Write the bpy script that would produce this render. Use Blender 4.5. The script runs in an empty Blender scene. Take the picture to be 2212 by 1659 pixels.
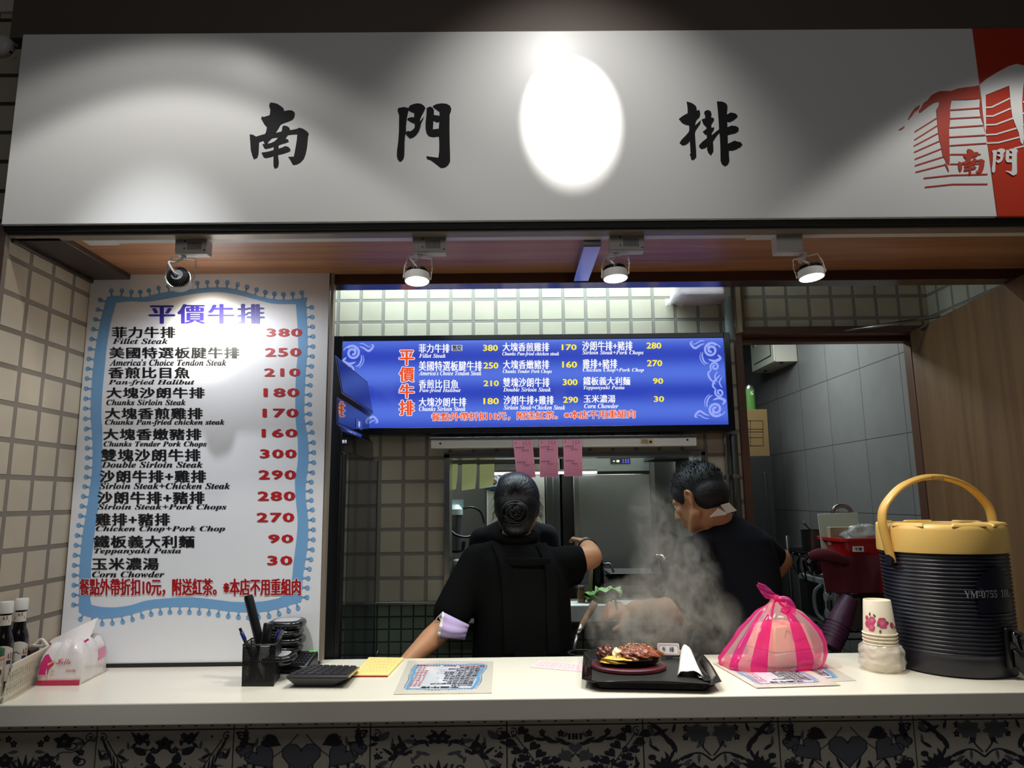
import bpy, bmesh, math, random
from mathutils import Vector, Matrix, noise
from mathutils.geometry import tessellate_polygon
random.seed(7)
SC = bpy.context.scene
COL = SC.collection
V = Vector
# ------------------------------------------------------------------ camera
FPX, PITCH, YAW, ROLL = 1500.7, .1638, .0072, -.011
EYE = V((0, 0, 1.5))
_cy, _sy, _cp, _sp = math.cos(YAW), math.sin(YAW), math.cos(PITCH), math.sin(PITCH)
CF = V((_sy*_cp, _cy*_cp, _sp)); _rt = V((_cy, -_sy, 0)); _up = _rt.cross(CF)
CR = _rt*math.cos(ROLL) + _up*math.sin(ROLL); CU = _up*math.cos(ROLL) - _rt*math.sin(ROLL)
cam_data = bpy.data.cameras.new('camera'); cam = bpy.data.objects.new('camera', cam_data); COL.objects.link(cam)
cam_data.sensor_width = 36; cam_data.lens = FPX*36/2212; cam_data.clip_start = .05; cam_data.clip_end = 60
M3 = Matrix((CR, CU, -CF)).transposed()
cam.matrix_world = Matrix.Translation(EYE) @ M3.to_4x4()
SC.camera = cam
SC.view_settings.view_transform = 'Standard'; SC.view_settings.look = 'None'
SC.view_settings.gamma = 1; SC.view_settings.use_curve_mapping = False
SC.view_settings.exposure = 0.0
SC.cycles.use_denoising = True
SC.cycles.max_bounces = 8; SC.cycles.transparent_max_bounces = 12
SC.cycles.caustics_reflective = False; SC.cycles.caustics_refractive = False
SC.cycles.volume_step_rate = 2.0; SC.cycles.volume_max_steps = 128
SC.cycles.sample_clamp_indirect = 4
# ------------------------------------------------------------------ world and lights
W_ = bpy.data.worlds.new('world'); SC.world = W_; W_.use_nodes = True
W_.node_tree.nodes['Background'].inputs[0].default_value = (.85, .88, 1, 1)
W_.node_tree.nodes['Background'].inputs[1].default_value = .027

def spot(name, loc, target, power, angle, blend=.6, color=(1, .95, .86), size=.03):
    l = bpy.data.lights.new(name, 'SPOT'); l.energy = power; l.spot_size = math.radians(angle); l.spot_blend = blend
    l.color = color; l.shadow_soft_size = size
    o = bpy.data.objects.new(name, l); COL.objects.link(o); o.location = loc
    o.rotation_euler = (V(target)-V(loc)).to_track_quat('-Z', 'Y').to_euler()
    return o

def area(name, loc, target, power, sx, sy, color=(1, 1, 1), spread=180):
    l = bpy.data.lights.new(name, 'AREA'); l.energy = power; l.shape = 'RECTANGLE'; l.size = sx; l.size_y = sy; l.color = color
    l.spread = math.radians(spread)
    o = bpy.data.objects.new(name, l); COL.objects.link(o); o.location = loc
    o.rotation_euler = (V(target)-V(loc)).to_track_quat('-Z', 'Y').to_euler()
    return o
# the aisle's ceiling lamps: a narrow spot on the sign, downlights left and right of it
spot('aisle_spot', (.19, 1.22, 3.26), (.197, 1.89, 2.607), 150, 16.9, .22, (1, .98, .94))
spot('aisle_spot_spill', (.19, 1.22, 3.26), (.19, 1.89, 2.40), 22, 76, .9, (1, .98, .95))
spot('aisle_downlight', (-.98, 1.325, 3.25), (-.98, 1.325, 0), 21, 94, .16, (1, .98, .95))
spot('aisle_downlight', (-.98, 1.325, 3.25), (-.98, 1.34, 0), 8, 113, .22, (1, .98, .95))
spot('aisle_board_light', (-1.0, 1.1, 3.3), (-1.0, 2.318, 1.10), 92, 31, 1.0, (.90, .95, 1))
spot('aisle_downlight', (1.56, 1.325, 3.25), (1.56, 1.325, 0), 26, 94, .2, (1, .98, .94))
area('aisle_fill', (0, -.8, 3.2), (0, 1.2, 1.0), 8, 3.0, 1.0, (.98, .97, .95))  # broad fill added for the aisle's ambient light, not a lamp of its own
# kitchen: tube over the menu screen, tubes in the rooms behind
area('kitchen_tube', (.06, 2.93, 2.74), (.06, 3.10, 2.2), 21, 1.75, .05, (.74, .94, .98))
area('kitchen_ceiling_light', (.3, 3.9, 2.6), (.3, 4.0, 0), 42, 1.6, .4, (.88, 1, .96))
area('back_room_light', (1.2, 3.9, 2.6), (1.6, 4.1, 0), 17, .3, 1.0, (.94, 1, .97))
area('work_zone_light', (.5, 2.62, 2.32), (.5, 2.62, 0), 2, 1.6, .12, (.9, .97, 1))

# ------------------------------------------------------------------ helpers
def W(px, py, d):
    """point of the place that the photo shows at pixel (px, py), at distance y = d from the camera plane"""
    r = CF + CR*((px-1106)/FPX) - CU*((py-829.5)/FPX)
    return EYE + r*(d/r.y)

def WZ(px, py, z):
    r = CF + CR*((px-1106)/FPX) - CU*((py-829.5)/FPX)
    return EYE + r*((z-EYE.z)/r.z)

def tag(o, label=None, cat=None, group=None, kind=None):
    if label: o['label'] = label
    if cat: o['category'] = cat
    if group: o['group'] = group
    if kind: o['kind'] = kind
    return o

def thing(name, loc, label, cat, group=None):
    o = bpy.data.objects.new(name, None); COL.objects.link(o); o.location = loc; o.empty_display_size = .05
    return tag(o, label, cat, group)

def children(o): return [c for c in bpy.data.objects if c.parent == o]

def copy_tree(o, loc=None, parent=None, rz=None, scale=None):
    c = o.copy(); COL.objects.link(c)
    if parent: c.parent = parent
    if loc is not None: c.location = loc
    if rz is not None: c.rotation_euler = (0, 0, rz)
    if scale is not None: c.scale = (scale,)*3
    for ch in children(o): copy_tree(ch, parent=c)
    return c

# ---- materials
def srgb(r, g, b):
    f = lambda c: (c/255/12.92) if c/255 <= .04045 else ((c/255+.055)/1.055)**2.4
    return (f(r), f(g), f(b), 1)

def bsdf(m): return m.node_tree.nodes['Principled BSDF']

def mat(name, rgb, rough=.5, metal=0, spec=.5, noise_amt=0, noise_scale=20, bump=0, bump_scale=200, emit=None, estr=0, coat=0, alpha=1, trans=0, sheen=0, sss=0):
    m = bpy.data.materials.new(name); m.use_nodes = True
    nt = m.node_tree; b = bsdf(m)
    c = srgb(*rgb)
    b.inputs['Base Color'].default_value = c; b.inputs['Roughness'].default_value = rough; b.inputs['Metallic'].default_value = metal
    b.inputs['Specular IOR Level'].default_value = spec
    b.inputs['Coat Weight'].default_value = coat; b.inputs['Alpha'].default_value = alpha; b.inputs['Transmission Weight'].default_value = trans
    b.inputs['Sheen Weight'].default_value = sheen
    if sss: b.inputs['Subsurface Weight'].default_value = sss; b.inputs['Subsurface Radius'].default_value = (.02, .008, .004); b.inputs['Subsurface Scale'].default_value = .5
    if emit: b.inputs['Emission Color'].default_value = srgb(*emit); b.inputs['Emission Strength'].default_value = estr
    if noise_amt or bump:
        tc = nt.nodes.new('ShaderNodeTexCoord')
        if noise_amt:
            n = nt.nodes.new('ShaderNodeTexNoise'); n.inputs['Scale'].default_value = noise_scale; n.inputs['Detail'].default_value = 4
            nt.links.new(tc.outputs['Object'], n.inputs['Vector'])
            mx = nt.nodes.new('ShaderNodeMix'); mx.data_type = 'RGBA'
            mx.inputs['A'].default_value = tuple(min(1, x*(1+noise_amt)) for x in c[:3])+(1,)
            mx.inputs['B'].default_value = tuple(x*(1-noise_amt) for x in c[:3])+(1,)
            nt.links.new(n.outputs['Fac'], mx.inputs['Factor']); nt.links.new(mx.outputs['Result'], b.inputs['Base Color'])
        if bump:
            n = nt.nodes.new('ShaderNodeTexNoise'); n.inputs['Scale'].default_value = bump_scale; n.inputs['Detail'].default_value = 3
            nt.links.new(tc.outputs['Object'], n.inputs['Vector'])
            bp = nt.nodes.new('ShaderNodeBump'); bp.inputs['Strength'].default_value = bump; bp.inputs['Distance'].default_value = .005
            nt.links.new(n.outputs['Fac'], bp.inputs['Height']); nt.links.new(bp.outputs['Normal'], b.inputs['Normal'])
    return m

def tile_mat(name, c1, c2, grout, pitch, off, axes, mortar=.007, rough=.28, pitch_v=None, bumpd=.004):
    """square tiles laid on a wall: axes picks which world axes are (u, v)"""
    m = bpy.data.materials.new(name); m.use_nodes = True; nt = m.node_tree; b = bsdf(m)
    g = nt.nodes.new('ShaderNodeNewGeometry'); s = nt.nodes.new('ShaderNodeSeparateXYZ'); nt.links.new(g.outputs['Position'], s.inputs[0])
    cb = nt.nodes.new('ShaderNodeCombineXYZ')
    for i, (ax, o) in enumerate(zip(axes, off)):
        a = nt.nodes.new('ShaderNodeMath'); a.operation = 'SUBTRACT'; a.inputs[1].default_value = o - 40*pitch
        nt.links.new(s.outputs[ax], a.inputs[0]); nt.links.new(a.outputs[0], cb.inputs[i])
    br = nt.nodes.new('ShaderNodeTexBrick'); br.offset = 0; br.squash = 1
    br.inputs['Scale'].default_value = 1; br.inputs['Brick Width'].default_value = pitch; br.inputs['Row Height'].default_value = pitch_v or pitch
    br.inputs['Mortar Size'].default_value = mortar; br.inputs['Mortar Smooth'].default_value = .25; br.inputs['Bias'].default_value = 0
    br.inputs['Color1'].default_value = srgb(*c1); br.inputs['Color2'].default_value = srgb(*c2); br.inputs['Mortar'].default_value = srgb(*grout)
    nt.links.new(cb.outputs[0], br.inputs['Vector'])
    n = nt.nodes.new('ShaderNodeTexNoise'); n.inputs['Scale'].default_value = 9; n.inputs['Detail'].default_value = 5; nt.links.new(g.outputs['Position'], n.inputs['Vector'])
    mx = nt.nodes.new('ShaderNodeMix'); mx.data_type = 'RGBA'; mx.blend_type = 'MULTIPLY'
    rp = nt.nodes.new('ShaderNodeMapRange'); rp.inputs['To Min'].default_value = .86; rp.inputs['To Max'].default_value = 1.1
    nt.links.new(n.outputs['Fac'], rp.inputs['Value']); nt.links.new(rp.outputs[0], mx.inputs['B'])
    mx.inputs['Factor'].default_value = 1; nt.links.new(br.outputs['Color'], mx.inputs['A']); nt.links.new(mx.outputs['Result'], b.inputs['Base Color'])
    rr = nt.nodes.new('ShaderNodeMapRange'); rr.inputs['To Min'].default_value = rough; rr.inputs['To Max'].default_value = .85
    nt.links.new(br.outputs['Fac'], rr.inputs['Value']); nt.links.new(rr.outputs[0], b.inputs['Roughness'])
    iv = nt.nodes.new('ShaderNodeMath'); iv.operation = 'SUBTRACT'; iv.inputs[0].default_value = 1; nt.links.new(br.outputs['Fac'], iv.inputs[1])
    bp = nt.nodes.new('ShaderNodeBump'); bp.inputs['Strength'].default_value = .8; bp.inputs['Distance'].default_value = bumpd
    nt.links.new(iv.outputs[0], bp.inputs['Height']); nt.links.new(bp.outputs['Normal'], b.inputs['Normal'])
    return m

def wood_mat(name, c1, c2, axis=0, scale=9, rough=.35, stretch=14, coat=0):
    m = bpy.data.materials.new(name); m.use_nodes = True; nt = m.node_tree; b = bsdf(m)
    tc = nt.nodes.new('ShaderNodeTexCoord'); mp = nt.nodes.new('ShaderNodeMapping')
    sc = [scale]*3; sc[axis] = scale/stretch; mp.inputs['Scale'].default_value = sc
    nt.links.new(tc.outputs['Object'], mp.inputs['Vector'])
    n = nt.nodes.new('ShaderNodeTexNoise'); n.inputs['Scale'].default_value = 1; n.inputs['Detail'].default_value = 7; n.inputs['Roughness'].default_value = .65; n.inputs['Distortion'].default_value = .6
    nt.links.new(mp.outputs[0], n.inputs['Vector'])
    cr = nt.nodes.new('ShaderNodeValToRGB'); cr.color_ramp.elements[0].position = .32; cr.color_ramp.elements[1].position = .68
    cr.color_ramp.elements[0].color = srgb(*c2); cr.color_ramp.elements[1].color = srgb(*c1)
    nt.links.new(n.outputs['Fac'], cr.inputs[0]); nt.links.new(cr.outputs[0], b.inputs['Base Color'])
    b.inputs['Roughness'].default_value = rough; b.inputs['Coat Weight'].default_value = coat
    return m

def glass_mat(name, rgb, alpha=.35, rough=.08):
    """thin see-through sheet: part of the light passes straight through, the rest sees a glossy skin"""
    m = mat(name, rgb, rough); m.blend_method = 'HASHED' if hasattr(m, 'blend_method') else None
    bsdf(m).inputs['Alpha'].default_value = alpha
    return m

# ---- mesh builder
class MB:
    def __init__(s): s.v = []; s.f = []; s.mi = []
    def add(s, vs, fs, mi=0):
        o = len(s.v); s.v += [V(p) for p in vs]; s.f += [tuple(i+o for i in f) for f in fs]; s.mi += [mi]*len(fs); return s
    def box(s, a, b, mi=0, M=None):
        (x0, y0, z0), (x1, y1, z1) = a, b
        vs = [V(p) for p in ((x0, y0, z0), (x1, y0, z0), (x1, y1, z0), (x0, y1, z0), (x0, y0, z1), (x1, y0, z1), (x1, y1, z1), (x0, y1, z1))]
        if M: vs = [M @ p for p in vs]
        return s.add(vs, [(0, 3, 2, 1), (4, 5, 6, 7), (0, 1, 5, 4), (1, 2, 6, 5), (2, 3, 7, 6), (3, 0, 4, 7)], mi)
    def hexa(s, p, mi=0):  # 8 points, bottom ring then top ring
        return s.add(p, [(0, 3, 2, 1), (4, 5, 6, 7), (0, 1, 5, 4), (1, 2, 6, 5), (2, 3, 7, 6), (3, 0, 4, 7)], mi)
    def tube(s, path, r, n=10, mi=0, cap=True, flat=1.0, up=None, closed=False):
        path = [V(p) for p in path]; k = len(path); rs = r if isinstance(r, (list, tuple)) else [r]*k
        rings = []; prev = None
        for i, p in enumerate(path):
            if closed: t = path[(i+1) % k]-path[i-1]
            else: t = (path[min(i+1, k-1)]-path[max(i-1, 0)])
            t = t.normalized() if t.length > 1e-9 else V((0, 0, 1))
            if prev is None:
                a = V(up) if up else (V((0, 0, 1)) if abs(t.z) < .9 else V((1, 0, 0)))
            else: a = prev
            a = (a - t*a.dot(t)).normalized(); bb = t.cross(a); prev = a
            rings.append([p + a*(rs[i]*math.cos(2*math.pi*j/n)) + bb*(rs[i]*flat*math.sin(2*math.pi*j/n)) for j in range(n)])
        vs = [q for ring in rings for q in ring]; fs = []
        m = k if closed else k-1
        for i in range(m):
            for j in range(n):
                a, b2 = i*n+j, i*n+(j+1) % n; c, d = ((i+1) % k)*n+(j+1) % n, ((i+1) % k)*n+j
                fs.append((a, b2, c, d))
        if cap and not closed:
            fs.append(tuple(range(n-1, -1, -1))); fs.append(tuple((k-1)*n+j for j in range(n)))
        return s.add(vs, fs, mi)
    def cyl(s, p, q, r, r2=None, n=24, mi=0): return s.tube([p, q], [r, r if r2 is None else r2], n, mi)
    def lathe(s, prof, c=(0, 0, 0), n=40, mi=0, M=None, sx=1, sy=1, cap=True):
        """profile of (radius, height) turned about z"""
        vs = []; fs = []; k = len(prof)
        for r, z in prof:
            for j in range(n):
                a = 2*math.pi*j/n; p = V((r*math.cos(a)*sx, r*math.sin(a)*sy, z)); vs.append((M @ p if M else p)+V(c))
        for i in range(k-1):
            for j in range(n): fs.append((i*n+j, i*n+(j+1) % n, (i+1)*n+(j+1) % n, (i+1)*n+j))
        if cap and prof[0][0] > 1e-6: fs.append(tuple(range(n-1, -1, -1)))
        if cap and prof[-1][0] > 1e-6: fs.append(tuple((k-1)*n+j for j in range(n)))
        return s.add(vs, fs, mi)
    def ell(s, c, r, n=20, m=12, mi=0, M=None):
        vs = []; fs = []
        for i in range(m+1):
            t = math.pi*i/m
            for j in range(n):
                a = 2*math.pi*j/n; p = V((r[0]*math.sin(t)*math.cos(a), r[1]*math.sin(t)*math.sin(a), r[2]*math.cos(t))); vs.append((M @ p if M else p)+V(c))
        for i in range(m):
            for j in range(n): fs.append((i*n+j, (i+1)*n+j, (i+1)*n+(j+1) % n, i*n+(j+1) % n))
        return s.add(vs, fs, mi)
    def poly(s, loops, fn, mi=0, depth=0.0, nrm=None):
        """flat shape from 2D loops (first is the outline, the rest are holes); fn maps 2D to 3D; depth gives thickness along nrm"""
        loops = [[tuple(p) for p in l] for l in loops]
        flat = [p for l in loops for p in l]
        tri = tessellate_polygon([[V((p[0], p[1], 0)) for p in l] for l in loops])
        top = [fn(*p) for p in flat]
        def area2(t): (x0, y0), (x1, y1), (x2, y2) = [flat[i] for i in t]; return (x1-x0)*(y2-y0)-(x2-x0)*(y1-y0)
        s.add(top, [t for t in tri], mi)
        if depth:
            d = V(nrm)*depth; s.add([p-d for p in top], [tuple(reversed(t)) for t in tri], mi)
            k = 0
            for l in loops:
                m = len(l); a = [fn(*p) for p in l]
                s.add(a+[p-d for p in a], [(i, (i+1) % m, m+(i+1) % m, m+i) for i in range(m)], mi); k += m
        return s
    def stroke(s, pts, w, fn, mi=0, taper=False):
        """flat ribbon of width w along a 2D polyline"""
        pts = [V((p[0], p[1])) for p in pts]; k = len(pts); vs = []
        for i, p in enumerate(pts):
            t = (pts[min(i+1, k-1)]-pts[max(i-1, 0)]); t = t.normalized() if t.length > 1e-12 else V((1, 0)); n_ = V((-t.y, t.x))
            ww = w*(math.sin(math.pi*(i+.35)/(k-.3))**.6 if taper else 1)/2
            vs += [fn(*(p+n_*ww)), fn(*(p-n_*ww))]
        return s.add(vs, [(2*i, 2*i+1, 2*i+3, 2*i+2) for i in range(k-1)], mi)
    def disc(s, c, r, fn, mi=0, n=14, ry=None, rot=0):
        ry = ry or r; ca, sa = math.cos(rot), math.sin(rot)
        vs = [fn(c[0]+r*math.cos(2*math.pi*j/n)*ca-ry*math.sin(2*math.pi*j/n)*sa, c[1]+r*math.cos(2*math.pi*j/n)*sa+ry*math.sin(2*math.pi*j/n)*ca) for j in range(n)]
        return s.add(vs, [tuple(range(n))], mi)
    def build(s, name, mats, parent=None, smooth=False, bevel=0, seg=2, sub=0, label=None, remesh=0, smoothmod=0, kind=None, auto=None, fix=True):
        me = bpy.data.meshes.new(name); base = parent_loc(parent)
        me.from_pydata([p-base for p in s.v], [], s.f)
        for m in (mats if isinstance(mats, (list, tuple)) else [mats]): me.materials.append(m)
        for p, i in zip(me.polygons, s.mi): p.material_index = i
        if fix:
            bm = bmesh.new(); bm.from_mesh(me); bmesh.ops.recalc_face_normals(bm, faces=bm.faces); bm.to_mesh(me); bm.free()
        me.update()
        if smooth:
            for p in me.polygons: p.use_smooth = True
        o = bpy.data.objects.new(name, me); COL.objects.link(o)
        if parent: o.parent = parent
        if remesh:
            r = o.modifiers.new('r', 'REMESH'); r.mode = 'VOXEL'; r.voxel_size = remesh; r.use_smooth_shade = True
        if smoothmod:
            r = o.modifiers.new('s', 'SMOOTH'); r.factor = .5; r.iterations = smoothmod
        if bevel:
            b = o.modifiers.new('b', 'BEVEL'); b.width = bevel; b.segments = seg; b.limit_method = 'ANGLE'; b.angle_limit = math.radians(40)
        if sub:
            b = o.modifiers.new('d', 'SUBSURF'); b.levels = sub; b.render_levels = sub
        if auto is not None or bevel:
            for p in me.polygons: p.use_smooth = True
            try: me.set_sharp_from_angle(angle=math.radians(auto or 35))
            except Exception: pass
        if label: o['label'] = label
        if kind: o['kind'] = kind
        return o

def parent_loc(p):
    l = V((0, 0, 0))
    while p is not None: l += p.location; p = p.parent
    return l

def struct(o, label=None):
    o['kind'] = 'structure'
    if label: o['label'] = label
    return o

def catmull(pts, k=6, closed=False):
    pts = [V(p) for p in pts]; n = len(pts); out = []
    rng = range(n if closed else n-1)
    for i in rng:
        g = lambda j: pts[j % n] if closed else pts[max(0, min(n-1, j))]
        a, b, c, d = g(i-1), g(i), g(i+1), g(i+2)
        for t in [x/k for x in range(k)]:
            out.append(.5*((2*b)+(c-a)*t+(2*a-5*b+4*c-d)*t*t+(3*b-a-3*c+d)*t**3))
    if not closed: out.append(pts[-1])
    return out

# ---- lettering
_tc = {}
def text2d(body, res=2, space=1.0):
    key = (body, res, space)
    if key in _tc: return _tc[key]
    c = bpy.data.curves.new('lettering', 'FONT'); c.body = body; c.resolution_u = res; c.space_character = space
    o = bpy.data.objects.new('lettering', c); COL.objects.link(o)
    dg = bpy.context.evaluated_depsgraph_get(); ev = o.evaluated_get(dg); me = ev.to_mesh()
    vs = [(p.co.x, p.co.y) for p in me.vertices]; fs = [tuple(p.vertices) for p in me.polygons]; ev.to_mesh_clear()
    bpy.data.objects.remove(o); bpy.data.curves.remove(c)
    if vs:
        x0 = min(p[0] for p in vs); x1 = max(p[0] for p in vs); y0 = min(p[1] for p in vs); y1 = max(p[1] for p in vs)
        vs = [((p[0]-x0)/(x1-x0), (p[1]-y0)/(y1-y0)) for p in vs]
    _tc[key] = (vs, fs); return _tc[key]

def bi(s):
    return ''.join(chr(0x1D468+ord(c)-65) if 'A' <= c <= 'Z' else chr(0x1D482+ord(c)-97) if 'a' <= c <= 'z' else c for c in s)
def bs(s):
    return ''.join(chr(0x1D400+ord(c)-65) if 'A' <= c <= 'Z' else chr(0x1D41A+ord(c)-97) if 'a' <= c <= 'z' else chr(0x1D7CE+ord(c)-48) if c.isdigit() else c for c in s)
def scr(s):
    return ''.join(chr(0x1D4D0+ord(c)-65) if 'A' <= c <= 'Z' else chr(0x1D4EA+ord(c)-97) if 'a' <= c <= 'z' else c for c in s)

def put_text(mb, body, x0, y0, x1, y1, fn, mi=0, bold=(0, 0), res=2, lift=0.0, space=1.0, rings=1):
    """text fitted to a rectangle (x0,y0 lower left); bold thickens strokes sideways / upwards, in rectangle units"""
    vs, fs = text2d(body, res, space)
    if not vs: return
    bx, by = bold
    shifts = [(0, 0)]
    if bx: shifts += [(-bx, 0), (bx, 0)]
    if by: shifts += [(0, -by), (0, by)]
    if bx and by and rings > 1: shifts += [(-bx*.7, -by*.7), (bx*.7, by*.7), (-bx*.7, by*.7), (bx*.7, -by*.7)]
    o_ = fn(x0, y0); n_ = (fn(x1, y0)-o_).cross(fn(x0, y1)-o_); n_ = n_.normalized() if n_.length else V((0, -1, 0))
    if n_.dot(EYE-o_) < 0: n_ = -n_
    for i, (dx, dy) in enumerate(shifts):
        mb.add([fn(x0+dx+(x1-x0)*u, y0+dy+(y1-y0)*w)+n_*(5e-5*i) for u, w in vs], fs, mi)
# ------------------------------------------------------------------ materials
BEIGE_TILE = tile_mat('beige_wall_tile_back', (206, 196, 176), (198, 188, 168), (148, 142, 132), .105, (-.7845, 2.4211), (0, 2), mortar=.0085)
LEFT_TILE = tile_mat('beige_wall_tile_left', (206, 193, 170), (198, 185, 162), (138, 128, 116), .105, (2.0226, 2.2071), (1, 2), mortar=.0085)
RIGHT_TILE = tile_mat('beige_wall_tile_right', (200, 192, 172), (192, 184, 166), (140, 134, 124), .105, (2.02, 2.4211), (1, 2), mortar=.0075)
PILLAR_TILE = tile_mat('beige_pillar_tile', (200, 192, 172), (192, 184, 166), (70, 66, 60), .105, (-1.437, 2.4211), (0, 2), mortar=.0075)
GREEN_TILE = tile_mat('small_green_tile', (128, 142, 124), (116, 130, 114), (58, 62, 56), .0525, (-.7845, 1.0), (0, 2), mortar=.004, bumpd=.002)
GREY_TILE = tile_mat('grey_slate_tile', (132, 134, 134), (126, 129, 130), (62, 64, 66), .40, (3.42, 2.2), (1, 2), mortar=.0025, rough=.5, pitch_v=.40, bumpd=.001)
FLOOR_TILE = tile_mat('floor_tile', (92, 88, 84), (86, 82, 78), (50, 48, 46), .3, (0, 0), (0, 1), mortar=.004, rough=.4)
M_white = mat('white_board', (236, 237, 240), .42, bump=.05, bump_scale=60)
M_signwhite = mat('white_sign_panel', (238, 237, 234), .36)
M_red = mat('red_sign_panel', (196, 58, 36), .4)
M_redprint = mat('red_print', (190, 60, 38), .45)
M_signblack = mat('black_letter', (30, 29, 32), .6, spec=.15)
M_blackwall = mat('dark_bulkhead', (96, 84, 74), .6, noise_amt=.1, noise_scale=3)
M_darkmetal = mat('dark_brown_metal', (78, 66, 58), .35, .5)
M_beigemetal = mat('beige_metal', (150, 138, 122), .4, .3)
M_steel = mat('stainless_steel', (176, 176, 172), .26, 1)
M_steeldark = mat('brushed_steel_dark', (120, 124, 126), .32, 1)
M_wood = wood_mat('soffit_wood', (196, 142, 100), (146, 96, 66), 0, 16, .38, 16)
M_doorwood = wood_mat('door_wood', (132, 98, 64), (98, 70, 46), 2, 9, .5, 16)
M_brownframe = mat('brown_door_frame', (104, 74, 60), .42, .1)
M_counter = mat('cream_counter', (236, 230, 214), .2, noise_amt=.02, noise_scale=8)
M_black = mat('black_plastic', (16, 16, 17), .32)
M_blackmatt = mat('matt_black', (20, 20, 21), .6)
M_blackgloss = mat('black_gloss', (8, 8, 10), .06, coat=.4)
M_lampwhite = mat('white_lamp_paint', (232, 228, 222), .4)
M_lampgrey = mat('grey_lamp_box', (222, 214, 206), .5)
M_concrete = mat('dark_plaster', (92, 90, 88), .8, noise_amt=.12, noise_scale=5)
M_ceil = mat('ceiling_paint', (120, 118, 114), .8)

# ------------------------------------------------------------------ the setting
b = MB(); b.box((-5, -3, -.05), (5, 3.144, 0)); b.box((-3.2, 3.144, -.05), (3.2, 7.2, 0))
struct(b.build('floor', FLOOR_TILE))
YB = 3.1444
wl, wr = W(962, 1100, YB).x, W(1522, 985, YB).x      # pass-through window
wt, wb = W(1240, 978, YB).z, W(1240, 1302, YB).z
dl, dr, dt = W(1612, 900, YB).x, W(1990, 735, YB).x, W(1800, 722, YB).z
zt = W(822, 1304, YB).z
b = MB()
T = .12
def wallbox(x0, x1, z0, z1, y0=YB, y1=YB+T):
    if z0 < zt < z1: wallbox(x0, x1, z0, zt, y0, y1); wallbox(x0, x1, zt, z1, y0, y1); return
    b.box((x0, y0, z0), (x1, y1, z1), 0 if z1 > zt+.001 else 1)
wallbox(-1.47, wl, 0, 2.8); wallbox(wl, wr, 0, wb); wallbox(wl, wr, wt, 2.8); wallbox(wr, dl-.035, 0, 2.8); wallbox(dl-.035, dr+.06, dt+.035, 2.8)
struct(b.build('wall_back', [BEIGE_TILE, GREEN_TILE]), 'beige tiled kitchen wall behind the counter with a pass-through opening and a doorway')
b = MB(); b.box((-1.50, 1.905, 0), (-1.437, YB, 2.262)); struct(b.build('wall_left', LEFT_TILE), 'beige tiled side wall left of the counter')
b = MB(); b.box((-1.507, 1.886, 0), (-1.434, 1.905, 2.285)); struct(b.build('trim_1', M_darkmetal), 'dark metal edge trim at the end of the left tiled wall')
b = MB(); b.box((-2.6, 2.18, 0), (-1.51, 2.3, 3.9)); struct(b.build('wall_pillar', PILLAR_TILE), 'dim beige tiled pillar left of the shop sign')
XR = W(2003, 650, YB).x
b = MB(); b.box((XR, 1.95, 0), (XR+.08, YB+T, 2.8)); struct(b.build('wall_right', RIGHT_TILE), 'beige tiled wall right of the counter behind the open door')
b = MB(); b.box((-1.5, 2.41, 2.8), (2.1, YB+T, 2.86)); struct(b.build('ceiling', M_ceil))
b = MB(); b.box((-1.49, 1.905, 2.888), (2.9, 2.0, 3.9)); struct(b.build('wall_upper', M_blackwall), 'dark wall above the shop sign')
b = MB(); b.box((-4.5, -3, 3.9), (4.5, 2.3, 3.95)); struct(b.build('ceiling_aisle', M_blackwall))
b = MB(); b.box((-1.6, YB+T, 2.74), (2.6, 7.2, 2.8)); struct(b.build('ceiling_back_room', M_ceil))
# dark metal gutter along the left wall and header beam at the back of the soffit
b = MB(); b.box((-1.437, 1.93, 2.262), (-1.30, 2.41, 2.30)); b.box((-1.437, 1.93, 2.25), (-1.425, 2.41, 2.262)); struct(b.build('trim_2', M_darkmetal, bevel=.002), 'dark metal channel along the top of the left tiled wall')
b = MB(); b.box((-1.437, 1.93, 2.28), (2.4, 2.335, 2.30)); struct(b.build('ceiling_soffit', M_wood), 'wood-grained soffit under the shop sign')
b = MB(); b.box((-1.437, 2.335, 2.243), (2.4, 2.405, 2.84)); struct(b.build('trim_3', mat('header_metal', (92, 76, 68), .16, .55), bevel=.002), 'brown metal header beam behind the soffit')
b = MB(); b.box((-1.45, 1.93, 2.30), (2.4, 2.41, 2.888)); struct(b.build('wall_fascia', M_blackwall))
# channel between the sign and the soffit
b = MB(); b.box((-1.437, 1.912, 2.262), (2.4, 1.952, 2.283), 0); b.box((-1.437, 1.897, 2.270), (2.4, 1.912, 2.287), 1)  # second box: black strip painted in for the shadow line under the sign
struct(b.build('trim_4', [M_beigemetal, M_blackmatt], bevel=.0015), 'beige metal channel under the shop sign')
# divider bar under the soffit
x0 = .235; b = MB(); b.box((x0, 1.995, 2.246), (x0+.052, 2.405, 2.279))
struct(b.build('trim_5', mat('brushed_divider', (170, 176, 190), .2, 1), bevel=.001), 'blue-tinted steel bar crossing the wood soffit')

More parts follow.
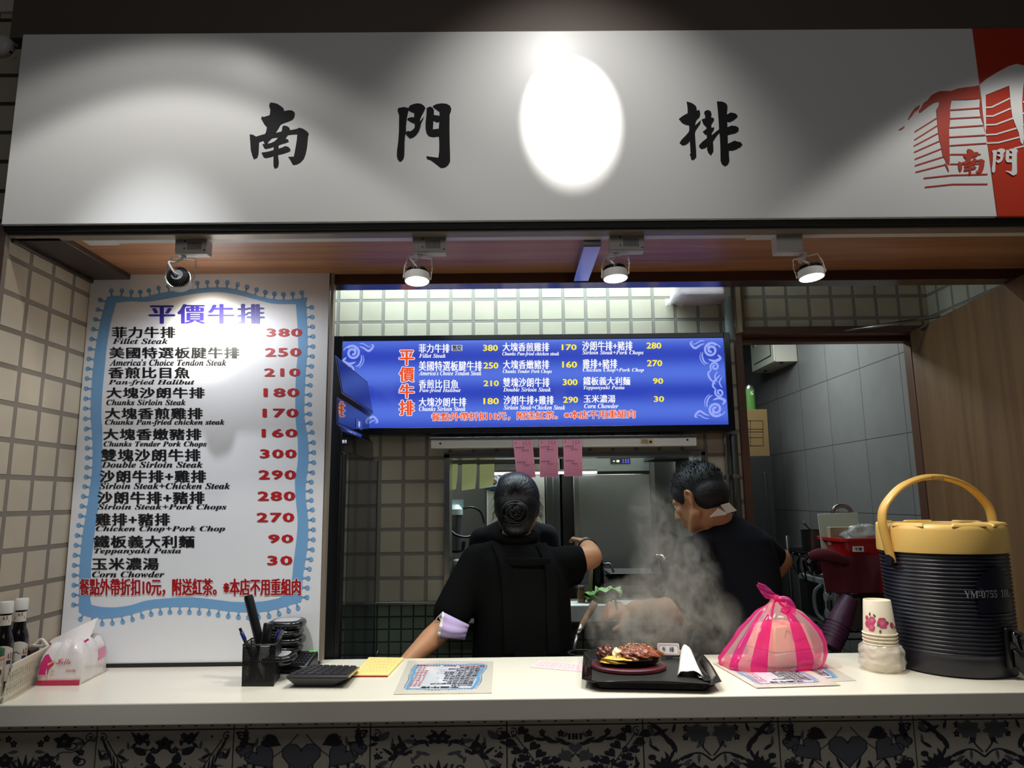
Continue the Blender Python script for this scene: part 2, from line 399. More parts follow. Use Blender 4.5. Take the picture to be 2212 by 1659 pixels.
# door opening, frame and the open wooden door leaf
b = MB()
b.box((dl-.035, YB-.018, 0), (dl, YB+T+.01, dt+.035)); b.box((dr, YB-.018, 0), (dr+.05, YB+T+.01, dt+.035)); b.box((dl, YB-.018, dt), (dr, YB+T+.01, dt+.035))
b.box((dl, YB+.06, dt-.022), (dr, YB+T, dt)); b.box((dl, YB+.06, 0), (dl+.018, YB+T, dt)); b.box((dr-.018, YB+.06, 0), (dr, YB+T, dt))
DR = thing('door_1', (dr, YB, 0), None, None); struct(DR, 'brown framed doorway with an open wood-grained door leaf at the right')
struct(b.build('door_frame', M_brownframe, DR, bevel=.003))
hx, hy = dr-.035, YB-.01
ztop = dt+.004
e2 = WZ(2200, 604, ztop); dv = (V((e2.x, e2.y, 0))-V((hx, hy, 0))).normalized(); nv = V((-dv.y, dv.x, 0))
b = MB(); L = 0.86
def dp(t, n_, z): return V((hx, hy, z))+dv*t+nv*n_
b.hexa([dp(0, -.02, .02), dp(L, -.02, .02), dp(L, .02, .02), dp(0, .02, .02), dp(0, -.02, ztop), dp(L, -.02, ztop), dp(L, .02, ztop), dp(0, .02, ztop)])
leaf = struct(b.build('door_leaf', M_doorwood, DR, bevel=.002), 'wood-grained door leaf standing open')
# door closer: an arm from the frame head to the leaf
cl = thing('door_closer', tuple(dp(.1, -.03, ztop)), 'thin steel door closer arm reaching from the doorway head to the open wooden door', 'door closer')
a0, a1 = W(1822, 716, YB-.03), W(2030, 683, dp(.22, 0, 0).y)
b = MB(); b.tube([a0, a1], .007, 8); b.build('closer_arm', M_steel, cl, smooth=True)
b = MB(); b.tube([a1, a1+V((0, 0, -.02)), dp(.13, -.03, ztop-.02)], .006, 8); b.build('closer_bracket', M_steeldark, cl, smooth=True)

# window frame (pass-through)
fr = thing('window_1', ((wl+wr)/2, YB, wb), None, None); struct(fr, 'stainless framed pass-through opening in the tiled back wall')
b = MB(); f = .02
b.box((wl-.006, YB-.015, wb), (wl+f, YB+T+.01, wt)); b.box((wr-f, YB-.015, wb), (wr, YB+T+.01, wt)); b.box((wl-.006, YB-.015, wt-f), (wr, YB+T+.01, wt+.006))
struct(b.build('window_frame', M_steel, fr, bevel=.002))
b = MB(); b.box((-1.437, YB-.008, zt-.006), (wl-.006, YB, zt+.006)); struct(b.build('trim_6', M_steel, bevel=.001), 'thin steel strip between the beige and the small green wall tiles')
lz = W(1290, 1303, 3.06).z
b = MB(); b.box((wl-.005, 3.02, lz-.072), (wr+.03, YB-.001, lz), 0)
LEDGE = tag(b.build('serving_ledge', mat('white_ledge', (214, 216, 212), .35), bevel=.006), 'white serving ledge under the pass-through opening', 'ledge')
LZ = lz

# counter
CT, CY0, CY1 = .988, 1.916, 2.396
b = MB(); b.box((-1.437, CY0, CT-.056), (2.25, CY1, CT))
tag(b.build('counter_top', M_counter, bevel=.004, seg=3), 'long cream solid-surface counter top across the stall front', 'counter')

# floral tiles under the counter
M_ft = mat('floral_tile_glaze', (222, 214, 198), .45, noise_amt=.1, noise_scale=6, bump=.08, bump_scale=90)
M_fg = mat('floral_tile_grout', (92, 88, 82), .9)
M_fd = mat('floral_tile_ink', (56, 58, 66), .5); M_fm = mat('floral_tile_mid_ink', (112, 116, 124), .5)
YT = 2.03; PW = .3725; xg = W(1095, 1600, YT).x; zg = W(1095, 1567, YT).z
b = MB(); b.box((-1.437, YT+.004, 0), (2.25, YT+.05, CT-.056), 1)
def fn_t(cx, cz, y): return lambda u, v: V((cx+u*PW, y, cz+v*PW))
_z = [0]
def uq(fn):
    _z[0] += 1; o = V((0, -1.2e-5*(_z[0] % 40), 0)); return lambda u, v: fn(u, v)+o
def leaf2(b, fn, x, y, ang, L, w, mi=2, vein=True):
    fn = uq(fn)
    ca, sa = math.cos(ang), math.sin(ang); n = 7; up = []; dn = []
    for i in range(n+1):
        t = i/n; h = w*math.sin(math.pi*t**.8)*.5
        up.append((x+ca*L*t-sa*h, y+sa*L*t+ca*h)); dn.append((x+ca*L*t+sa*h, y+sa*L*t-ca*h))
    b.poly([up+dn[-2:0:-1]], fn, mi)
def heart2(b, fn, x, y, ang, s, mi=2):
    fn = uq(fn)
    ca, sa = math.cos(ang), math.sin(ang); pts = []
    for i in range(18):
        t = 2*math.pi*i/18; px = 12*math.sin(t)**3/17; py = (13*math.cos(t)-5*math.cos(2*t)-2*math.cos(3*t)-math.cos(4*t)+17)/30
        pts.append((x+s*(px*.6*ca-py*sa), y+s*(px*.6*sa+py*ca)))
    b.poly([pts], fn, mi)
    if s > .14: b.stroke(pts+pts[:2], .007, lambda u, v: fn(u, v)+V((0, -.0005, 0)), 2)
def flower2(b, fn, x, y, r, n=5, mi=2, hole=3):
    for i in range(n): leaf2(b, fn, x, y, 2*math.pi*i/n+math.pi/2, r, r*.75, mi)
    g = lambda u, v: fn(u, v)+V((0, -.0004, 0)); b.disc((x, y), r*.22, g, hole, 8)
def spiral2(b, fn, x, y, r, a0, turns=1.4, w=.012, d=1, mi=2):
    fn = uq(fn)
    pts = [(x+r*(1-.85*t)*math.cos(a0+d*2*math.pi*turns*t), y+r*(1-.85*t)*math.sin(a0+d*2*math.pi*turns*t)) for t in [i/22 for i in range(23)]]
    b.stroke(pts, w, fn, mi)
def sym(f, mir=True):
    return [lambda u, v: f(u, v), lambda u, v: f(-u, v)] if mir else [f]
def motif(k, fn):
    """ornament drawn in tile units, x -.5..5, y -.5...5"""
    for g in sym(fn):
        rng = random.Random(k*7+1)
        for i in range(26):
            u, v = rng.uniform(.04, .47), rng.uniform(.12, .47)
            if i % 5 == 0: flower2(b, g, u, v, .028, 5, 2)
            elif i % 5 == 1: b.disc((u, v), .009, g, 2, 7)
            else: leaf2(b, g, u, v, rng.uniform(0, 6.28), rng.uniform(.05, .1), .024, 2+i % 2)
        spiral2(b, g, .452, .452, .032, 1, 1.3, .007)
    fq = lambda u, v: fn(u, .5-(.5-v)*.68)+V((0, -.0004, 0))
    for g in sym(fq):
        if k == 0:      # scrolls and bell flowers round a palm tuft
            spiral2(b, g, .33, .36, .09, 0, 1.3); spiral2(b, g, .40, .2, .06, 2, 1.2); flower2(b, g, .27, .40, .085); flower2(b, g, .15, .22, .07)
            for a in range(7): leaf2(b, g, .0, .02, math.radians(90-a*14), .26-.012*a, .035, 2)
            b.stroke(catmull([V((.48, .46)), V((.36, .3)), V((.24, .28)), V((.16, .1)), V((.3, -.1))], 4), .008, g, 2)
            for i in range(5): leaf2(b, g, .42-.06*i, .12-.07*i, math.radians(200+30*(i % 2)), .1, .05, 3 if i % 2 else 2)
        elif k == 1:    # palm fronds with a small flower
            for i in range(13):
                t = i/12; leaf2(b, g, .12+.3*t, -.2+.5*t*t, math.radians(105-30*t), .05+.24*(1-t*.55), .016, 2)
                leaf2(b, g, .12+.3*t, -.2+.5*t*t, math.radians(-5-50*(1-t)), .06+.1*(1-t), .014, 3)
            b.stroke(catmull([V((.06, -.32)), V((.2, -.06)), V((.42, .4))], 5), .008, g, 2)
            for i in range(4): leaf2(b, g, .04+.045*i, .05+.1*i, math.radians(40+40*(i % 2)), .13, .07, 2)
            flower2(b, g, 0, .36, .075); heart2(b, g, .05, .08, math.radians(-30), .1, 2)
        elif k == 2:    # slender hearts on curling stems
            for x, y, a, h, mi_ in ((0, .02, 0, .34, 3), (.2, .1, -38, .26, 3), (.15, .33, -62, .15, 2), (.33, .36, -125, .14, 2), (.3, -.02, -75, .2, 2), (.13, -.2, -20, .24, 3), (.38, .2, -20, .15, 3)):
                heart2(b, g, x, y, math.radians(a), h, mi_)
            b.stroke(catmull([V((.48, .46)), V((.36, .24)), V((.2, .05)), V((.02, -.2))], 5), .008, g, 2)
            b.stroke(catmull([V((.03, .44)), V((.12, .3)), V((.22, .2))], 4), .007, g, 2)
            spiral2(b, g, .43, .42, .045, 1, 1.5, .01); spiral2(b, g, .45, .30, .035, 3, 1.4, .009, d=-1); spiral2(b, g, .44, .1, .045, 2, 1.3, .01)
            for i in range(5): b.disc((.47-.03*i, .46-.1*i), .014, g, 2, 8)
        elif k == 3:    # flower garland with scrolls
            for i in range(7):
                a = math.radians(86-i*21); x, y = .40*math.cos(a), .02+.36*math.sin(a)
                (flower2(b, g, x, y, .07) if i % 2 == 0 else (leaf2(b, g, x, y, a+2, .1, .045, 2), leaf2(b, g, x, y, a-1, .1, .045, 3)))
                b.disc((x*1.14, y*1.14+.01), .014, g, 2, 8)
            b.stroke([(.36*math.cos(math.radians(90-i*8)), .02+.33*math.sin(math.radians(90-i*8))) for i in range(18)], .006, g, 2)
            leaf2(b, g, .43, .36, 2.2, .12, .06, 3); leaf2(b, g, .43, .36, .6, .09, .05, 2)
            for a in range(6): leaf2(b, g, 0, -.05, math.radians(90-a*20), .22-.02*a, .04, 2)
            spiral2(b, g, .15, .08, .06, 2.4, 1.2, .014); spiral2(b, g, .22, -.02, .05, 2.2, 1.2, .014)
        elif k == 4:    # sprays of heart leaves
            for i in range(9):
                t = i/8; x, y = .1+.34*t, -.22+.62*t
                heart2(b, g, x-.02, y, math.radians(38), .1, 2); heart2(b, g, x+.02, y-.02, math.radians(-70), .1, 2)
            b.stroke([(.06, -.3), (.44, .4)], .008, g, 2)
            for i in range(5):
                t = i/4; heart2(b, g, .1+.06*t, -.25+.35*t, math.radians(20), .09, 2)
            heart2(b, g, .03, .12, math.radians(-32), .13, 3); heart2(b, g, 0, .2, 0, .12, 3)
            for i in range(5): leaf2(b, g, .01+.05*i, .3+.012*i, math.radians(10+25*(i % 2)), .11, .035, 2)
            for i in range(6): b.disc((.012+.03*(i % 2), .36+.02*(i//2)), .012, g, 2, 8)
        else:           # fan flowers over a heart medallion
            for i in range(7): leaf2(b, g, .34, .02, math.radians(150-i*24), .15, .05, 2)
            flower2(b, g, .1, .4, .1, 7, 3); b.stroke(catmull([V((.1, .36)), V((.06, .25)), V((.01, .17))], 4), .012, g, 2)
            for i in range(4): leaf2(b, g, .26+.03*i, .2+.07*i, math.radians(75-10*i), .16, .04, 2)
            b.stroke(catmull([V((0, .12)), V((.1, .2)), V((.25, .12)), V((.28, -.06)), V((.15, -.28))], 5), .016, g, 2)
            for x, y in ((.05, .02), (.14, .05), (.1, -.09), (.03, -.16)): flower2(b, g, x, y, .06, 4)
            leaf2(b, g, .42, .38, 2.6, .13, .04, 2); leaf2(b, g, .42, .38, 1.2, .1, .04, 3); b.disc((.44, .16), .03, g, 2, 10)
order = {-4: 0, -3: 0, -2: 1, -1: 2, 0: 3, 1: 4, 2: 5, 3: 2, 4: 5, 5: 1}
for i in range(-4, 6):
    x0 = xg+(i-1)*PW; x1 = x0+PW
    x0c = max(x0, -1.437)
    if x0c >= x1 or x0 > 2.24: continue
    x1c = min(x1, 2.25)
    b.box((x0c+.002, YT, zg-PW+.002), (x1c-.002, YT+.006, zg-.002), 0); b.box((x0c+.002, YT, zg+.002), (x1c-.002, YT+.006, CT-.056), 0)
    b.box((x0c+.002, YT, zg-2*PW+.002), (x1c-.002, YT+.006, zg-PW-.002), 0)
    motif(order[i], fn_t((x0+x1)/2, zg-PW/2, YT-.0006))
    fu = fn_t((x0+x1)/2, zg, YT-.0006)
    for s_ in range(8):     # lower edge of the tile row hidden behind the counter
        leaf2(b, fu, -.42+.12*s_, .04, math.radians((25, 150, 80)[(s_+i) % 3]), .1, .035, 2+(s_ % 2))
        b.disc((-.38+.12*s_, .035), .014, fu, 2, 8)
keep = [i for i, f in enumerate(b.f) if min(b.v[j].x for j in f) > -1.4372]; b.f = [b.f[i] for i in keep]; b.mi = [b.mi[i] for i in keep]
struct(b.build('wall_counter', [M_ft, M_fg, M_fd, M_fm]), 'counter front of large cream tiles printed with dark flowers and leaves')
# ------------------------------------------------------------------ shop sign
YS = 1.886
def glyph(pts, ox, oy, sc=10.37): return [(ox+pts[i]/sc, oy+pts[i+1]/sc) for i in range(0, len(pts), 2)]
G_NAN = [555,118,640,125,720,150,800,200,850,245,860,265,855,315,905,300,980,288,1050,297,1095,330,1103,370,1090,440,1050,495,950,540,850,572,780,610,740,680,700,745,662,798,740,785,812,765,820,720,832,655,860,632,930,645,975,672,990,700,985,738,1050,728,1140,712,1210,682,1290,705,1370,755,1410,800,1410,830,1395,870,1385,1000,1370,1130,1340,1270,1300,1370,1230,1450,1150,1495,1070,1507,1045,1485,1000,1400,955,1335,1085,1330,1120,1150,1150,970,1165,820,1050,825,945,840,885,925,950,940,970,980,900,1015,800,1040,738,1068,735,1155,840,1120,890,1092,960,1110,995,1145,1005,1190,950,1220,850,1255,725,1283,735,1380,743,1450,735,1520,715,1565,650,1590,630,1540,628,1420,632,1308,560,1330,450,1355,400,1330,375,1280,360,1238,450,1228,560,1205,632,1180,632,1098,540,1130,440,1150,410,1120,378,1050,435,1045,415,1005,392,965,300,1000,295,1130,290,1250,262,1345,185,1380,150,1300,120,1180,108,1000,95,832,170,840,240,882,340,850,440,822,465,770,482,670,420,600,352,480,368,432,420,440,545,400,560,290,530,190]
G_NANH = [470,1038,530,965,590,910,740,885,700,945,650,990,560,1030]
G_MENA = [195,280,215,240,330,218,410,230,435,245,470,185,560,148,640,135,720,145,780,185,820,240,790,310,740,400,700,490,695,545,740,490,792,430,760,510,720,590,705,670,670,770,610,850,540,900,470,920,400,850,380,800,360,880,350,1000,345,1280,330,1370,290,1420,245,1442,200,1390,180,1310,185,1180,210,1000,228,750,232,400,210,330]
G_MENAH = [440,290,500,325,572,350,568,450,500,445,425,468,412,500,500,555,582,590,580,675,540,725,470,768,430,750,384,782,382,650,400,490,420,380]
G_MENB = [985,195,1060,155,1180,135,1290,145,1370,190,1398,250,1390,310,1360,390,1358,700,1362,1000,1370,1280,1370,1440,1330,1515,1260,1565,1170,1580,1090,1520,1000,1450,930,1400,860,1380,840,1320,950,1335,1110,1355,1130,1200,1132,1000,1122,872,1000,888,900,870,850,810,825,700,825,560,845,380,850,240,920,208,975,230,1012,290,1005,395,1138,415,1138,325,1060,270,1000,225]
G_MENBH = [998,520,1080,560,1132,545,1120,705,985,720]
G_PAIA = [295,95,400,125,480,175,515,230,515,275,500,300,560,285,585,300,597,370,580,440,520,500,490,560,482,635,540,580,605,515,600,580,550,660,495,740,478,800,490,1000,505,1200,508,1335,470,1380,430,1405,395,1385,385,1330,362,1275,383,1270,375,1100,362,965,330,1020,270,1060,200,1075,135,1020,180,950,270,860,340,780,355,720,350,625,270,610,190,570,120,485,200,420,320,355,315,230]
G_PAIB = [685,355,700,310,765,283,830,310,850,370,838,455,880,455,910,490,890,540,845,610,848,685,910,672,900,730,855,800,850,855,940,780,1022,715,1010,500,990,250,972,92,1080,95,1160,125,1205,180,1205,250,1192,390,1280,340,1380,360,1435,410,1420,450,1340,515,1250,555,1200,545,1205,670,1300,635,1400,645,1460,685,1450,760,1380,805,1290,822,1210,845,1215,1040,1310,1000,1365,970,1420,990,1500,1005,1545,1060,1500,1110,1400,1165,1320,1190,1238,1190,1240,1300,1250,1420,1220,1500,1150,1545,1080,1490,1055,1420,1050,1100,1040,900,1028,790,960,870,880,990,890,1100,890,1210,835,1300,780,1240,752,1170,755,1105,690,1140,620,1155,575,1110,572,1075,640,1000,748,915,745,830,715,840,655,770,740,705,735,670,670,600,630,505,660,485,710,470,708,405]
xs0, xs1, zs0, zs1, xr = -1.437, 2.6, 2.286, 2.886, 1.415
sg = thing('shop_sign', (0, YS, zs0), 'long white shop fascia sign with black brush characters and a red right end', 'sign')
b = MB(); b.box((xs0, YS, zs0), (xr, 1.90, zs1)); b.build('white_panel', M_signwhite, sg, bevel=.002)
b = MB(); b.box((xr, YS, zs0), (xs1, 1.90, zs1)); b.build('red_panel', M_red, sg, bevel=.002)
fs = lambda px, py: W(px, py, YS-.0015)
def outline(pts): return pts
for loops, ox in (([G_NAN, G_NANH], 530), ([G_MENA, G_MENAH, ], 840), ([G_MENB, G_MENBH], 840), ([G_PAIA], 1455), ([G_PAIB], 1455)):
    pass
for name, sets, ox in (('letter', [[G_NAN, G_NANH]], 530), ('letter', [[G_MENA, G_MENAH], [G_MENB, G_MENBH]], 840), ('letter', [[G_PAIA], [G_PAIB]], 1455)):
    b = MB()
    for loops in sets: b.poly([glyph(l, ox, 210) for l in loops], fs, 0, .0012, (0, -1, 0))
    b.build(name, M_signblack, sg, fix=False)
# emblem of a gate drawn in red on white and white on red
E_ = lambda *p: [(1930+p[i]/5.72, 130+p[i+1]/5.72) for i in range(0, len(p), 2)]
b = MB()
b.poly([E_(1058,308,1000,322,880,335,790,350,720,378,580,382,530,400,470,432,440,470,420,495,375,525,345,580,318,620,320,648,350,635,430,570,490,530,540,510,570,515,560,560,530,610,540,700,550,830,565,960,590,1060,610,1170,650,1250,690,1300,697,1230,693,1100,690,950,688,850,700,760,700,600,720,490,900,488,1030,478,1072,470,1065,590,1080,700,1110,780,1128,880,1100,640,1080,470)], fs)
b.poly([E_(320,555,330,565,310,605,270,630,230,690,190,732,180,725,220,650,265,590)], fs); b.poly([E_(65,855,130,815,142,825,110,850,75,862)], fs)
b.poly([E_(630,1275,650,1270,670,1310,690,1370,680,1378,655,1330)], fs)
for l in ((265,882,545,708),(262,982,545,805),(255,1058,555,900),(258,1135,575,995),(265,1222,600,1090),(267,1302,625,1190),(275,1382,640,1290),(700,615,1065,590),(700,720,1080,700),(692,832,1110,805),(690,950,1135,925),(697,1055,1150,1025),(700,1163,1080,1163),(700,1283,1080,1280),(375,1457,720,1420,1165,1408),(388,1568,730,1532,1165,1530)):
    b.stroke(E_(*l), 2.6, fs)
def refit(p, box, src=(95, 118, 1410, 1590)):
    x0, y0, x1, y1 = box; return E_(*[(x0+(v-src[0])*(x1-x0)/(src[2]-src[0]) if i % 2 == 0 else y0+(v-src[1])*(y1-y0)/(src[3]-src[1])) for i, v in enumerate(p)])
fs2 = lambda px, py: W(px, py, YS-.0025)
nb = (800, 1095, 1130, 1420)
b.poly([refit(G_NAN, nb), refit(G_NANH, nb)], fs2)
b.build('gate_emblem', M_redprint, sg, fix=False, label='red half of the gate emblem')
b = MB()
b.poly([E_(1066,300,1150,230,1280,150,1420,75,1520,45,1613,65,1700,130,1780,210,1760,420,1740,640,1730,900,1700,1010,1680,900,1690,640,1680,420,1613,260,1600,360,1590,520,1600,700,1613,960,1600,1050,1570,1010,1550,900,1500,780,1470,700,1450,560,1430,315,1140,430,1145,850,1130,885,1110,700,1085,460)], fs)
for l in ((1140,585,1215,580,1440,470),(1140,692,1230,690,1450,595),(1140,800,1265,795,1480,715),(1138,922,1270,915,1520,840),(1152,1025,1300,1018,1560,950),(1490,1090,1640,1055,1720,1050),(1600,520,1690,470),(1600,660,1690,610),(1610,800,1690,770)): b.stroke(E_(*l), 3.4, fs)
nb = (1215, 1090, 1535, 1425); sm = (180, 135, 1398, 1580)
for o_, h_ in ((G_MENA, G_MENAH), (G_MENB, G_MENBH)): b.poly([refit(o_, nb, sm), refit(h_, nb, sm)], fs2)
b.build('gate_emblem', M_signwhite, sg, fix=False, label='white half of the gate emblem')

# round white detector on the pillar
dt_ = thing('smoke_detector', tuple(W(10, 105, 2.165)), 'small round white detector on the dim tiled pillar beside the sign', 'detector')
b = MB(); b.lathe([(0, .03), (.02, .03), (.036, .022), (.042, 0), (.0, 0)], W(8, 103, 2.18), M=Matrix.Rotation(math.pi/2, 3, 'X')); b.build('housing', M_lampwhite, dt_, smooth=True)
b = MB(); c_ = W(22, 112, 2.148); b.cyl(c_, c_+V((0, .006, 0)), .004, n=10); b.build('indicator', M_black, dt_)
b = MB(); q = W(8, 20, 2.17); b.box(q+V((-.06, -.005, -.01)), q+V((.05, .02, .09)))
tag(b.build('junction_box', M_lampgrey, bevel=.006), 'pale junction box high on the tiled pillar at the picture corner', 'junction box')

# ------------------------------------------------------------------ tall menu board
YM = 2.318
mbd = thing('menu_board', (-1.02, YM, CT), 'tall white menu board with blue wavy border leaning at the left wall', 'menu board')
fb = lambda px, py: W(px, py, YM)
outl = [(196.5, 573), (230, 572), (230, 543), (713, 546), (688, 1430.5), (126, 1438)]
b = MB()
pts = [fb(*p) for p in outl]; pts[4].z = pts[5].z = CT+.012
xl = max(-1.436, pts[5].x)
lp = [(max(p.x, -1.436), p.z) for p in pts]
b.poly([lp], lambda x, z: V((x, YM, z)), 0, .022, (0, -1, 0)); b.build('panel', M_white, mbd)
b = MB(); b.box((lp[5][0], YM-.004, CT), (lp[4][0], YM+.024, CT+.012)); b.build('base_rail', M_blackmatt, mbd)
b = MB(); b.box((lp[4][0], YM+.001, CT+.012), (lp[4][0]+.01, YM+.03, lp[3][1])); b.build('edge_strip', M_beigemetal, mbd)
# border
fp = lambda px, py: W(px, py, YM-.0008)
T_O = [(231,641),(254,639),(284,642),(314,641),(351,632),(401,626),(452,621),(495,622),(535,632),(569,642),(602,647),(636,646),(664,642)]
R_O = [(661,654),(664,748),(659,815),(657,898),(665,950),(666,1000),(661,1040),(660,1070),(665,1120),(665,1170),(659,1215),(654,1250),(651,1300)]
B_O = [(651,1300),(636,1304),(602,1314),(569,1321),(522,1322),(485,1319),(452,1314),(401,1311),(351,1312),(318,1317),(284,1327),(251,1334),(214,1336),(187,1331),(170,1322)]
L_O = [(170,1317),(171,1266),(172,1217),(178,1157),(186,1109),(193,1061),(198,1025),(200,988),(199,940),(196,900),(197,848),(201,798),(207,748),(217,694),(231,641)]
IN = [(251,654),(284,651),(318,652),(368,644),(418,635),(468,631),(509,636),(552,647),(589,656),(629,657),(639,657),(641,681),(644,748),(639,815),(638,898),(643,950),(643,1000),(637,1040),(640,1090),(643,1120),(641,1160),(634,1217),(631,1250),(628,1278),(602,1292),(569,1299),(535,1300.5),(502,1300),(468,1296),(418,1290.5),(368,1292),(318,1297),(284,1307),(251,1312),(217,1311),(197,1306),(195,1294),(197,1217),(199,1200),(205,1145),(212,1097),(218,1049),(221,988),(221,928),(219,900),(221,848),(226,798),(231,748),(239,697)]
def cm2(l, k=4): return [(p.x, p.y) for p in catmull([V((a, c_, 0)) for a, c_ in l], k)]
b = MB()
OUT = cm2(T_O)+cm2(R_O)+cm2(B_O)[1:]+cm2(L_O)
inn = cm2(IN[:11], 3)+cm2(IN[11:24], 3)+cm2(IN[24:36], 3)+cm2(IN[36:], 3)
b.poly([OUT[:-1], inn], fp)
def drops(path, step, n0=0.5, size=1.0):
    path = [V((p[0], p[1])) for p in cm2(path, 6)]; L = sum((path[i+1]-path[i]).length for i in range(len(path)-1)); n = max(1, round(L/step)); res = []
    for k in range(n):
        d = (k+n0)*L/n; i = 0
        while i < len(path)-2 and d > (path[i+1]-path[i]).length: d -= (path[i+1]-path[i]).length; i += 1
        t = (path[i+1]-path[i]).normalized(); p = path[i]+t*d; nn = V((t.y, -t.x)); res.append((p, nn))
    return res
def fringe(b, f2, tf=lambda p: p, sc=1.0):
    for path in (T_O, R_O, B_O, L_O):
        for p, nn in drops(path, 21):
            t = V((-nn.y, nn.x)); q = [p-nn*2+t*3.2, p+nn*4+t*1.6, p+nn*8+t*1.8, p+nn*8-t*1.8, p+nn*4-t*1.6, p-nn*2-t*3.2]
            b.poly([[tf(v) for v in q]], f2); c_ = p+nn*11.5
            b.poly([[tf(c_+V((5.2*math.cos(a), 5.2*math.sin(a)))) for a in [2*math.pi*j/12 for j in range(12)]]], f2)
fringe(b, lambda px, py: W(px, py, YM-.0011))
M_blueprint = mat('blue_border_print', (122, 172, 218), .4)
b.build('wavy_border', M_blueprint, mbd, fix=False)
MENU = [('菲力牛排', 'Fillet Steak', '380', (243,378,706,730), (243,363,731,743), (577,651,710,727)),
 ('美國特選板腱牛排', "America's Choice Tendon Steak", '250', (237,516,750,774), (237,489,776,790), (574,649,752,770)),
 ('香煎比目魚', 'Pan-fried Halibut', '210', (235,409,793,817), (234,420,820,833), (572,647,796,813)),
 ('大塊沙朗牛排', 'Chunks Sirloin Steak', '180', (231,441,837,860), (230,401,863,875), (571,645,839,857)),
 ('大塊香煎雞排', 'Chunks Pan-fried chicken steak', '170', (228,437,881,905), (227,485,906,920), (569,643,883,901)),
 ('大塊香嫩豬排', 'Chunks Tender Pork Chops', '160', (224,434,926,950), (224,446,953,967), (567,641,927,944)),
 ('雙塊沙朗牛排', 'Double Sirloin Steak', '300', (219,432,970,996), (219,438,997,1010), (563,639,971,989)),
 ('沙朗牛排+雞排', 'Sirloin Steak+Chicken Steak', '290', (216,444,1016,1042), (215,497,1043,1056), (560,638,1016,1035)),
 ('沙朗牛排+豬排', 'Sirloin Steak+Pork Chops', '280', (211,441,1062,1088), (211,489,1089,1103), (558,636,1062,1081)),
 ('雞排+豬排', 'Chicken Chop+Pork Chop', '270', (207,366,1109,1135), (207,486,1136,1150), (556,634,1108,1127)),
 ('鐵板義大利麵', 'Teppanyaki Pasta', '90', (203,419,1157,1183), (203,391,1184,1198), (581,632,1155,1172)),
 ('玉米濃湯', 'Corn Chowder', '30', (199,342,1205,1231), (199,355,1234,1247), (579,630,1201,1220))]
NOTE = '餐點外帶折扣10元，附送紅茶。※本店不用重組肉'
M_ink = mat('black_print', (22, 20, 22), .45); M_pricered = mat('price_red_print', (186, 30, 36), .45); M_titleblue = mat('violet_title_print', (58, 48, 150), .4)
M_notered = mat('note_red_print', (170, 20, 26), .45)
def rect_text(b, body, r, f, bold=(0, 0), mi=0, res=2, rings=1, space=1.0):
    x0, x1, y0, y1 = r; put_text(b, body, x0, y1, x1, y0, f, mi, bold, res, space=space, rings=rings)
fp1 = lambda px, py: W(px, py, YM-.0014)
fp2 = lambda px, py: W(px, py, YM-.002)
b = MB(); rect_text(b, '平價牛排', (323,569,657,699), fp1, (2.2, .5), space=1.15); b.build('title_lettering', M_titleblue, mbd, fix=False)
for z, e, p, rz_, re_, rp_ in MENU:
    b = MB(); rect_text(b, z, rz_, fp1, (1.3, .3), space=1.1); b.build('dish_lettering', M_ink, mbd, fix=False)
    b = MB(); rect_text(b, bi(e), re_, fp1, (.35, 0)); b.build('english_lettering', M_ink, mbd, fix=False)
    b = MB(); rect_text(b, p, rp_, fp1, (2.0, .7), space=1.15); b.build('price_lettering', M_pricered, mbd, fix=False)
b = MB(); rect_text(b, NOTE, (172,649,1250,1287), fp2, (1.2, .5), 0); b.build('note_lettering', M_notered, mbd, fix=False)
b = MB(); rect_text(b, NOTE, (172,649,1250,1287), fp1, (2.6, 1.8), 0, rings=2); b.build('note_outline', M_white, mbd, fix=False)

# ------------------------------------------------------------------ menu screen on the back wall
YT_ = 3.05
tv = thing('menu_screen', tuple(W(1150, 940, YB)), 'wide black-framed digital menu screen glowing blue on the tiled back wall', 'screen')
q00, q10, q11, q01 = W(714, 729, YT_), W(1577, 715, YT_), W(1588, 926, YT_), W(722, 943, YT_)
tx0 = (q00.x+q01.x)/2; tx1 = (q10.x+q11.x)/2; tz1 = (q00.z+q10.z)/2; tz0 = (q01.z+q11.z)/2
sx0 = W(737, 838, YT_).x; sx1 = W(1569, 825, YT_).x; sz1 = (W(737, 740, YT_).z+W(1567, 726, YT_).z)/2; sz0 = (W(745, 928, YT_).z+W(1577, 914, YT_).z)/2
M_bezel = mat('screen_bezel', (14, 14, 16), .25)
b = MB()
b.box((tx0, YT_, tz0), (sx0, YB-.02, tz1)); b.box((sx1, YT_, tz0), (tx1, YB-.02, tz1)); b.box((sx0, YT_, sz1), (sx1, YB-.02, tz1)); b.box((sx0, YT_, tz0), (sx1, YB-.02, sz0)); b.box((sx0, YT_+.03, sz0), (sx1, YB-.02, sz1))
b.build('bezel', M_bezel, tv, bevel=.002)
b = MB(); b.box((tx0+.3, YB-.021, tz0+.1), (tx1-.3, YB-.0005, tz1-.1)); b.build('wall_bracket', M_blackmatt, tv)
def emis(name, rgb, s): 
    m = mat(name, (10, 10, 14), .12, emit=rgb, estr=s); return m
M_scr = emis('lit_screen_blue', (44, 84, 214), 1.0)
nt = M_scr.node_tree; tcn = nt.nodes.new('ShaderNodeNewGeometry'); sp_ = nt.nodes.new('ShaderNodeSeparateXYZ'); nt.links.new(tcn.outputs['Position'], sp_.inputs[0])
ma = nt.nodes.new('ShaderNodeMath'); ma.operation = 'MULTIPLY_ADD'; ma.inputs[1].default_value = 2*math.pi/.17; ma.inputs[2].default_value = 1.2; nt.links.new(sp_.outputs['Z'], ma.inputs[0])
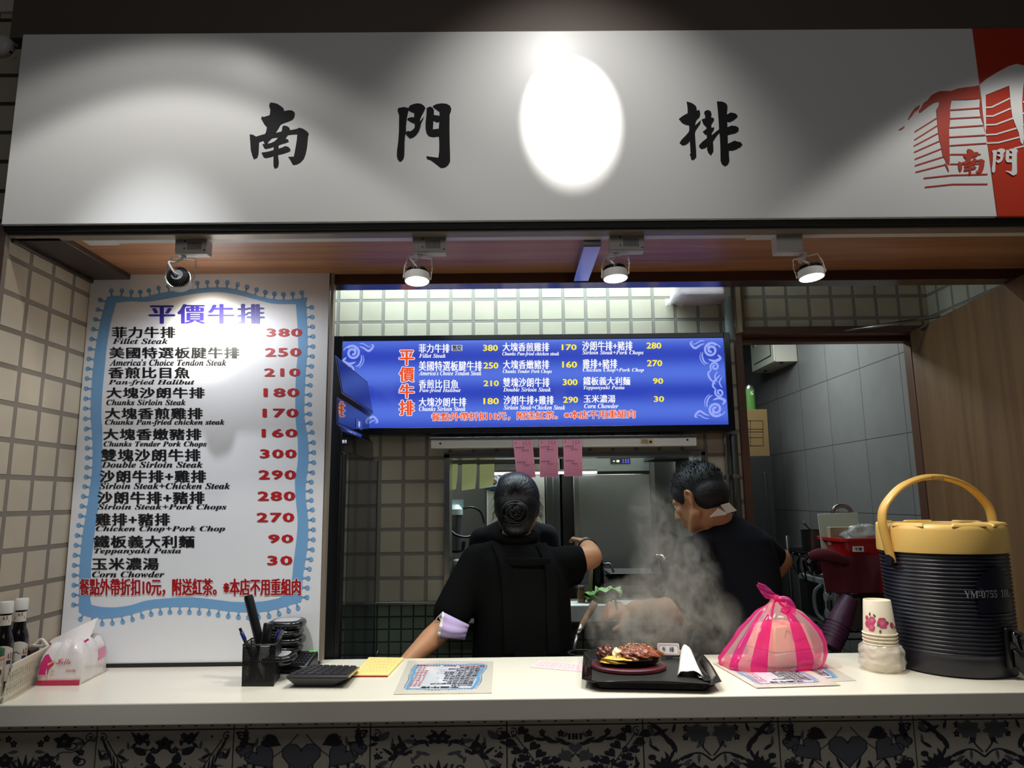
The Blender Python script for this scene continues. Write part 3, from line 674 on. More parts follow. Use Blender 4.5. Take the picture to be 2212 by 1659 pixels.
sn = nt.nodes.new('ShaderNodeMath'); sn.operation = 'SINE'; nt.links.new(ma.outputs[0], sn.inputs[0])
cr = nt.nodes.new('ShaderNodeValToRGB'); cr.color_ramp.elements[0].color = srgb(48, 70, 186); cr.color_ramp.elements[1].color = srgb(84, 114, 222)
mr = nt.nodes.new('ShaderNodeMapRange'); mr.inputs['From Min'].default_value = -1; nt.links.new(sn.outputs[0], mr.inputs['Value']); nt.links.new(mr.outputs[0], cr.inputs[0])
nt.links.new(cr.outputs[0], bsdf(M_scr).inputs['Emission Color'])
b = MB(); b.box((sx0, YT_+.008, sz0), (sx1, YT_+.03, sz1)); b.build('display', M_scr, tv)
M_tw = emis('screen_white', (250, 250, 255), 1.0); M_ty = emis('screen_yellow', (255, 236, 60), 1.0); M_to = emis('screen_orange', (238, 84, 40), 1.0); M_tl = emis('screen_lavender', (150, 168, 246), 1.0)
f1 = lambda px, py: W(px, py, YT_+.0072); f2 = lambda px, py: W(px, py, YT_+.0064)
TV = [(0, (905,971,743,762), (905,963,764,773), (1044,1075,745,758)), (1, (905,1041,780,801), (905,1040,801,811), (1045,1076,783,796)), (2, (905,990,820,839), (905,995,839,849), (1045,1077,822,834)), (3, (905,1007,859,878), (905,1006,878,888), (1045,1077,860,873)),
 (4, (1086,1186,740,759), (1085,1208,760,770), (1214,1245,744,756)), (5, (1087,1186,778,797), (1086,1192,798,808), (1215,1246,781,794)), (6, (1087,1187,816,836), (1087,1190,837,846), (1216,1247,819,832)), (7, (1088,1196,855,874), (1088,1221,875,885), (1217,1248,857,870)),
 (8, (1258,1366,737,757), (1258,1390,757,768), (1397,1428,740,753)), (9, (1259,1333,776,796), (1259,1391,795,805), (1398,1430,778,791)), (10, (1260,1361,814,832), (1260,1349,833,843), (1411,1432,817,829)), (11, (1261,1329,853,870), (1262,1336,872,882), (1413,1434,856,868))]
for i, rz_, re_, rp_ in TV:
    b = MB(); rect_text(b, MENU[i][0], rz_, f1, (.5, .1), space=1.05); b.build('dish_lettering', M_tw, tv, fix=False)
    b = MB(); rect_text(b, bi(MENU[i][1]), re_, f1, (.12, 0)); b.build('english_lettering', M_tw, tv, fix=False)
    b = MB(); rect_text(b, MENU[i][2], rp_, f1, (.7, .4)); b.build('price_lettering', M_ty, tv, fix=False)
b = MB()
for ch, y0, y1 in (('平', 756, 790), ('價', 792, 826), ('牛', 829, 861), ('排', 864, 898)): rect_text(b, ch, (863, 894, y0+1, y1-1), f1, (2.6, 1.8), rings=2)
nx = [(931, 1373)]
def fnote(f, dy): return lambda px, py: f(px, py-(px-931)*.0155+dy)
b.build('title_outline', M_tw, tv, fix=False)
b = MB(); rect_text(b, NOTE, (932,1372,892,910), fnote(f1, 0), (1.3, 1.0), rings=2); b.build('note_outline', M_tw, tv, fix=False)
b = MB()
for ch, y0, y1 in (('平', 756, 790), ('價', 792, 826), ('牛', 829, 861), ('排', 864, 898)): rect_text(b, ch, (863, 894, y0+1, y1-1), f2, (1.3, .7))
b.build('title_lettering', M_to, tv, fix=False)
b = MB(); rect_text(b, NOTE, (932,1372,892,910), fnote(f2, 0), (.6, .3)); b.build('note_lettering', M_to, tv, fix=False)
def swirl(b, f, cx, cy, s, sx=1, sy=1):
    g = lambda u, v: f(cx+sx*s*u, cy+sy*s*v)
    def sp(x, y, r, a0, turns, w, d=1):
        pts = [(x+r*(1-.8*t)*math.cos(a0+d*2*math.pi*turns*t), y+r*(1-.8*t)*math.sin(a0+d*2*math.pi*turns*t)) for t in [i/26 for i in range(27)]]; b.stroke(pts, w, g)
    sp(0, 0, 16, -2.4, 1.7, 5.2); sp(0, 0, 20.5, -2.9, .5, 2.2); b.stroke(catmull([V((14, -14)), V((24, -10)), V((34, -4)), V((42, -10)), V((44, -16)), V((39, -18))], 5), 5, g, taper=True)
    b.stroke(catmull([V((14, -20)), V((24, -19)), V((34, -13)), V((40, -14))], 5), 2.4, g, taper=True); b.stroke(catmull([V((-14, 10)), V((-20, 18)), V((-8, 24)), V((6, 20))], 5), 6, g, taper=True)
    b.stroke(catmull([V((18, 4)), V((19, 14)), V((14, 26)), V((6, 30))], 5), 3.6, g, taper=True); b.stroke(catmull([V((22, 4)), V((24, 16)), V((19, 27)), V((12, 33))], 5), 2, g, taper=True)
    sp(-8, 36, 10, .6, 1.4, 4, -1); b.stroke(catmull([V((-2, 42)), V((6, 50)), V((2, 62)), V((-10, 74))], 5), 4.5, g, taper=True); b.stroke(catmull([V((-14, 46)), V((-8, 58)), V((-14, 70))], 5), 3, g, taper=True)
for a_ in ((762, 762, 1.0), (1536, 756, 1.0, -1), (1546, 884, 1.0, -1, -1), (772, 896, .98, 1, -1)):
    b = MB(); swirl(b, f1, *a_); b.build('swirl_ornament', M_tl, tv, fix=False)
b = MB(); b.poly([[(975, 745), (999, 745), (999, 758), (975, 758)]], f1); b.build('sold_out_badge', emis('screen_badge', (176, 184, 200), 1), tv, fix=False)
b = MB(); rect_text(b, '售完', (978, 996, 746, 757), f2, (.5, .2)); b.build('badge_lettering', M_ink, tv, fix=False)

# ------------------------------------------------------------------ track and its four spotlights
tr = thing('light_track', (0, 1.965, 2.278), 'long white light track fixed under the wood soffit edge', 'track')
b = MB(); zt_ = W(1106, 509, 1.962).z
xa, xb = W(186, 516, 1.965).x, 2.3
b.box((xa, 1.955, zt_-.006), (xb, 1.985, 2.2805), 0); b.build('rail', M_lampwhite, tr, bevel=.001)
b = MB(); b.box((xa+.09, 1.9535, zt_-.001), (xb, 1.9552, zt_+.004)); b.build('slot', M_black, tr)
b = MB(); b.box((xa-.002, 1.95, zt_-.009), (xa+.085, 1.99, zt_-.004)); qx = W(1652, 503, 1.965).x; b.box((qx-.05, 1.951, zt_-.009), (qx+.05, 1.99, zt_-.005)); b.build('end_feed', M_lampwhite, tr)
M_lampface = mat('lit_lamp_face', (255, 250, 240), .3, emit=(255, 248, 235), estr=14)
M_fin = mat('black_heat_sink', (14, 14, 15), .35)
def track_lamp(pl, pr, pt, pb, label, aim, head, cyaw, grey=True, power=10, ang=70, blend=.7, pv=.2, spill=None, spill_w=4, beam=(1, .95, .85)):
    """box hanging on the track, wire stirrup, finned round head"""
    Yl = 1.952
    A, B2 = W(pl, pb, Yl), W(pr, pt, Yl)
    r = thing('track_spotlight', ((A.x+B2.x)/2, 1.97, B2.z), label, 'spotlight', 'spotlights on the track')
    x0, x1, z0, z1 = A.x, B2.x, A.z, B2.z
    b = MB(); b.box((x0, Yl, z0), (x1, Yl+.04, z1), 0)
    b.box((x0, Yl+.004, z0-.004), (x1, Yl+.036, z0), 1)
    b.build('driver_box', [M_lampgrey, M_lampwhite], r, bevel=.0012)
    if grey:
        b = MB(); w = x1-x0; h = z1-z0
        for i in range(13): xx = x0+w*(.40+.035*i); b.box((xx, Yl-.0006, z0+h*.2), (xx+w*.014, Yl+.0005, z0+h*.74))
        b.build('vent', M_blackmatt, r)
        for u, v in ((.30, .84), (.30, .3), (.94, .14)): b = MB(); c_ = V((x0+w*u, Yl-.0008, z0+h*v)); b.cyl(c_, c_+V((0, .0014, 0)), .0026, n=10); b.build('screw', M_darkmetal, r)
    H = V(head); d = (V(aim)-H).normalized(); R_ = .0365
    q = d.to_track_quat('Z', 'Y').to_matrix()
    side = V((math.cos(cyaw), math.sin(cyaw), 0)); side = (side-d*side.dot(d)).normalized()
    # head: white ring (open towards d), black finned heat sink behind it
    b = MB(); b.lathe([(R_*.93, .012), (R_, .012), (R_*1.0, -.010), (R_*.93, -.012), (R_*.88, -.006), (R_*.88, .004)], H, 36, M=q, cap=False); b.build('ring', M_lampwhite, r, smooth=True, auto=40)
    b = MB(); b.lathe([(0, .0105), (R_*.93, .0108), (R_*.93, .009), (0, .009)], H, 36, M=q); b.build('lens', M_lampface, r)
    b = MB(); b.lathe([(R_*.86, -.006), (R_*.8, -.012), (R_*.42, -.020), (0, -.020)], H, 30, M=q)
    for j in range(36):
        a = 2*math.pi*j/36; e = V((math.cos(a), math.sin(a), 0)); n_ = V((-e.y, e.x, 0))*.0007
        p = [e*R_*.5+V((0, 0, -.016)), e*R_*.88+V((0, 0, -.008)), e*R_*.84+V((0, 0, -.024)), e*R_*.5+V((0, 0, -.027))]
        vs = [H+q @ (u+n_) for u in p]+[H+q @ (u-n_) for u in p]
        b.add(vs, [(0, 1, 2, 3), (7, 6, 5, 4), (0, 4, 5, 1), (1, 5, 6, 2), (2, 6, 7, 3), (3, 7, 4, 0)])
    b.build('heat_sink', M_fin, r)
    b = MB(); b.lathe([(R_*.46, -.020), (R_*.46, -.0275), (0, -.028)], H, 24, M=q); b.build('back_plate', mat('grey_back_plate', (124, 124, 126), .6), r)
    # stirrup
    piv = V((x0+(x1-x0)*pv, 1.972, z0-.006)); top = piv+V((0, 0, -.006))
    b = MB()
    s1, s2 = H+side*(R_*1.08), H-side*(R_*1.08); t1, t2 = top+side*.034, top-side*.034
    for s_, t_ in ((s1, t1), (s2, t2)):
        m_ = (s_+t_)/2+side*(.004 if s_ is s1 else -.004)
        for off in (-.0045, .0045):
            o3 = side.cross(V((0, 0, 1)))*off; b.tube([t_+o3, m_+o3*1.1, s_+o3*.6], .0011, 6)
        for k in (.25, .45, .65): c_ = t_.lerp(s_, k); o3 = side.cross(V((0, 0, 1)))*.0045; b.tube([c_-o3, c_+o3*.6+(s_-t_)*.1], .0009, 5)
        b.cyl(s_-side*.002, s_+side*.002, .004, n=10)
    b.hexa([t1+V((0, -.006, -.001)), t1+V((0, .006, -.001)), t2+V((0, .006, -.001)), t2+V((0, -.006, -.001)), t1+V((0, -.006, .001)), t1+V((0, .006, .001)), t2+V((0, .006, .001)), t2+V((0, -.006, .001))])
    b.build('stirrup', M_lampwhite, r)
    b = MB(); b.cyl(top, piv+V((0, 0, .008)), .007, n=12); b.build('swivel', M_lampgrey, r)
    b = MB(); e = H-d*.026+side*.004; out = side*(-.03)
    b.tube(catmull([top+V((0, -.004, -.002)), top+V((0, -.012, -.018))+out*.6, (top+e)/2+out*.9-d*.012+V((0, -.008, 0)), e-d*.012+out*.3, e], 6), .0034, 8); b.build('cable', M_lampwhite, r, smooth=True)
    if spill: spot('spotlight_spill', tuple(H+d*.021), tuple(H+V(spill)), spill_w, 165, .5, (.93, .96, 1), .03)
    sl = spot('spotlight_beam', tuple(H+d*.02), tuple(H+d), power, ang, blend, beam, .03)
    return r
h1 = W(388, 604, 1.99)
track_lamp(377, 447, 516, 545, 'leftmost track spotlight, turned to the menu board with its black fins showing', tuple(W(450, 722, YM)), tuple(h1), -.15, power=17, ang=54, blend=.95, beam=(1, .94, .76), spill=(.05, .2, -.5), spill_w=7)
h2 = W(901, 600, 1.95); track_lamp(891, 963, 511, 543, 'lit track spotlight next right of the tall menu board', tuple(h2+V((.02, -.14, -1))), tuple(h2), .25, power=27, ang=118, blend=.9)
h3 = W(1329, 594, 1.95); track_lamp(1318, 1391, 507, 539, 'lit track spotlight beside the blue-tinted bar of the soffit', tuple(h3+V((.03, -.08, -1))), tuple(h3), -.3, power=29, ang=118, blend=.9)
h4 = W(1752, 592, 1.95); track_lamp(1679, 1733, 504, 542, 'rightmost lit track spotlight, with a plain box over the doorway side', tuple(h4+V((.06, -.10, -1))), tuple(h4), -.5, grey=False, pv=1.15, power=29, ang=118, blend=.9)
# ------------------------------------------------------------------ range hood and glass at the left
M_hoodglass = mat('black_glass', (6, 6, 9), .05, coat=.5)
hd = thing('range_hood', (-.6, 2.42, 1.6), 'black side-draught range hood with slanted glass faces at the end of the counter', 'range hood')
y0, y1 = 2.43, 3.01
def hoodprof(y, sh=0):  # x-z profile, front is +x
    return [V((x, y, z)) for x, z in ((-.66, 2.0), (-.605+sh, 2.0), (-.555, 1.875), (-.565, 1.86), (-.60, 1.855), (-.585, 1.735), (-.555, 1.725), (-.555, 1.64), (-.66, 1.64))]
pz = hoodprof(y0); n = len(pz)
def WX(px, py, x):
    r = CF + CR*((px-1106)/FPX) - CU*((py-829.5)/FPX); return EYE + r*((x-EYE.x)/r.x)
# profile read where the near end stands
pr_ = [(-.665, W(706, 765, y0).z), (W(724, 767, y0).x, W(724, 767, y0).z), (W(738, 850, y0).x, W(738, 850, y0).z), (W(728, 857, y0).x, W(728, 857, y0).z), (W(727, 915, y0).x, W(727, 915, y0).z), (W(737, 928, y0).x, W(737, 928, y0).z), (W(738, 976, y0).x, W(738, 976, y0).z), (-.665, W(706, 975, y0).z)]
b = MB(); A = [V((x, y0, z)) for x, z in pr_]; B_ = [V((x, y1, z)) for x, z in pr_]; k = len(A)
b.add(A+B_, [(i, (i+1) % k, k+(i+1) % k, k+i) for i in range(k)]+[tuple(range(k-1, -1, -1)), tuple(range(k, 2*k))])
b.build('housing', M_black, hd, auto=30)
def panel(i, name, g0=.004, m=M_hoodglass):
    a, c_ = A[i], A[i+1]; d = c_-a; nn = V((d.z, 0, -d.x)).normalized(); nn = nn if nn.x > 0 else -nn
    q = [a+d*.06+nn*.0015, a+d*.94+nn*.0015]; b = MB(); e = V((0, y1-y0, 0))
    b.add([q[0]+e*.03, q[1]+e*.03, q[1]+e*.98, q[0]+e*.98]+[p-nn*.0012 for p in (q[0]+e*.03, q[1]+e*.03, q[1]+e*.98, q[0]+e*.98)], [(0, 1, 2, 3), (7, 6, 5, 4), (0, 4, 5, 1), (1, 5, 6, 2), (2, 6, 7, 3), (3, 7, 4, 0)])
    return b.build(name, m, hd), q, nn
panel(1, 'upper_glass'); lo, q_, nn = panel(4, 'lower_glass'); lo2, q2, n2 = panel(3, 'middle_glass'); 
panel(5, 'filter_cover', m=M_blackgloss)
b = MB(); a = q2[0].lerp(q2[1], .65)+n2*.002; e = V((0, 1, 0)); u = (q2[1]-q2[0]).normalized()
a = a+e*.30; b.add([a-u*.018, a+u*.018, a+u*.018+e*.12, a-u*.018+e*.12], [(0, 1, 2, 3)]); b.build('control_display', mat('hood_display', (20, 26, 60), .2, emit=(70, 100, 200), estr=.35), hd, fix=False)
b = MB(); put_text(b, '排', .0, .0, 1, 1, lambda s, t: a+n2*.001+e*(.04+.03*s)+u*(.012-.024*t)); b.build('display_lettering', M_tw, hd, fix=False)
b = MB(); c0 = W(740, 945, y0-.002); b.box(c0+V((-.003, 0, -.028)), c0+V((.018, .0015, .0))); b.build('badge', mat('navy_badge', (24, 28, 62), .3), hd)
b = MB(); put_text(b, '售完', 0, 0, 1, 1, lambda s, t: c0+V((-.001+.016*s, -.0008, -.02+.012*t))); b.build('badge_lettering', M_tw, hd, fix=False)
# black post under the hood and the tinted glass screen
x0, x1 = W(698, 1200, 2.44).x, W(739, 1200, 2.44).x
b = MB(); b.box((x0, 2.42, 0), (x1, 2.47, A[6].z-.002)); b.box((x1-.012, 2.415, .0), (x1-.006, 2.42, A[6].z-.01))
tag(b.build('support_post', M_black, bevel=.003), 'tall black metal post under the range hood beside the menu board', 'post')
gs = thing('glass_screen', (-.56, 2.7, 0), 'dark tinted glass screen standing behind the black post', 'glass screen')
M_tint = mat('tinted_glass', (40, 40, 42), .06, alpha=.55)
b = MB(); gx = W(748, 1200, 2.47).x; gx2 = W(809, 1250, 2.95).x
b.hexa([V((gx, 2.471, .4)), V((gx+.004, 2.471, .4)), V((gx2+.004, 2.95, .4)), V((gx2, 2.95, .4)), V((gx, 2.471, A[6].z-.005)), V((gx+.004, 2.471, A[6].z-.005)), V((gx2+.004, 2.95, A[6].z-.005)), V((gx2, 2.95, A[6].z-.005))]); b.build('pane', M_tint, gs)
b = MB(); b.box((gx2, 2.949, .4), (gx2+.006, 2.955, A[6].z-.005)); b.build('edge', M_steeldark, gs)
b = MB(); q = W(803, 1425, 2.52); b.tube([V((q.x-.0, 2.52, .0)), q+V((.0, 0, -.12)), q+V((.01, .0, .0)), q+V((.022, .0, .03))], .005, 8); tag(b.build('black_rod', M_black, smooth=True), 'thin black rod poking up behind the counter by the glass screen', 'rod')

# ------------------------------------------------------------------ order rail with pink slips
YR = 3.03
rl = thing('order_rail', tuple(W(1218, 968, YR)), 'long white aluminium rail under the menu screen holding order slips', 'rail')
ra, rb_ = W(931, 968, YR), W(1505, 957, YR); rz1 = W(1218, 941, YR).z; rz0 = W(1218, 966, YR).z
b = MB(); b.box((ra.x, YR, rz0), (rb_.x, YR+.03, rz1-.012)); b.box((ra.x, YR+.03, rz0+.004), (rb_.x, YB-.0005, rz1-.016)); b.build('bar', mat('white_rail', (244, 238, 228), .35), rl, bevel=.002)
b = MB(); b.box((ra.x-.002, YR-.004, rz1-.012), (rb_.x+.002, YR+.032, rz1-.002)); b.build('top_channel', M_steeldark, rl, bevel=.001)
for px, py in ((951, 958), (1485, 950)): b = MB(); c_ = W(px, py, YR-.001); b.cyl(c_, c_+V((0, .002, 0)), .0045, n=12); b.build('screw', M_black, rl)
b = MB(); c_ = W(1397, 953, YR-.0008); b.box(c_+V((-.028, 0, -.012)), c_+V((.028, .0006, .012))); b.build('sticker', mat('cream_sticker', (222, 206, 160), .5), rl)
b = MB()
for i in range(4): b.box(c_+V((-.022, -.0006, .007-.005*i)), c_+V((.004+.004*(i % 2), -.0002, .0085-.005*i)))
b.box(c_+V((.012, -.0006, -.008)), c_+V((.022, -.0002, .002))); b.build('sticker_print', M_ink, rl)
M_pink = mat('pink_slip', (226, 140, 162), .6); M_pinkline = mat('slip_grid', (178, 92, 118), .6); M_slipink = mat('slip_ink', (70, 44, 60), .6)
def slip(corners, label, seed):
    rng = random.Random(seed); tl, tr_, br_, bl = [W(px, py, YR-d) for (px, py), d in zip(corners, (.003, .003, .016, .02))]
    t = thing('order_slip', tuple(tl), label, 'order slip', 'pink order slips on the rail')
    def f(u, v, off=0):  # u across, v down
        p = tl.lerp(tr_, u).lerp(bl.lerp(br_, u), v); return p+V((0, -.006*math.sin(v*2.4)*v-off, 0))
    b = MB(); nv = 10; vs = [f(u, i/nv) for i in range(nv+1) for u in (0, .5, 1)]+[f(u, i/nv, -.0004) for i in range(nv+1) for u in (0, .5, 1)]; m = 3*(nv+1)
    fs_ = []
    for i in range(nv):
        for j in (0, 1): a = 3*i+j; fs_ += [(a, a+1, a+4, a+3), (m+a+3, m+a+4, m+a+1, m+a)]
    b.add(vs, fs_); b.build('paper', M_pink, t)
    g = lambda u, v: f(u, v, .0008)
    b = MB()
    for i in range(1, 22): v = i/22; b.stroke([(.03, v), (.5, v), (.97, v)], .005, g)
    for i in range(1, 8): u = i/8; b.stroke([(u, .16+.02*j) for j in range(0, 40, 3)], .008, g)
    b.build('grid_print', M_pinkline, t, fix=False)
    b = MB(); h = lambda u, v: f(u, v, .0014)
    for v0, us in ((.05, (.1, .5, .65, .8)), (.085, (.1, .5, .66, .82)), (.12, (.5, .66, .82)), (.19, tuple(.08+.055*i for i in range(9))), (.235, (.45,)), (.27, (.4, .47, .52, .6, .66, .72)), (.58, tuple(.08+.055*i for i in range(9))), (.62, (.45,)), (.66, (.42, .5, .56, .63, .7, .92))):
        for u in us: b.stroke([(u, v0+rng.uniform(-.004, .004)), (u+.04, v0+rng.uniform(-.006, .006))], .018, h)
    b.build('print', M_slipink, t, fix=False)
slip([(1108, 951), (1150, 950), (1157, 1031), (1117, 1034)], 'tilted pink order slip, first of the three on the white rail', 1)
slip([(1165, 950), (1205, 949), (1206, 1030), (1166, 1031)], 'middle pink order slip of the three on the white rail', 2)
slip([(1217, 949), (1257, 948), (1258, 1029), (1218, 1029)], 'last pink order slip on the rail, nearest the steel refrigerator display', 3)

# pipes right of the screen
b = MB(); b.cyl(W(1575, 700, 3.09).xyz*1, (W(1575, 700, 3.09).x, 3.09, 2.79), .019, n=20); b.cyl((W(1575, 700, 3.09).x, 3.09, W(1575, 735, 3.09).z), W(1575, 700, 3.09), .019, n=20)
tag(b.build('pipe', mat('grey_blue_pipe', (150, 170, 176), .4), smooth=True, auto=40), 'grey-blue vertical pipe rising from behind the menu screen', 'pipe')
xq = W(1588, 660, YB).x; b = MB(); b.box((xq-.012, YB-.05, W(1588, 723, YB).z), (xq+.012, YB-.0005, 2.79)); tag(b.build('cable_trunking', mat('beige_trunking', (196, 184, 160), .45), bevel=.003), 'beige cable trunking on the tiled wall above the doorway frame', 'trunking')
for px, r_, m_, lab in ((1588, .016, M_steeldark, 'dark grey conduit below the menu screen beside the doorway'), (1570, .008, M_steel, 'thin steel conduit below the menu screen, beside the thicker grey one')):
    b = MB(); c_ = W(px, 1000, YB-(.022 if r_ > .01 else .012)); b.cyl((c_.x, c_.y, .2), (c_.x, c_.y, W(px, 938, YB).z), r_, n=16); cd = b.build('conduit', m_, smooth=True, auto=40); tag(cd, lab, 'conduit')
    b = MB(); cz = W(px, 1029, YB-.025).z; b.cyl((c_.x, c_.y, cz-.008), (c_.x, c_.y, cz+.008), r_+.003, n=16); b.box((c_.x-r_-.005, YB-.006, cz-.007), (c_.x+r_+.005, YB-.0008, cz+.007)); cl_ = b.build('clamp', M_steel, cd)
# plastic-wrapped lamp box near the ceiling
M_wrap = mat('clear_wrap', (236, 230, 238), .18, alpha=.5, bump=.4, bump_scale=40)
wl_ = thing('wrapped_box', tuple(W(1510, 630, 3.1)), 'white box wrapped in wrinkled clear plastic above the end of the menu screen', 'box')
xa, xb = W(1455, 630, 3.06).x, W(1552, 630, 3.06).x
b = MB(); b.box((xa, 2.97, W(1510, 634, 2.97).z), (xb, YB-.001, 2.66)); b.build('inner_box', mat('pinkish_white_box', (232, 222, 222), .5), wl_, bevel=.01)
b = MB(); rng = random.Random(3); nx_, ny_ = 12, 6; vs = []
zb = W(1510, 646, 2.97).z
for j in range(ny_+1):
    for i in range(nx_+1):
        u, v = i/nx_, j/ny_; a = math.pi*v
        vs.append(V((xa-.02+(xb-xa+.04)*u, 3.05-.1*math.cos(a)-.0*u, zb+.03-.03*math.sin(a)*math.sin(math.pi*(.1+.8*u))**.5+rng.uniform(-.006, .006)+(.05 if j in (0, ny_) else 0))))
b.add(vs, [(j*(nx_+1)+i, j*(nx_+1)+i+1, (j+1)*(nx_+1)+i+1, (j+1)*(nx_+1)+i) for j in range(ny_) for i in range(nx_)]); b.build('plastic_wrap', M_wrap, wl_, smooth=True)

# ------------------------------------------------------------------ kitchen behind the opening
M_kwall = mat('grey_kitchen_wall', (92, 92, 88), .5, noise_amt=.08, noise_scale=4)
b = MB(); b.box((-1.0, 4.62, 0), (1.3, 4.7, 2.8), 0); struct(b.build('wall_kitchen_back', M_kwall))
b = MB(); b.box((-1.05, YB+T+.02, 0), (-.98, 4.7, 2.8)); struct(b.build('wall_kitchen_left', M_kwall))
b = MB(); b.box((W(1560, 985, YB).x, YB+T, 0), (W(1560, 985, YB).x+.06, 4.7, 2.8)); struct(b.build('wall_kitchen_right', M_kwall))
# dark duct with green slips taped to it
YD = 3.62
b = MB(); b.box((W(940, 980, YD).x, YD, W(1050, 1003, YD).z), (W(1168, 980, YD).x, YD+.05, W(1050, 972, YD).z+.03))
DUCT = tag(b.build('air_duct', mat('dark_brown_panel', (34, 31, 29), .45), bevel=.003), 'dark air duct across the top of the opening with green slips taped on', 'duct')
M_greenslip = mat('pale_green_slip', (232, 238, 196), .6); _nt = M_greenslip.node_tree; _tl = _nt.nodes.new('ShaderNodeBsdfTranslucent'); _tl.inputs[0].default_value = srgb(236, 244, 196); _mx = _nt.nodes.new('ShaderNodeMixShader'); _mx.inputs[0].default_value = .55
_nt.links.new(bsdf(M_greenslip).outputs[0], _mx.inputs[1]); _nt.links.new(_tl.outputs[0], _mx.inputs[2]); _nt.links.new(_mx.outputs[0], _nt.nodes['Material Output'].inputs['Surface'])
for (xa, xb, yb, lab) in ((966, 989, 1061, 'pale green slip cut off by the frame of the opening'), (998, 1030, 1060, 'middle pale green slip taped to the dark duct'), (1036, 1068, 1056, 'pale green slip of the dark duct nearest the person in black polo')):
    b = MB(); n = 8; L_ = [W(xa, 1003+(yb-1003)*i/n, YD-.003) for i in range(n+1)]; R_ = [W(xb-(3*(i/n)**2), 1002+(yb-4-1002)*i/n, YD-.003) for i in range(n+1)]
    vs = []
    for i in range(n+1): o = V((0, -.03*(i/n)**2, 0)); vs += [L_[i]+o, R_[i]+o*1.5]
    vs += [p+V((0, .0006, 0)) for p in vs]; m = 2*(n+1)
    b.add(vs, [(2*i, 2*i+1, 2*i+3, 2*i+2) for i in range(n)]+[(m+2*i+2, m+2*i+3, m+2*i+1, m+2*i) for i in range(n)])
    tag(b.build('paper_slip', M_greenslip, smooth=True), lab, 'paper slip', 'green slips on the dark duct')
# water filter with hose
YF = 3.75
wf = thing('water_filter', tuple(W(984, 1190, YF)), 'grey water filter canister with a pale cap behind the opening', 'water filter')
c0 = W(984, 1112, YF); c1 = W(984, 1190, YF); r_ = abs(W(999, 1112, YF).x-W(969, 1112, YF).x)/2
b = MB(); b.lathe([(0, 0), (r_*.9, .003), (r_*.93, (c0-c1).z)], c1, 24); b.build('canister', mat('smoky_canister', (70, 72, 80), .2), wf, smooth=True, auto=40)
b = MB(); h = W(984, 1090, YF).z-c0.z; b.lathe([(r_*1.08, 0), (r_*1.08, h*.55), (r_*.8, h*.75), (r_*.5, h)], c0, 24); b.box(c0+V((-r_*1.3, r_*.2, h*.7)), c0+V((r_*1.1, r_*.5, h*1.5))); b.build('cap', mat('pale_blue_cap', (176, 198, 204), .35), wf, auto=40)
b = MB(); b.tube(catmull([c0+V((r_, 0, h*.6)), W(1020, 1096, YF), W(1038, 1106, YF+.05), W(1046, 1130, YF+.1)], 6), .006, 8); b.tube(catmull([W(968, 1140, YF-.06), W(985, 1156, YF-.07), W(1012, 1160, YF-.04), W(1040, 1145, YF)], 6), .008, 8); b.tube(catmull([c1+V((r_*.9, 0, .02)), W(1003, 1168, YF), W(998, 1190, YF), W(975, 1192, YF)], 6), .007, 8); b.build('hose', M_black, wf, smooth=True)
# low steel counter unit inside
b = MB(); b.box((-.97, 3.7, 0), (W(1040, 1225, 3.7).x, 4.3, W(1000, 1222, 3.9).z)); tag(b.build('steel_bench', M_steeldark, bevel=.004), 'low steel bench below the water filter', 'bench')
b = MB(); bz = W(1000, 1222, 3.9).z; q = W(985, 1235, 3.66); b.ell(q, (.07, .05, .07)); b.tube([q, q+V((.08, 0, .07)), q+V((.14, 0, .06))], .014, 10); tag(b.build('black_hose_coil', M_black, smooth=True), 'black coiled hose nozzle beside the opening frame, over the steel bench', 'hose')

# refrigerators
YFr = 4.05
fz = W(1240, 1018, YFr).z
fg = thing('refrigerator', (W(1110, 1300, YFr).x, YFr, 0), 'pale grey upright refrigerator behind the person in black polo with a round badge', 'refrigerator')
xa, xb = W(1048, 1200, YFr).x, W(1214, 1200, YFr).x
b = MB(); b.box((xa, YFr+.04, .02), (xb, 4.55, 2.1)); b.build('body', M_steeldark, fg, bevel=.004)
b = MB(); b.box((xa+.01, YFr, .1), (xb-.09, YFr+.04, fz-.02)); b.build('door', mat('pale_fridge_door', (196, 198, 190), .3, .0), fg, bevel=.008)
b = MB(); b.box((xb-.085, YFr-.005, .1), (xb-.04, YFr+.03, fz-.02)); b.build('door_edge', M_steeldark, fg, bevel=.004)
b = MB(); b.box((xa, YFr-.01, fz), (xb, YFr+.04, 2.1)); b.build('header', M_steel, fg, bevel=.004)
c_ = W(1066, 1041, YFr-.004)
b = MB(); b.cyl(c_+V((0, -.001, 0)), c_+V((0, .003, 0)), .052, n=28); b.build('badge', mat('navy_round_badge', (36, 62, 92), .4), fg)
b = MB(); fbd = lambda u, v: c_+V((u, -.0022, v)); b.disc((0, 0), .045, fbd, 0, 24); b.build('badge_face', mat('badge_white', (210, 216, 216), .4), fg, fix=False)
b = MB(); fb2 = lambda u, v: c_+V((u, -.0032, v)); put_text(b, 'KIN', -.022, .022, .022, .038, fb2); b.disc((0, -.002), .02, fb2, 0, 18, .016); b.poly([[(-.05, -.045), (.05, -.045), (.05, -.026), (-.05, -.026)]], fb2); b.build('badge_print', mat('badge_navy_print', (32, 58, 88), .4), fg, fix=False)
b = MB(); fb3 = lambda u, v: c_+V((u, -.004, v)); b.disc((0, 0), .014, fb3, 0, 16, .01); b.build('badge_mark', mat('badge_ochre', (150, 112, 60), .5), fg, fix=False)
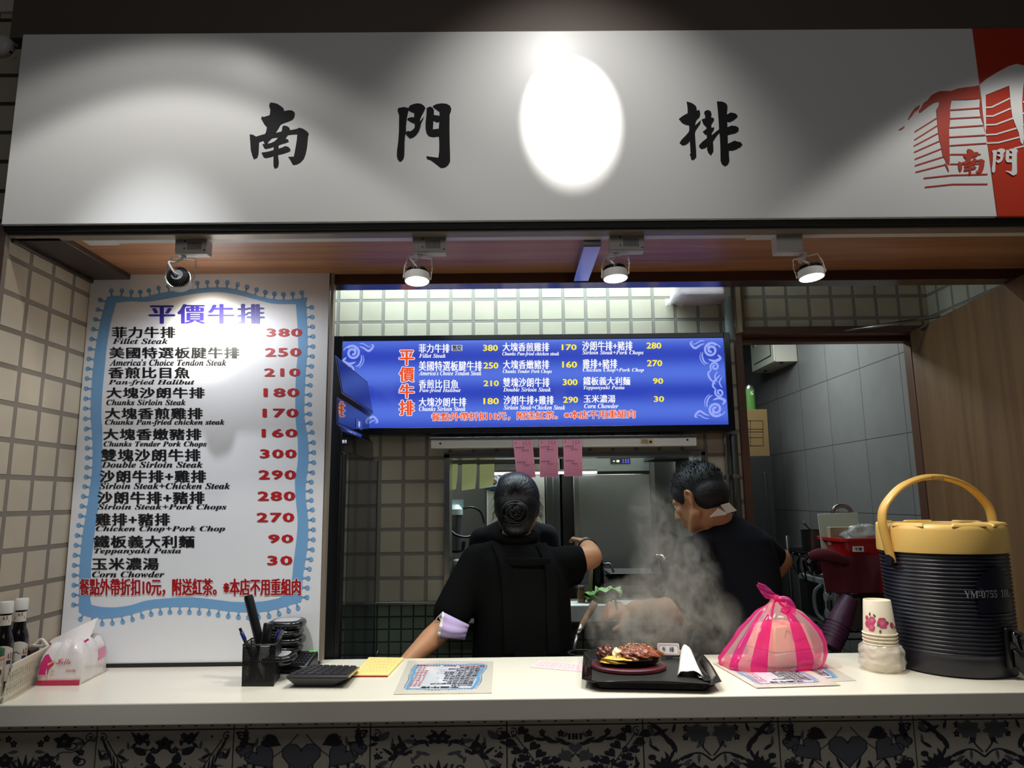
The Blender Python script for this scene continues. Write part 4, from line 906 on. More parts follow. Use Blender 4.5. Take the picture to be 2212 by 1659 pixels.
fg2 = thing('refrigerator', (W(1320, 1300, YFr).x, YFr, 0), 'brushed steel refrigerator with a small lit control display', 'refrigerator')
xa2, xb2 = W(1218, 1200, YFr).x, W(1412, 1200, YFr).x
b = MB(); b.box((xa2, YFr+.04, .02), (xb2, 4.55, 2.1)); b.build('body', M_blackmatt, fg2, bevel=.004)
xd = W(1240, 1100, YFr).x; zs_ = W(1320, 1019, YFr).z
b = MB(); b.box((xd, YFr, .1), (xb2, YFr+.04, zs_-.012)); b.build('door', mat('brushed_fridge_door', (150, 154, 154), .34, .85), fg2, bevel=.006)
b = MB(); b.box((xd-.012, YFr-.004, zs_), (xb2, YFr+.04, 2.1)); b.build('control_panel', mat('brushed_fridge_head', (150, 158, 160), .35, .7), fg2, bevel=.004)
b = MB(); b.box((xd, YFr+.005, zs_-.011), (xb2, YFr+.05, zs_-.001)); b.build('gap', M_black, fg2)
b = MB(); b.box((xd+.004, YFr-.002, .1), (xd+.03, YFr, zs_-.013)); b.build('door_edge', M_steel, fg2)
c_ = W(1340, 996, YFr-.006); b = MB(); b.box(c_+V((-.058, 0, -.016)), c_+V((.058, .003, .016))); b.build('display', M_blackgloss, fg2)
b = MB()
for u in (.016, .032, .046):
    for v in (.006, -.006): b.box(c_+V((u-.0035, -.001, v-.0035)), c_+V((u+.0035, -.0002, v+.0035)))
b.build('display_buttons', emis('display_blue', (70, 80, 255), 2.0), fg2)
b = MB(); b.box(c_+V((-.042, -.001, -.003)), c_+V((-.032, -.0002, .003))); b.box(c_+V((-.022, -.001, -.006)), c_+V((-.006, -.0002, .006))); b.build('display_digits', emis('display_white', (220, 250, 240), 1.5), fg2)
b = MB()
for i in range(9): c_ = W(1258+4*i, 977, YFr-.0045); b.box(c_+V((-.003, 0, -.008)), c_+V((.003, .001, .008)))
b.build('vent', M_black, fg2)
# strip lamp under the refrigerator headers
sl_ = thing('strip_lamp', (W(1160, 1021, 3.98).x, 3.98, fz), 'thin bright white strip lamp across the refrigerator fronts', 'strip lamp')
b = MB(); b.box((W(1068, 1021, 3.98).x, 3.985, W(1200, 1023.5, 3.98).z), (W(1290, 1021, 3.98).x, 4.03, W(1200, 1019, 3.98).z)); b.build('tube', emis('strip_lamp_glow', (240, 250, 250), 3), sl_)
b = MB(); b.box((W(1068, 1021, 3.98).x, 3.98, W(1200, 1018.8, 3.98).z), (W(1290, 1021, 3.98).x, 4.039, W(1200, 1014, 3.98).z)); b.build('housing', M_steel, sl_)
# shelf with vegetables right of the refrigerators, dark range below
YV = 3.75
b = MB(); vz = W(1460, 984, YV).z; b.box((W(1412, 984, YV).x, YV-.02, vz-.02), (W(1540, 984, YV).x, YV+.28, vz)); SHV = tag(b.build('wall_shelf', M_blackmatt, bevel=.003), 'dark shelf high behind the person in navy T-shirt with a bag of greens on it', 'shelf')
bg = thing('bag_of_greens', tuple(W(1465, 984, YV+.05)), 'clear plastic bag of green vegetables on the dark shelf', 'bag')
rng = random.Random(5); b = MB(); c_ = W(1467, 984, YV+.06)
for i in range(26):
    p = c_+V((rng.uniform(-.07, .07), rng.uniform(-.03, .05), rng.uniform(.015, .06))); a = rng.uniform(0, 6.28); d = V((math.cos(a), rng.uniform(-.5, .5), rng.uniform(-.3, .8)))*.045; s_ = d.cross(V((0, 1, .3))).normalized()*.018
    b.add([p, p+d*.5+s_, p+d, p+d*.5-s_], [(0, 1, 2), (0, 2, 3)])
b.build('leaves', mat('bagged_green', (66, 140, 60), .4), bg, fix=False)
b = MB(); b.ell(c_+V((0, .01, .05)), (.1, .06, .05), 18, 10); b.build('plastic', M_wrap, bg, smooth=True)
b = MB(); q = W(1424, 984, YV+.04); b.box(q+V((-.035, -.03, 0)), q+V((.035, .05, .06))); tag(b.build('carton', mat('pale_carton', (190, 194, 188), .5), bevel=.003), 'small pale carton on the dark shelf next to the bag of greens', 'carton')
# cooking range: black block with pans
YG = 3.42
b = MB(); gz = W(1350, 1292, YG).z
b.box((W(1262, 1290, YG).x, YB+T+.03, 0), (W(1535, 1290, YG).x, 3.98, gz)); RNG = tag(b.build('cooking_range', mat('black_range', (24, 24, 26), .3, .3), bevel=.006), 'black cooking range behind the white ledge', 'cooking range')
rng = random.Random(2)
for i in range(4):
    b = MB(); zz = gz+.002+.028*i; x0_, x1_ = W(1318, 1280, YG).x-.0*i, W(1432, 1280, YG).x; s_ = .012*(i % 2)
    y0_, y1_ = YG-.02+s_, YG+.24+s_; o_ = .022
    b.add([V(p) for p in ((x0_+o_, y0_+o_, zz), (x1_-o_, y0_+o_, zz), (x1_-o_, y1_-o_, zz), (x0_+o_, y1_-o_, zz), (x0_, y0_, zz+.027), (x1_, y0_, zz+.027), (x1_, y1_, zz+.027), (x0_, y1_, zz+.027), (x0_+.006, y0_+.006, zz+.027), (x1_-.006, y0_+.006, zz+.027), (x1_-.006, y1_-.006, zz+.027), (x0_+.006, y1_-.006, zz+.027), (x0_+o_+.004, y0_+o_+.004, zz+.004), (x1_-o_-.004, y0_+o_+.004, zz+.004), (x1_-o_-.004, y1_-o_-.004, zz+.004), (x0_+o_+.004, y1_-o_-.004, zz+.004))], [(0, 3, 2, 1)]+[(j, (j+1) % 4, 4+(j+1) % 4, 4+j) for j in range(4)]+[(4+j, 4+(j+1) % 4, 8+(j+1) % 4, 8+j) for j in range(4)]+[(8+j, 8+(j+1) % 4, 12+(j+1) % 4, 12+j) for j in range(4)]+[(12, 13, 14, 15)])
    tag(b.build('serving_tray', M_black), ('black serving tray at the bottom of the stack on the range', 'black serving tray second from the bottom of the stack on the range', 'black serving tray second from the top of the stack on the range', 'black serving tray on top of the stack behind the lettuce')[i], 'tray', 'black trays stacked on the range')
tp = thing('tall_pot', tuple(W(1292, 1292, YG)), 'tall black pot on the range beside the raised arm', 'pot')
c_ = W(1292, 1292, YG+.05); c_.z = gz+.001; rr = abs(W(1306, 1250, YG).x-W(1278, 1250, YG).x)/2; hh = W(1292, 1215, YG).z-gz
b = MB(); b.lathe([(0, 0), (rr*.95, 0), (rr, .006), (rr, hh), (rr*1.06, hh+.004), (rr*.94, hh+.003), (rr*.92, .01), (0, .008)], c_, 28); b.build('body', M_blackgloss, tp, smooth=True, auto=40)
b = MB(); b.tube(catmull([c_+V((rr, 0, hh*.9)), c_+V((rr+.03, -.01, hh*.92)), c_+V((rr+.045, -.02, hh*.7))], 5), .006, 8); b.build('handle', M_steeldark, tp, smooth=True)
tap = thing('faucet', tuple(W(1425, 1235, 3.7)), 'small chrome faucet beyond the black trays', 'faucet')
b = MB(); q = W(1424, 1240, 3.72); b.tube(catmull([V((q.x, 3.72, gz)), q, W(1422, 1206, 3.72), W(1430, 1201, 3.7), W(1437, 1210, 3.68)], 6), .009, 10); b.build('spout', M_steel, tap, smooth=True)
b = MB(); q = W(1424, 1204, 3.72); b.box(q+V((-.02, -.012, -.008)), q+V((.006, .012, .016))); b.build('lever', M_steel, tap, bevel=.004)
b = MB(); b.tube(catmull([W(1437, 1207, 3.7), W(1452, 1198, 3.66), W(1470, 1206, 3.6)], 5), .004, 6); tag(b.build('wire', M_darkmetal, smooth=True), 'thin wire arching from the chrome faucet', 'wire')

# things on the white ledge
lt = thing('lettuce', tuple(W(1297, 1302, 3.08)), 'heap of frilly green lettuce leaves on the white ledge', 'lettuce')
rng = random.Random(11); cL = W(1296, 1302, 3.085); cL.z = LZ
M_let = mat('lettuce_green', (84, 136, 42), .45, noise_amt=.4, noise_scale=60)
for k in range(12):
    b = MB(); a0 = rng.uniform(0, 6.28); o = cL+V((rng.uniform(-.06, .06), rng.uniform(-.018, .022), .004+.0042*k)); R_ = rng.uniform(.036, .052); n, m = 14, 4; vs = []
    for i in range(m+1):
        for j in range(n):
            a = 2*math.pi*j/n; rr = R_*i/m; wv = .011*(i/m)**2*math.sin(5*a+a0)+.009*(i/m)*rng.uniform(-1, 1)
            vs.append(o+V((rr*math.cos(a)*1.15, max(-.04, min(.04, rr*math.sin(a)*.62)), .012+wv-.008*(i/m))))
    b.add(vs, [(i*n+j, i*n+(j+1) % n, (i+1)*n+(j+1) % n, (i+1)*n+j) for i in range(m) for j in range(n)])
    b.build('leaf', M_let, lt, smooth=True)
gl = thing('glass_jar', tuple(W(1256, 1296, 3.09)), 'small glass jar with amber sauce on the ledge beside the person in black polo', 'jar')
cG = W(1256, 1296, 3.09); cG.z = LZ+.001
b = MB(); b.lathe([(0, 0), (.016, 0), (.018, .01), (.018, .042), (.013, .052), (.013, .06), (.0, .06)], cG, 20); b.build('glass', mat('amber_glass', (110, 78, 52), .1, alpha=.8), gl, smooth=True)
b = MB(); b.cyl(cG+V((0, 0, .06)), cG+V((0, 0, .068)), .015, n=20); b.build('lid', M_steel, gl)
# pale spatula hanging down by the arm, standing in the ledge corner
b = MB(); q0, q1 = W(1273, 1296, 3.11), W(1279, 1212, 3.07); q0.z = LZ+.002; b.tube([q0, q0.lerp(q1, .5), q1], [.011, .008, .006], 10, flat=.5); tag(b.build('spatula', mat('clear_spatula', (150, 140, 120), .2), smooth=True), 'upright translucent spatula standing on the ledge under the raised arm', 'spatula')
# grey soup pot behind the counter with a basting brush whose handle sticks up
pt_ = thing('soup_pot', tuple(W(1258, 1440, 2.46)), 'grey steel soup pot low behind the counter beside the person in black polo', 'pot')
c_ = W(1258, 1412, 2.462); rr = .046; b = MB(); b.lathe([(0, -.16), (rr*.96, -.16), (rr, -.15), (rr, .0), (rr*1.1, .004), (rr*.93, .004), (rr*.9, -.13), (0, -.14)], c_, 32); b.build('body', M_steeldark, pt_, smooth=True, auto=40)
b = MB(); b.lathe([(0, -.03), (rr*.9, -.03)], c_, 24); b.build('broth', mat('dark_broth', (30, 24, 20), .15), pt_)
b = MB(); z_ = c_.z-.16; b.box((c_.x-.05, 2.412, 0), (c_.x+.30, 2.512, z_-.001)); tag(b.build('low_cabinet', M_steeldark, bevel=.005), 'low steel cabinet behind the counter carrying the soup pot', 'cabinet')
br = thing('basting_brush', tuple(W(1240, 1400, 2.70)), 'long brown-handled basting brush leaning in the soup pot', 'brush')
p = [W(1285, 1302, 2.50), W(1257, 1350, 2.485), W(1247, 1371, 2.48), W(1240, 1398, 2.472), W(1247, 1420, 2.465)]
b = MB(); d = p[1]-p[0]; b.tube([p[0]-d*.03, p[0], p[0]+d*.15, p[0]+d*.2, p[0]+d*.5, p[1]], [.006, .0125, .013, .012, .011, .010], 12)
for k in (.12, .19, .26, .33): q = p[0]+d*k; b.tube([q, q+d*.03], .0132, 12)
b.build('handle', mat('brown_handle', (112, 92, 72), .45), br, smooth=True, auto=40)
b = MB(); b.tube([p[1], p[2]], [.0098, .008], 12); b.build('ferrule', M_steel, br, smooth=True)
b = MB(); b.tube(p[2:], [.007, .006, .005], 10); b.build('shaft', M_steeldark, br, smooth=True)

# ------------------------------------------------------------------ room behind the doorway
b = MB(); b.box((XR, YB+T+.001, 0), (XR+.08, 7.2, 2.76)); struct(b.build('wall_back_room', GREY_TILE), 'grey slate tiled side wall of the room behind the doorway')
b = MB(); b.box((W(1560, 985, YB).x+.06, 6.9, 0), (XR, 7.0, 2.76)); struct(b.build('wall_back_room_end', M_concrete))
eb = thing('electric_box', (XR-.07, 4.8, 2.3), 'white electric distribution box high on the grey wall', 'electric box')
ya, yb_ = 4.62, 5.06; xf = XR-.16; zb_ = W(1692, 781, 4.62).z
b = MB(); b.box((xf+.012, ya, zb_), (XR-.0005, yb_, zb_+.42)); b.build('box', mat('off_white_box', (206, 204, 192), .45), eb, bevel=.003)
b = MB(); b.box((xf, ya+.004, zb_+.004), (xf+.012, yb_-.004, zb_+.416)); b.build('door', mat('pale_green_white', (214, 222, 208), .4), eb, bevel=.004)
b = MB(); b.box((xf-.003, ya+.05, zb_+.05), (xf, ya+.056, zb_+.38)); b.box((xf-.003, ya+.05, zb_+.05), (xf, yb_-.06, zb_+.056)); b.build('door_seam', M_blackmatt, eb)
b = MB(); b.box((xf-.008, yb_-.1, zb_+.18), (xf, yb_-.08, zb_+.34)); b.build('latch', M_steel, eb)
for yy in (ya+.03, ya+.33): b = MB(); b.cyl((xf+.06, yy, zb_-.008), (xf+.06, yy, zb_), .012, n=12); b.build('cable_gland', M_blackmatt, eb)
# dark cupboard, carton and green can
YC = 4.5
cx0, cx1 = W(1600, 985, YC).x-.1, W(1664, 985, YC).x; cz = W(1640, 986, YC).z
b = MB(); b.box((cx0, YC, 0), (cx1+.005, YC+.5, cz)); b.box((cx1-.05, YC-.006, .9), (cx1-.035, YC, cz-.1)); CUP = tag(b.build('dark_cupboard', mat('dark_cupboard', (38, 38, 40), .5), bevel=.004), 'tall dark cupboard just inside the doorway carrying a carton', 'cupboard')
cb_ = thing('cardboard_box', (cx1-.1, YC+.2, cz), 'brown cardboard box with a printed grid on the dark cupboard', 'box')
bz1 = W(1640, 884, YC).z
b = MB(); b.box((cx0, YC+.002, cz+.001), (cx1, YC+.34, bz1)); b.build('carton', mat('cardboard', (116, 94, 56), .75, noise_amt=.06), cb_, bevel=.002)
b = MB(); b.box((cx1, YC+.004, cz+.001), (cx1+.004, YC+.34, bz1)); b.build('dark_side', M_blackmatt, cb_)
b = MB(); g = lambda px, py: W(px, py, YC+.001)
for l in (((1615, 909), (1648, 909)), ((1615, 927), (1648, 927)), ((1615, 933), (1648, 933)), ((1615, 945), (1648, 945)), ((1618, 963), (1648, 963)), ((1648, 909), (1649, 963)), ((1621, 909), (1621, 963))): b.stroke(l, 1.1, g)
b.build('grid_print', M_ink, cb_, fix=False)
cn = thing('green_can', tuple(W(1626, 884, YC+.06)), 'green can with a grey lid standing on the cardboard box', 'can')
c_ = W(1620, 884, YC+.08); c_.z = bz1+.001; b = MB(); r_ = .036; h = W(1626, 842, YC+.08).z-c_.z; b.lathe([(0, 0), (r_, 0), (r_, h), (0, h)], c_, 24); b.build('body', mat('green_can', (70, 120, 52), .4), cn, smooth=True, auto=40)
b = MB(); b.lathe([(r_*.96, 0), (r_*.96, .014), (r_*.7, .03), (0, .03)], c_+V((0, 0, h)), 24); b.build('lid', M_steeldark, cn, smooth=True, auto=40)
b = MB(); put_text(b, 'S', -.5, -.5, .5, .5, lambda u, v: c_+V((.006+.018*u, -r_-.0008, h*.8+.022*v))); b.build('lettering', M_white, cn, fix=False)

# wire rack with microwave
rk = thing('wire_rack', (1.7, 3.55, 0), 'black wire rack inside the doorway carrying a microwave', 'rack')
rx0, rx1, ry0, ry1 = 1.47, 1.94, 3.30, 3.74; z1_, z2_ = 1.232, .885
b = MB()
for x in (rx0, rx1):
    for y in (ry0, ry1): b.cyl((x, y, 0), (x, y, z1_+.06), .0125, n=12)
b.build('post', M_black, rk, smooth=True)
for z in (z1_, z2_):
    b = MB()
    for zz in (z, z-.032):
        for p, q in (((rx0, ry0), (rx1, ry0)), ((rx1, ry0), (rx1, ry1)), ((rx1, ry1), (rx0, ry1)), ((rx0, ry1), (rx0, ry0))): b.cyl((p[0], p[1], zz), (q[0], q[1], zz), .004, n=8)
    n = 16
    for i in range(n): y = ry0+(ry1-ry0)*i/n; y2 = y+(ry1-ry0)/n/2; b.cyl((rx0, y, z-.032), (rx0, y2, z), .0028, n=6); b.cyl((rx0, y2, z), (rx0, y+(ry1-ry0)/n, z-.032), .0028, n=6)
    for i in range(1, 18): x = rx0+(rx1-rx0)*i/18; b.cyl((x, ry0, z), (x, ry1, z), .0025, n=6)
    b.build('shelf', M_black, rk, smooth=True)
b = MB()
for i, (y, dz) in enumerate(((3.66, .12), (3.58, .15), (3.5, .11))):
    b.tube(catmull([V((rx0-.006, y, z1_-.02)), V((rx0-.02, y-.02, z1_-dz*.6)), V((rx0-.006, y-.05, z1_-dz)), V((rx0-.02, y-.08, z1_-dz*.5)), V((rx0-.004, y-.09, z1_-.03))], 6), .0045, 8)
tag(b.build('hanging_cord', M_black, smooth=True), 'black cords looping down from the top shelf of the wire rack', 'cord')
b = MB(); q = V((rx0+.05, 3.52, 1.115)); b.ell(q+V((0, 0, .04)), (.03, .045, .04)); b.tube(catmull([q+V((0, .04, .03)), q+V((-.02, .09, .06)), q+V((0, .13, .01))], 5), .012, 8); tag(b.build('dark_gadget', mat('dark_red_plastic', (62, 18, 26), .35), smooth=True), 'dark red plastic gadget sitting on the microwave', 'gadget')
mw = thing('microwave', (1.65, 3.45, z2_), 'pale blue-grey microwave oven with two dials on the wire rack', 'microwave')
mx0, my0, my1, mz0, mz1 = 1.478, 3.255, 3.655, z2_+.004, 1.112
b = MB(); b.box((mx0+.02, my0, mz0+.01), (mx0+.32, my1, mz1)); b.build('body', mat('microwave_side', (120, 128, 130), .45), mw, bevel=.004)
M_mw = mat('microwave_white', (172, 190, 192), .4)
b = MB(); b.box((mx0, my0, mz0+.01), (mx0+.02, my1, mz1)); b.build('front', M_mw, mw, bevel=.004)
b = MB(); b.box((mx0-.003, my0+.115, mz0+.035), (mx0, my1-.015, mz1-.025)); b.build('window', M_blackgloss, mw)
b = MB(); yh = my0+.125; b.tube(catmull([V((mx0, yh+.01, mz1-.03)), V((mx0-.02, yh+.035, mz1-.06)), V((mx0-.024, yh+.045, (mz0+mz1)/2)), V((mx0-.02, yh+.035, mz0+.06)), V((mx0, yh+.01, mz0+.03))], 6), .009, 10); b.build('handle', M_mw, mw, smooth=True)
for zz in (mz0+.075, mz0+.15): b = MB(); b.cyl((mx0-.022, my0+.055, zz), (mx0, my0+.055, zz), .022, .026, n=20); b.build('dial', M_mw, mw, smooth=True, auto=40)
for yy in (my0+.04, my1-.04):
    b = MB(); b.cyl((mx0+.04, yy, mz0), (mx0+.04, yy, mz0+.01), .012, n=10); b.build('foot', M_black, mw)
sp2 = thing('steel_pot', (1.56, 3.5, z1_), 'small dark steel pot with a ladle on top of the wire rack', 'pot')
c_ = W(1757, 1187, 3.52); c_.z = z1_+.004; rp = .052; hp = W(1757, 1145, 3.52).z-c_.z
b = MB(); b.lathe([(0, 0), (rp, 0), (rp, hp), (rp*1.07, hp+.003), (rp*.95, hp+.002), (rp*.93, .004), (0, .004)], c_, 28); b.build('body', M_steeldark, sp2, smooth=True, auto=40)
b = MB(); q = W(1735, 1128, 3.5); tip = c_+V((.01, 0, hp-.02)); b.tube([tip, tip.lerp(q, .6), q], [.004, .004, .008], 8, flat=.6); tag(b.build('ladle', M_steeldark, smooth=True), 'ladle handle leaning out of the steel pot on the rack', 'ladle')
# red bin on a black stand with pale sheets and bags
YR_ = 3.0
c_ = W(1880, 1280, YR_); rb0 = .165; zr = W(1840, 1163, YR_-.1).z; zb0 = W(1840, 1282, YR_-.1).z
bn = thing('red_bin', (c_.x, YR_, zb0), 'red plastic bin with a small label behind the drink barrel', 'bin')
M_redbin = mat('red_bin', (176, 24, 30), .35); M_maroon = mat('maroon_cloth', (84, 16, 32), .9)
def rrect(w, d, z, r=.04, n=5, c=(0, 0)):
    pts = []
    for sx, sy, a0 in ((1, 1, 0), (-1, 1, 90), (-1, -1, 180), (1, -1, 270)):
        for i in range(n+1): a = math.radians(a0+90*i/n); pts.append(V((c[0]+sx*(w/2-r)+r*math.cos(a), c[1]+sy*(d/2-r)+r*math.sin(a), z)))
    return pts
def loft(b, rings, cap0=True, cap1=True, mi=0, closed=False):
    n = len(rings[0]); vs = [p for r in rings for p in r]; fs_ = [(i*n+j, i*n+(j+1) % n, (i+1)*n+(j+1) % n, (i+1)*n+j) for i in range(len(rings)-1) for j in range(n)]
    if cap0: fs_.append(tuple(range(n-1, -1, -1)))
    if cap1: fs_.append(tuple((len(rings)-1)*n+j for j in range(n)))
    b.add(vs, fs_, mi)
cc = (c_.x, YR_)
b = MB(); loft(b, [rrect(.25, .18, zb0, c=cc), rrect(.31, .22, zr-.012, c=cc), rrect(.335, .24, zr-.012, c=cc), rrect(.335, .24, zr, c=cc), rrect(.3, .21, zr, c=cc), rrect(.24, .17, zb0+.01, c=cc)], True, True); b.build('tub', M_redbin, bn, auto=30)
lb = W(1854, 1186, YR_-.115); b = MB(); b.box(lb+V((-.022, -.001, -.011)), lb+V((.022, .004, .011))); b.build('label_plate', M_white, bn)
b = MB(); put_text(b, '牛排', 0, 0, 1, 1, lambda u, v: lb+V((-.014+.028*u, -.0018, -.006+.012*v)), bold=(.03, 0)); b.build('label_lettering', M_ink, bn, fix=False)
b = MB(); b.box((c_.x-.12, YR_-.09, zb0-.02), (c_.x+.12, YR_+.09, zb0-.001)); b.box((c_.x-.03, YR_-.03, .02), (c_.x+.05, YR_+.03, zb0-.02)); b.box((c_.x-.12, YR_-.1, 0), (c_.x+.12, YR_+.1, .02)); tag(b.build('black_stand', M_blackmatt, bevel=.004), 'black stand under the red bin behind the counter', 'stand')
ms = MB(); q0 = W(1746, 1206, YR_-.13); pts = [W(1748, 1203, YR_-.12), W(1770, 1197, YR_-.14), W(1800, 1202, YR_-.15), W(1830, 1215, YR_-.145)]
ms.tube(catmull(pts, 6), [.014+.010*math.sin(math.pi*i/18) for i in range(19)], 12, flat=.7)
ms.add([], [])
tw = [W(px, 1205, YR_-.135) for px in (1772, 1800, 1830, 1860)]
n, m = 8, 8; vs = []
for j in range(m+1):
    for i in range(n+1):
        u, v = i/n, j/m; p = W(1768+(130*u)+12*v*(1-u), 1200+79*v, YR_-.135); vs.append(p+V((0, -.008*math.sin(u*14+v*2)-.012*v, 0)))
ms.add(vs, [(j*(n+1)+i, j*(n+1)+i+1, (j+1)*(n+1)+i+1, (j+1)*(n+1)+i) for j in range(m) for i in range(n)])
tag(ms.build('maroon_towel', M_maroon, smooth=True), 'maroon cloth hanging over the front of the red bin', 'cloth')
b = MB(); p0, p1, p2, p3 = W(1773, 1163, YR_+.03), W(1862, 1163, YR_+.02), W(1853, 1107, YR_+.06), W(1766, 1110, YR_+.06)
e = V((0, .004, 0)); b.hexa([p0-V((0, 0, .06)), p1-V((0, 0, .06)), p1-V((0, 0, .06))+e, p0-V((0, 0, .06))+e, p3, p2, p2+e, p3+e])
tag(b.build('cutting_board', mat('pale_cutting_board', (176, 178, 160), .5), bevel=.003), 'pale thin cutting board standing in the red bin', 'cutting board')
b = MB(); q = W(1822, 1162, YR_-.02); b.box(q+V((-.055, 0, -.03)), q+V((.09, .03, .045))); tag(b.build('carton', mat('tan_carton', (168, 156, 128), .6), bevel=.002), 'tan carton sticking out of the red bin', 'carton')
b = MB(); n, m = 14, 7; c2 = W(1868, 1160, YR_-.03)

for i in range(19):
    for j in range(28):
        t, a = math.pi*i/18, 2*math.pi*j/28; d = V((math.sin(t)*math.cos(a), math.sin(t)*math.sin(a), math.cos(t))); k = 1+.32*noise.noise(d*3.1)+.16*noise.noise(d*8)
        b.v.append(c2+V((d.x*.088*k, d.y*.05*k, d.z*.05*k)))
for i in range(18):
    for j in range(28): b.f.append((i*28+j, (i+1)*28+j, (i+1)*28+(j+1) % 28, i*28+(j+1) % 28)); b.mi.append(0)
M_clear = mat('clear_bag', (206, 208, 204), .16, alpha=.42, bump=.5, bump_scale=30)
tag(b.build('clear_bag', M_clear, smooth=True), 'crumpled clear plastic bag on top of the red bin', 'bag')
b = MB(); b.tube(catmull([W(1798, 1122, YR_+.11), W(1800, 1102, YR_+.1), W(1812, 1093, YR_+.1), W(1828, 1094, YR_+.1), W(1838, 1104, YR_+.1), W(1841, 1125, YR_+.11)], 6), .009, 10, flat=.6); b.tube([W(1798, 1120, YR_+.11), W(1800, 1170, YR_+.08)], .006, 8); tag(b.build('steel_tongs', M_steel, smooth=True), 'steel utensil with a curved loop standing behind the cutting board', 'utensil')
# wrapped tube of cups leaning under the bin
b = MB(); a0, a1 = W(1836, 1292, YR_-.155), W(1790, 1398, YR_-.19); d = a1-a0
rr = [.03, .036, .041, .044, .046, .045, .043]; b.tube([a0+d*i/6 for i in range(7)], rr, 18)
for k in (.55, .62, .69, .76, .83): q = a0+d*k; b.tube([q, q+d*.012], .0475, 18)
tag(b.build('cup_bundle', mat('purple_wrap', (74, 34, 66), .5, bump=.35, bump_scale=40), smooth=True, auto=40), 'purple plastic-wrapped bundle of cups leaning below the red bin', 'cup bundle')
# ------------------------------------------------------------------ things on the counter
def CP(px, py, h=0.0): return WZ(px, py, CT+h)
E0 = .0006
# condiment basket of white plastic lattice
A0, A1 = V((-1.404, 2.03, CT)), V((-1.398, 2.17, CT))
bk = thing('basket', (-1.41, 2.08, CT), 'white plastic lattice basket of sauce bottles at the left end of the counter', 'basket')
M_bask = mat('cream_basket_plastic', (228, 222, 202), .4)
# the basket sits askew: its long side runs back towards the wall
BKC = [V((-1.4325, 1.925, CT)), V((-1.326, 1.925, CT)), V((-1.388, 2.176, CT)), V((-1.4325, 2.176, CT))]
bh = .096
b = MB()
def side(p, q, flare):
    L_ = (q-p).length; dd = (q-p).normalized(); out = dd.cross(V((0, 0, 1)))
    P3 = lambda t, z: p+dd*t+V((0, 0, z))+out*(flare*z/bh)
    def slab(t0, t1, z0, z1, w=.003): b.hexa([P3(t0, z0), P3(t1, z0), P3(t1, z0)+out*w, P3(t0, z0)+out*w, P3(t0, z1), P3(t1, z1), P3(t1, z1)+out*w, P3(t0, z1)+out*w])
    slab(0, L_, 0, .018); slab(0, L_, .074, bh-.004); slab(-.002, L_+.002, bh-.008, bh, .007 if flare else .003); slab(0, L_, .044, .048); slab(0, .008, 0, bh); slab(L_-.008, L_, 0, bh)
    n = max(2, int(L_/.013))
    for i in range(n):
        t0, t1 = L_*i/n, L_*(i+1)/n
        for (z0, z1) in ((.016, .046), (.046, .076)):
            for a, c_ in ((t0, t1), (t1, t0)):
                b.hexa([P3(a-.0019, z0), P3(a+.0019, z0), P3(a+.0019, z0)+out*.003, P3(a-.0019, z0)+out*.003, P3(c_-.0019, z1), P3(c_+.0019, z1), P3(c_+.0019, z1)+out*.003, P3(c_-.0019, z1)+out*.003])
side(BKC[0], BKC[1], .01); side(BKC[1], BKC[2], .014); side(BKC[2], BKC[3], .01); side(BKC[3], BKC[0], 0)
b.hexa([p+V((0, 0, .001)) for p in BKC]+[p+V((0, 0, .004)) for p in BKC])
b.build('lattice_body', M_bask, bk)
b = MB(); e_ = [BKC[2]+V((.006, .012, bh-.004)), V((-1.392, 2.196, CT+bh)), V((-1.41, 2.198, CT+bh+.014)), V((-1.426, 2.196, CT+bh)), V((-1.431, 2.188, CT+bh-.004))]; b.tube(catmull(e_, 6), .0045, 8); b.build('end_handle', M_bask, bk, smooth=True)
ZB = CT+.0048
M_sauce = mat('dark_sauce_bottle', (16, 10, 10), .08, coat=.3); M_lab = mat('cream_label', (222, 214, 198), .5); M_labred = mat('label_red', (150, 24, 30), .5); M_labblue = mat('label_navy', (40, 44, 96), .5)
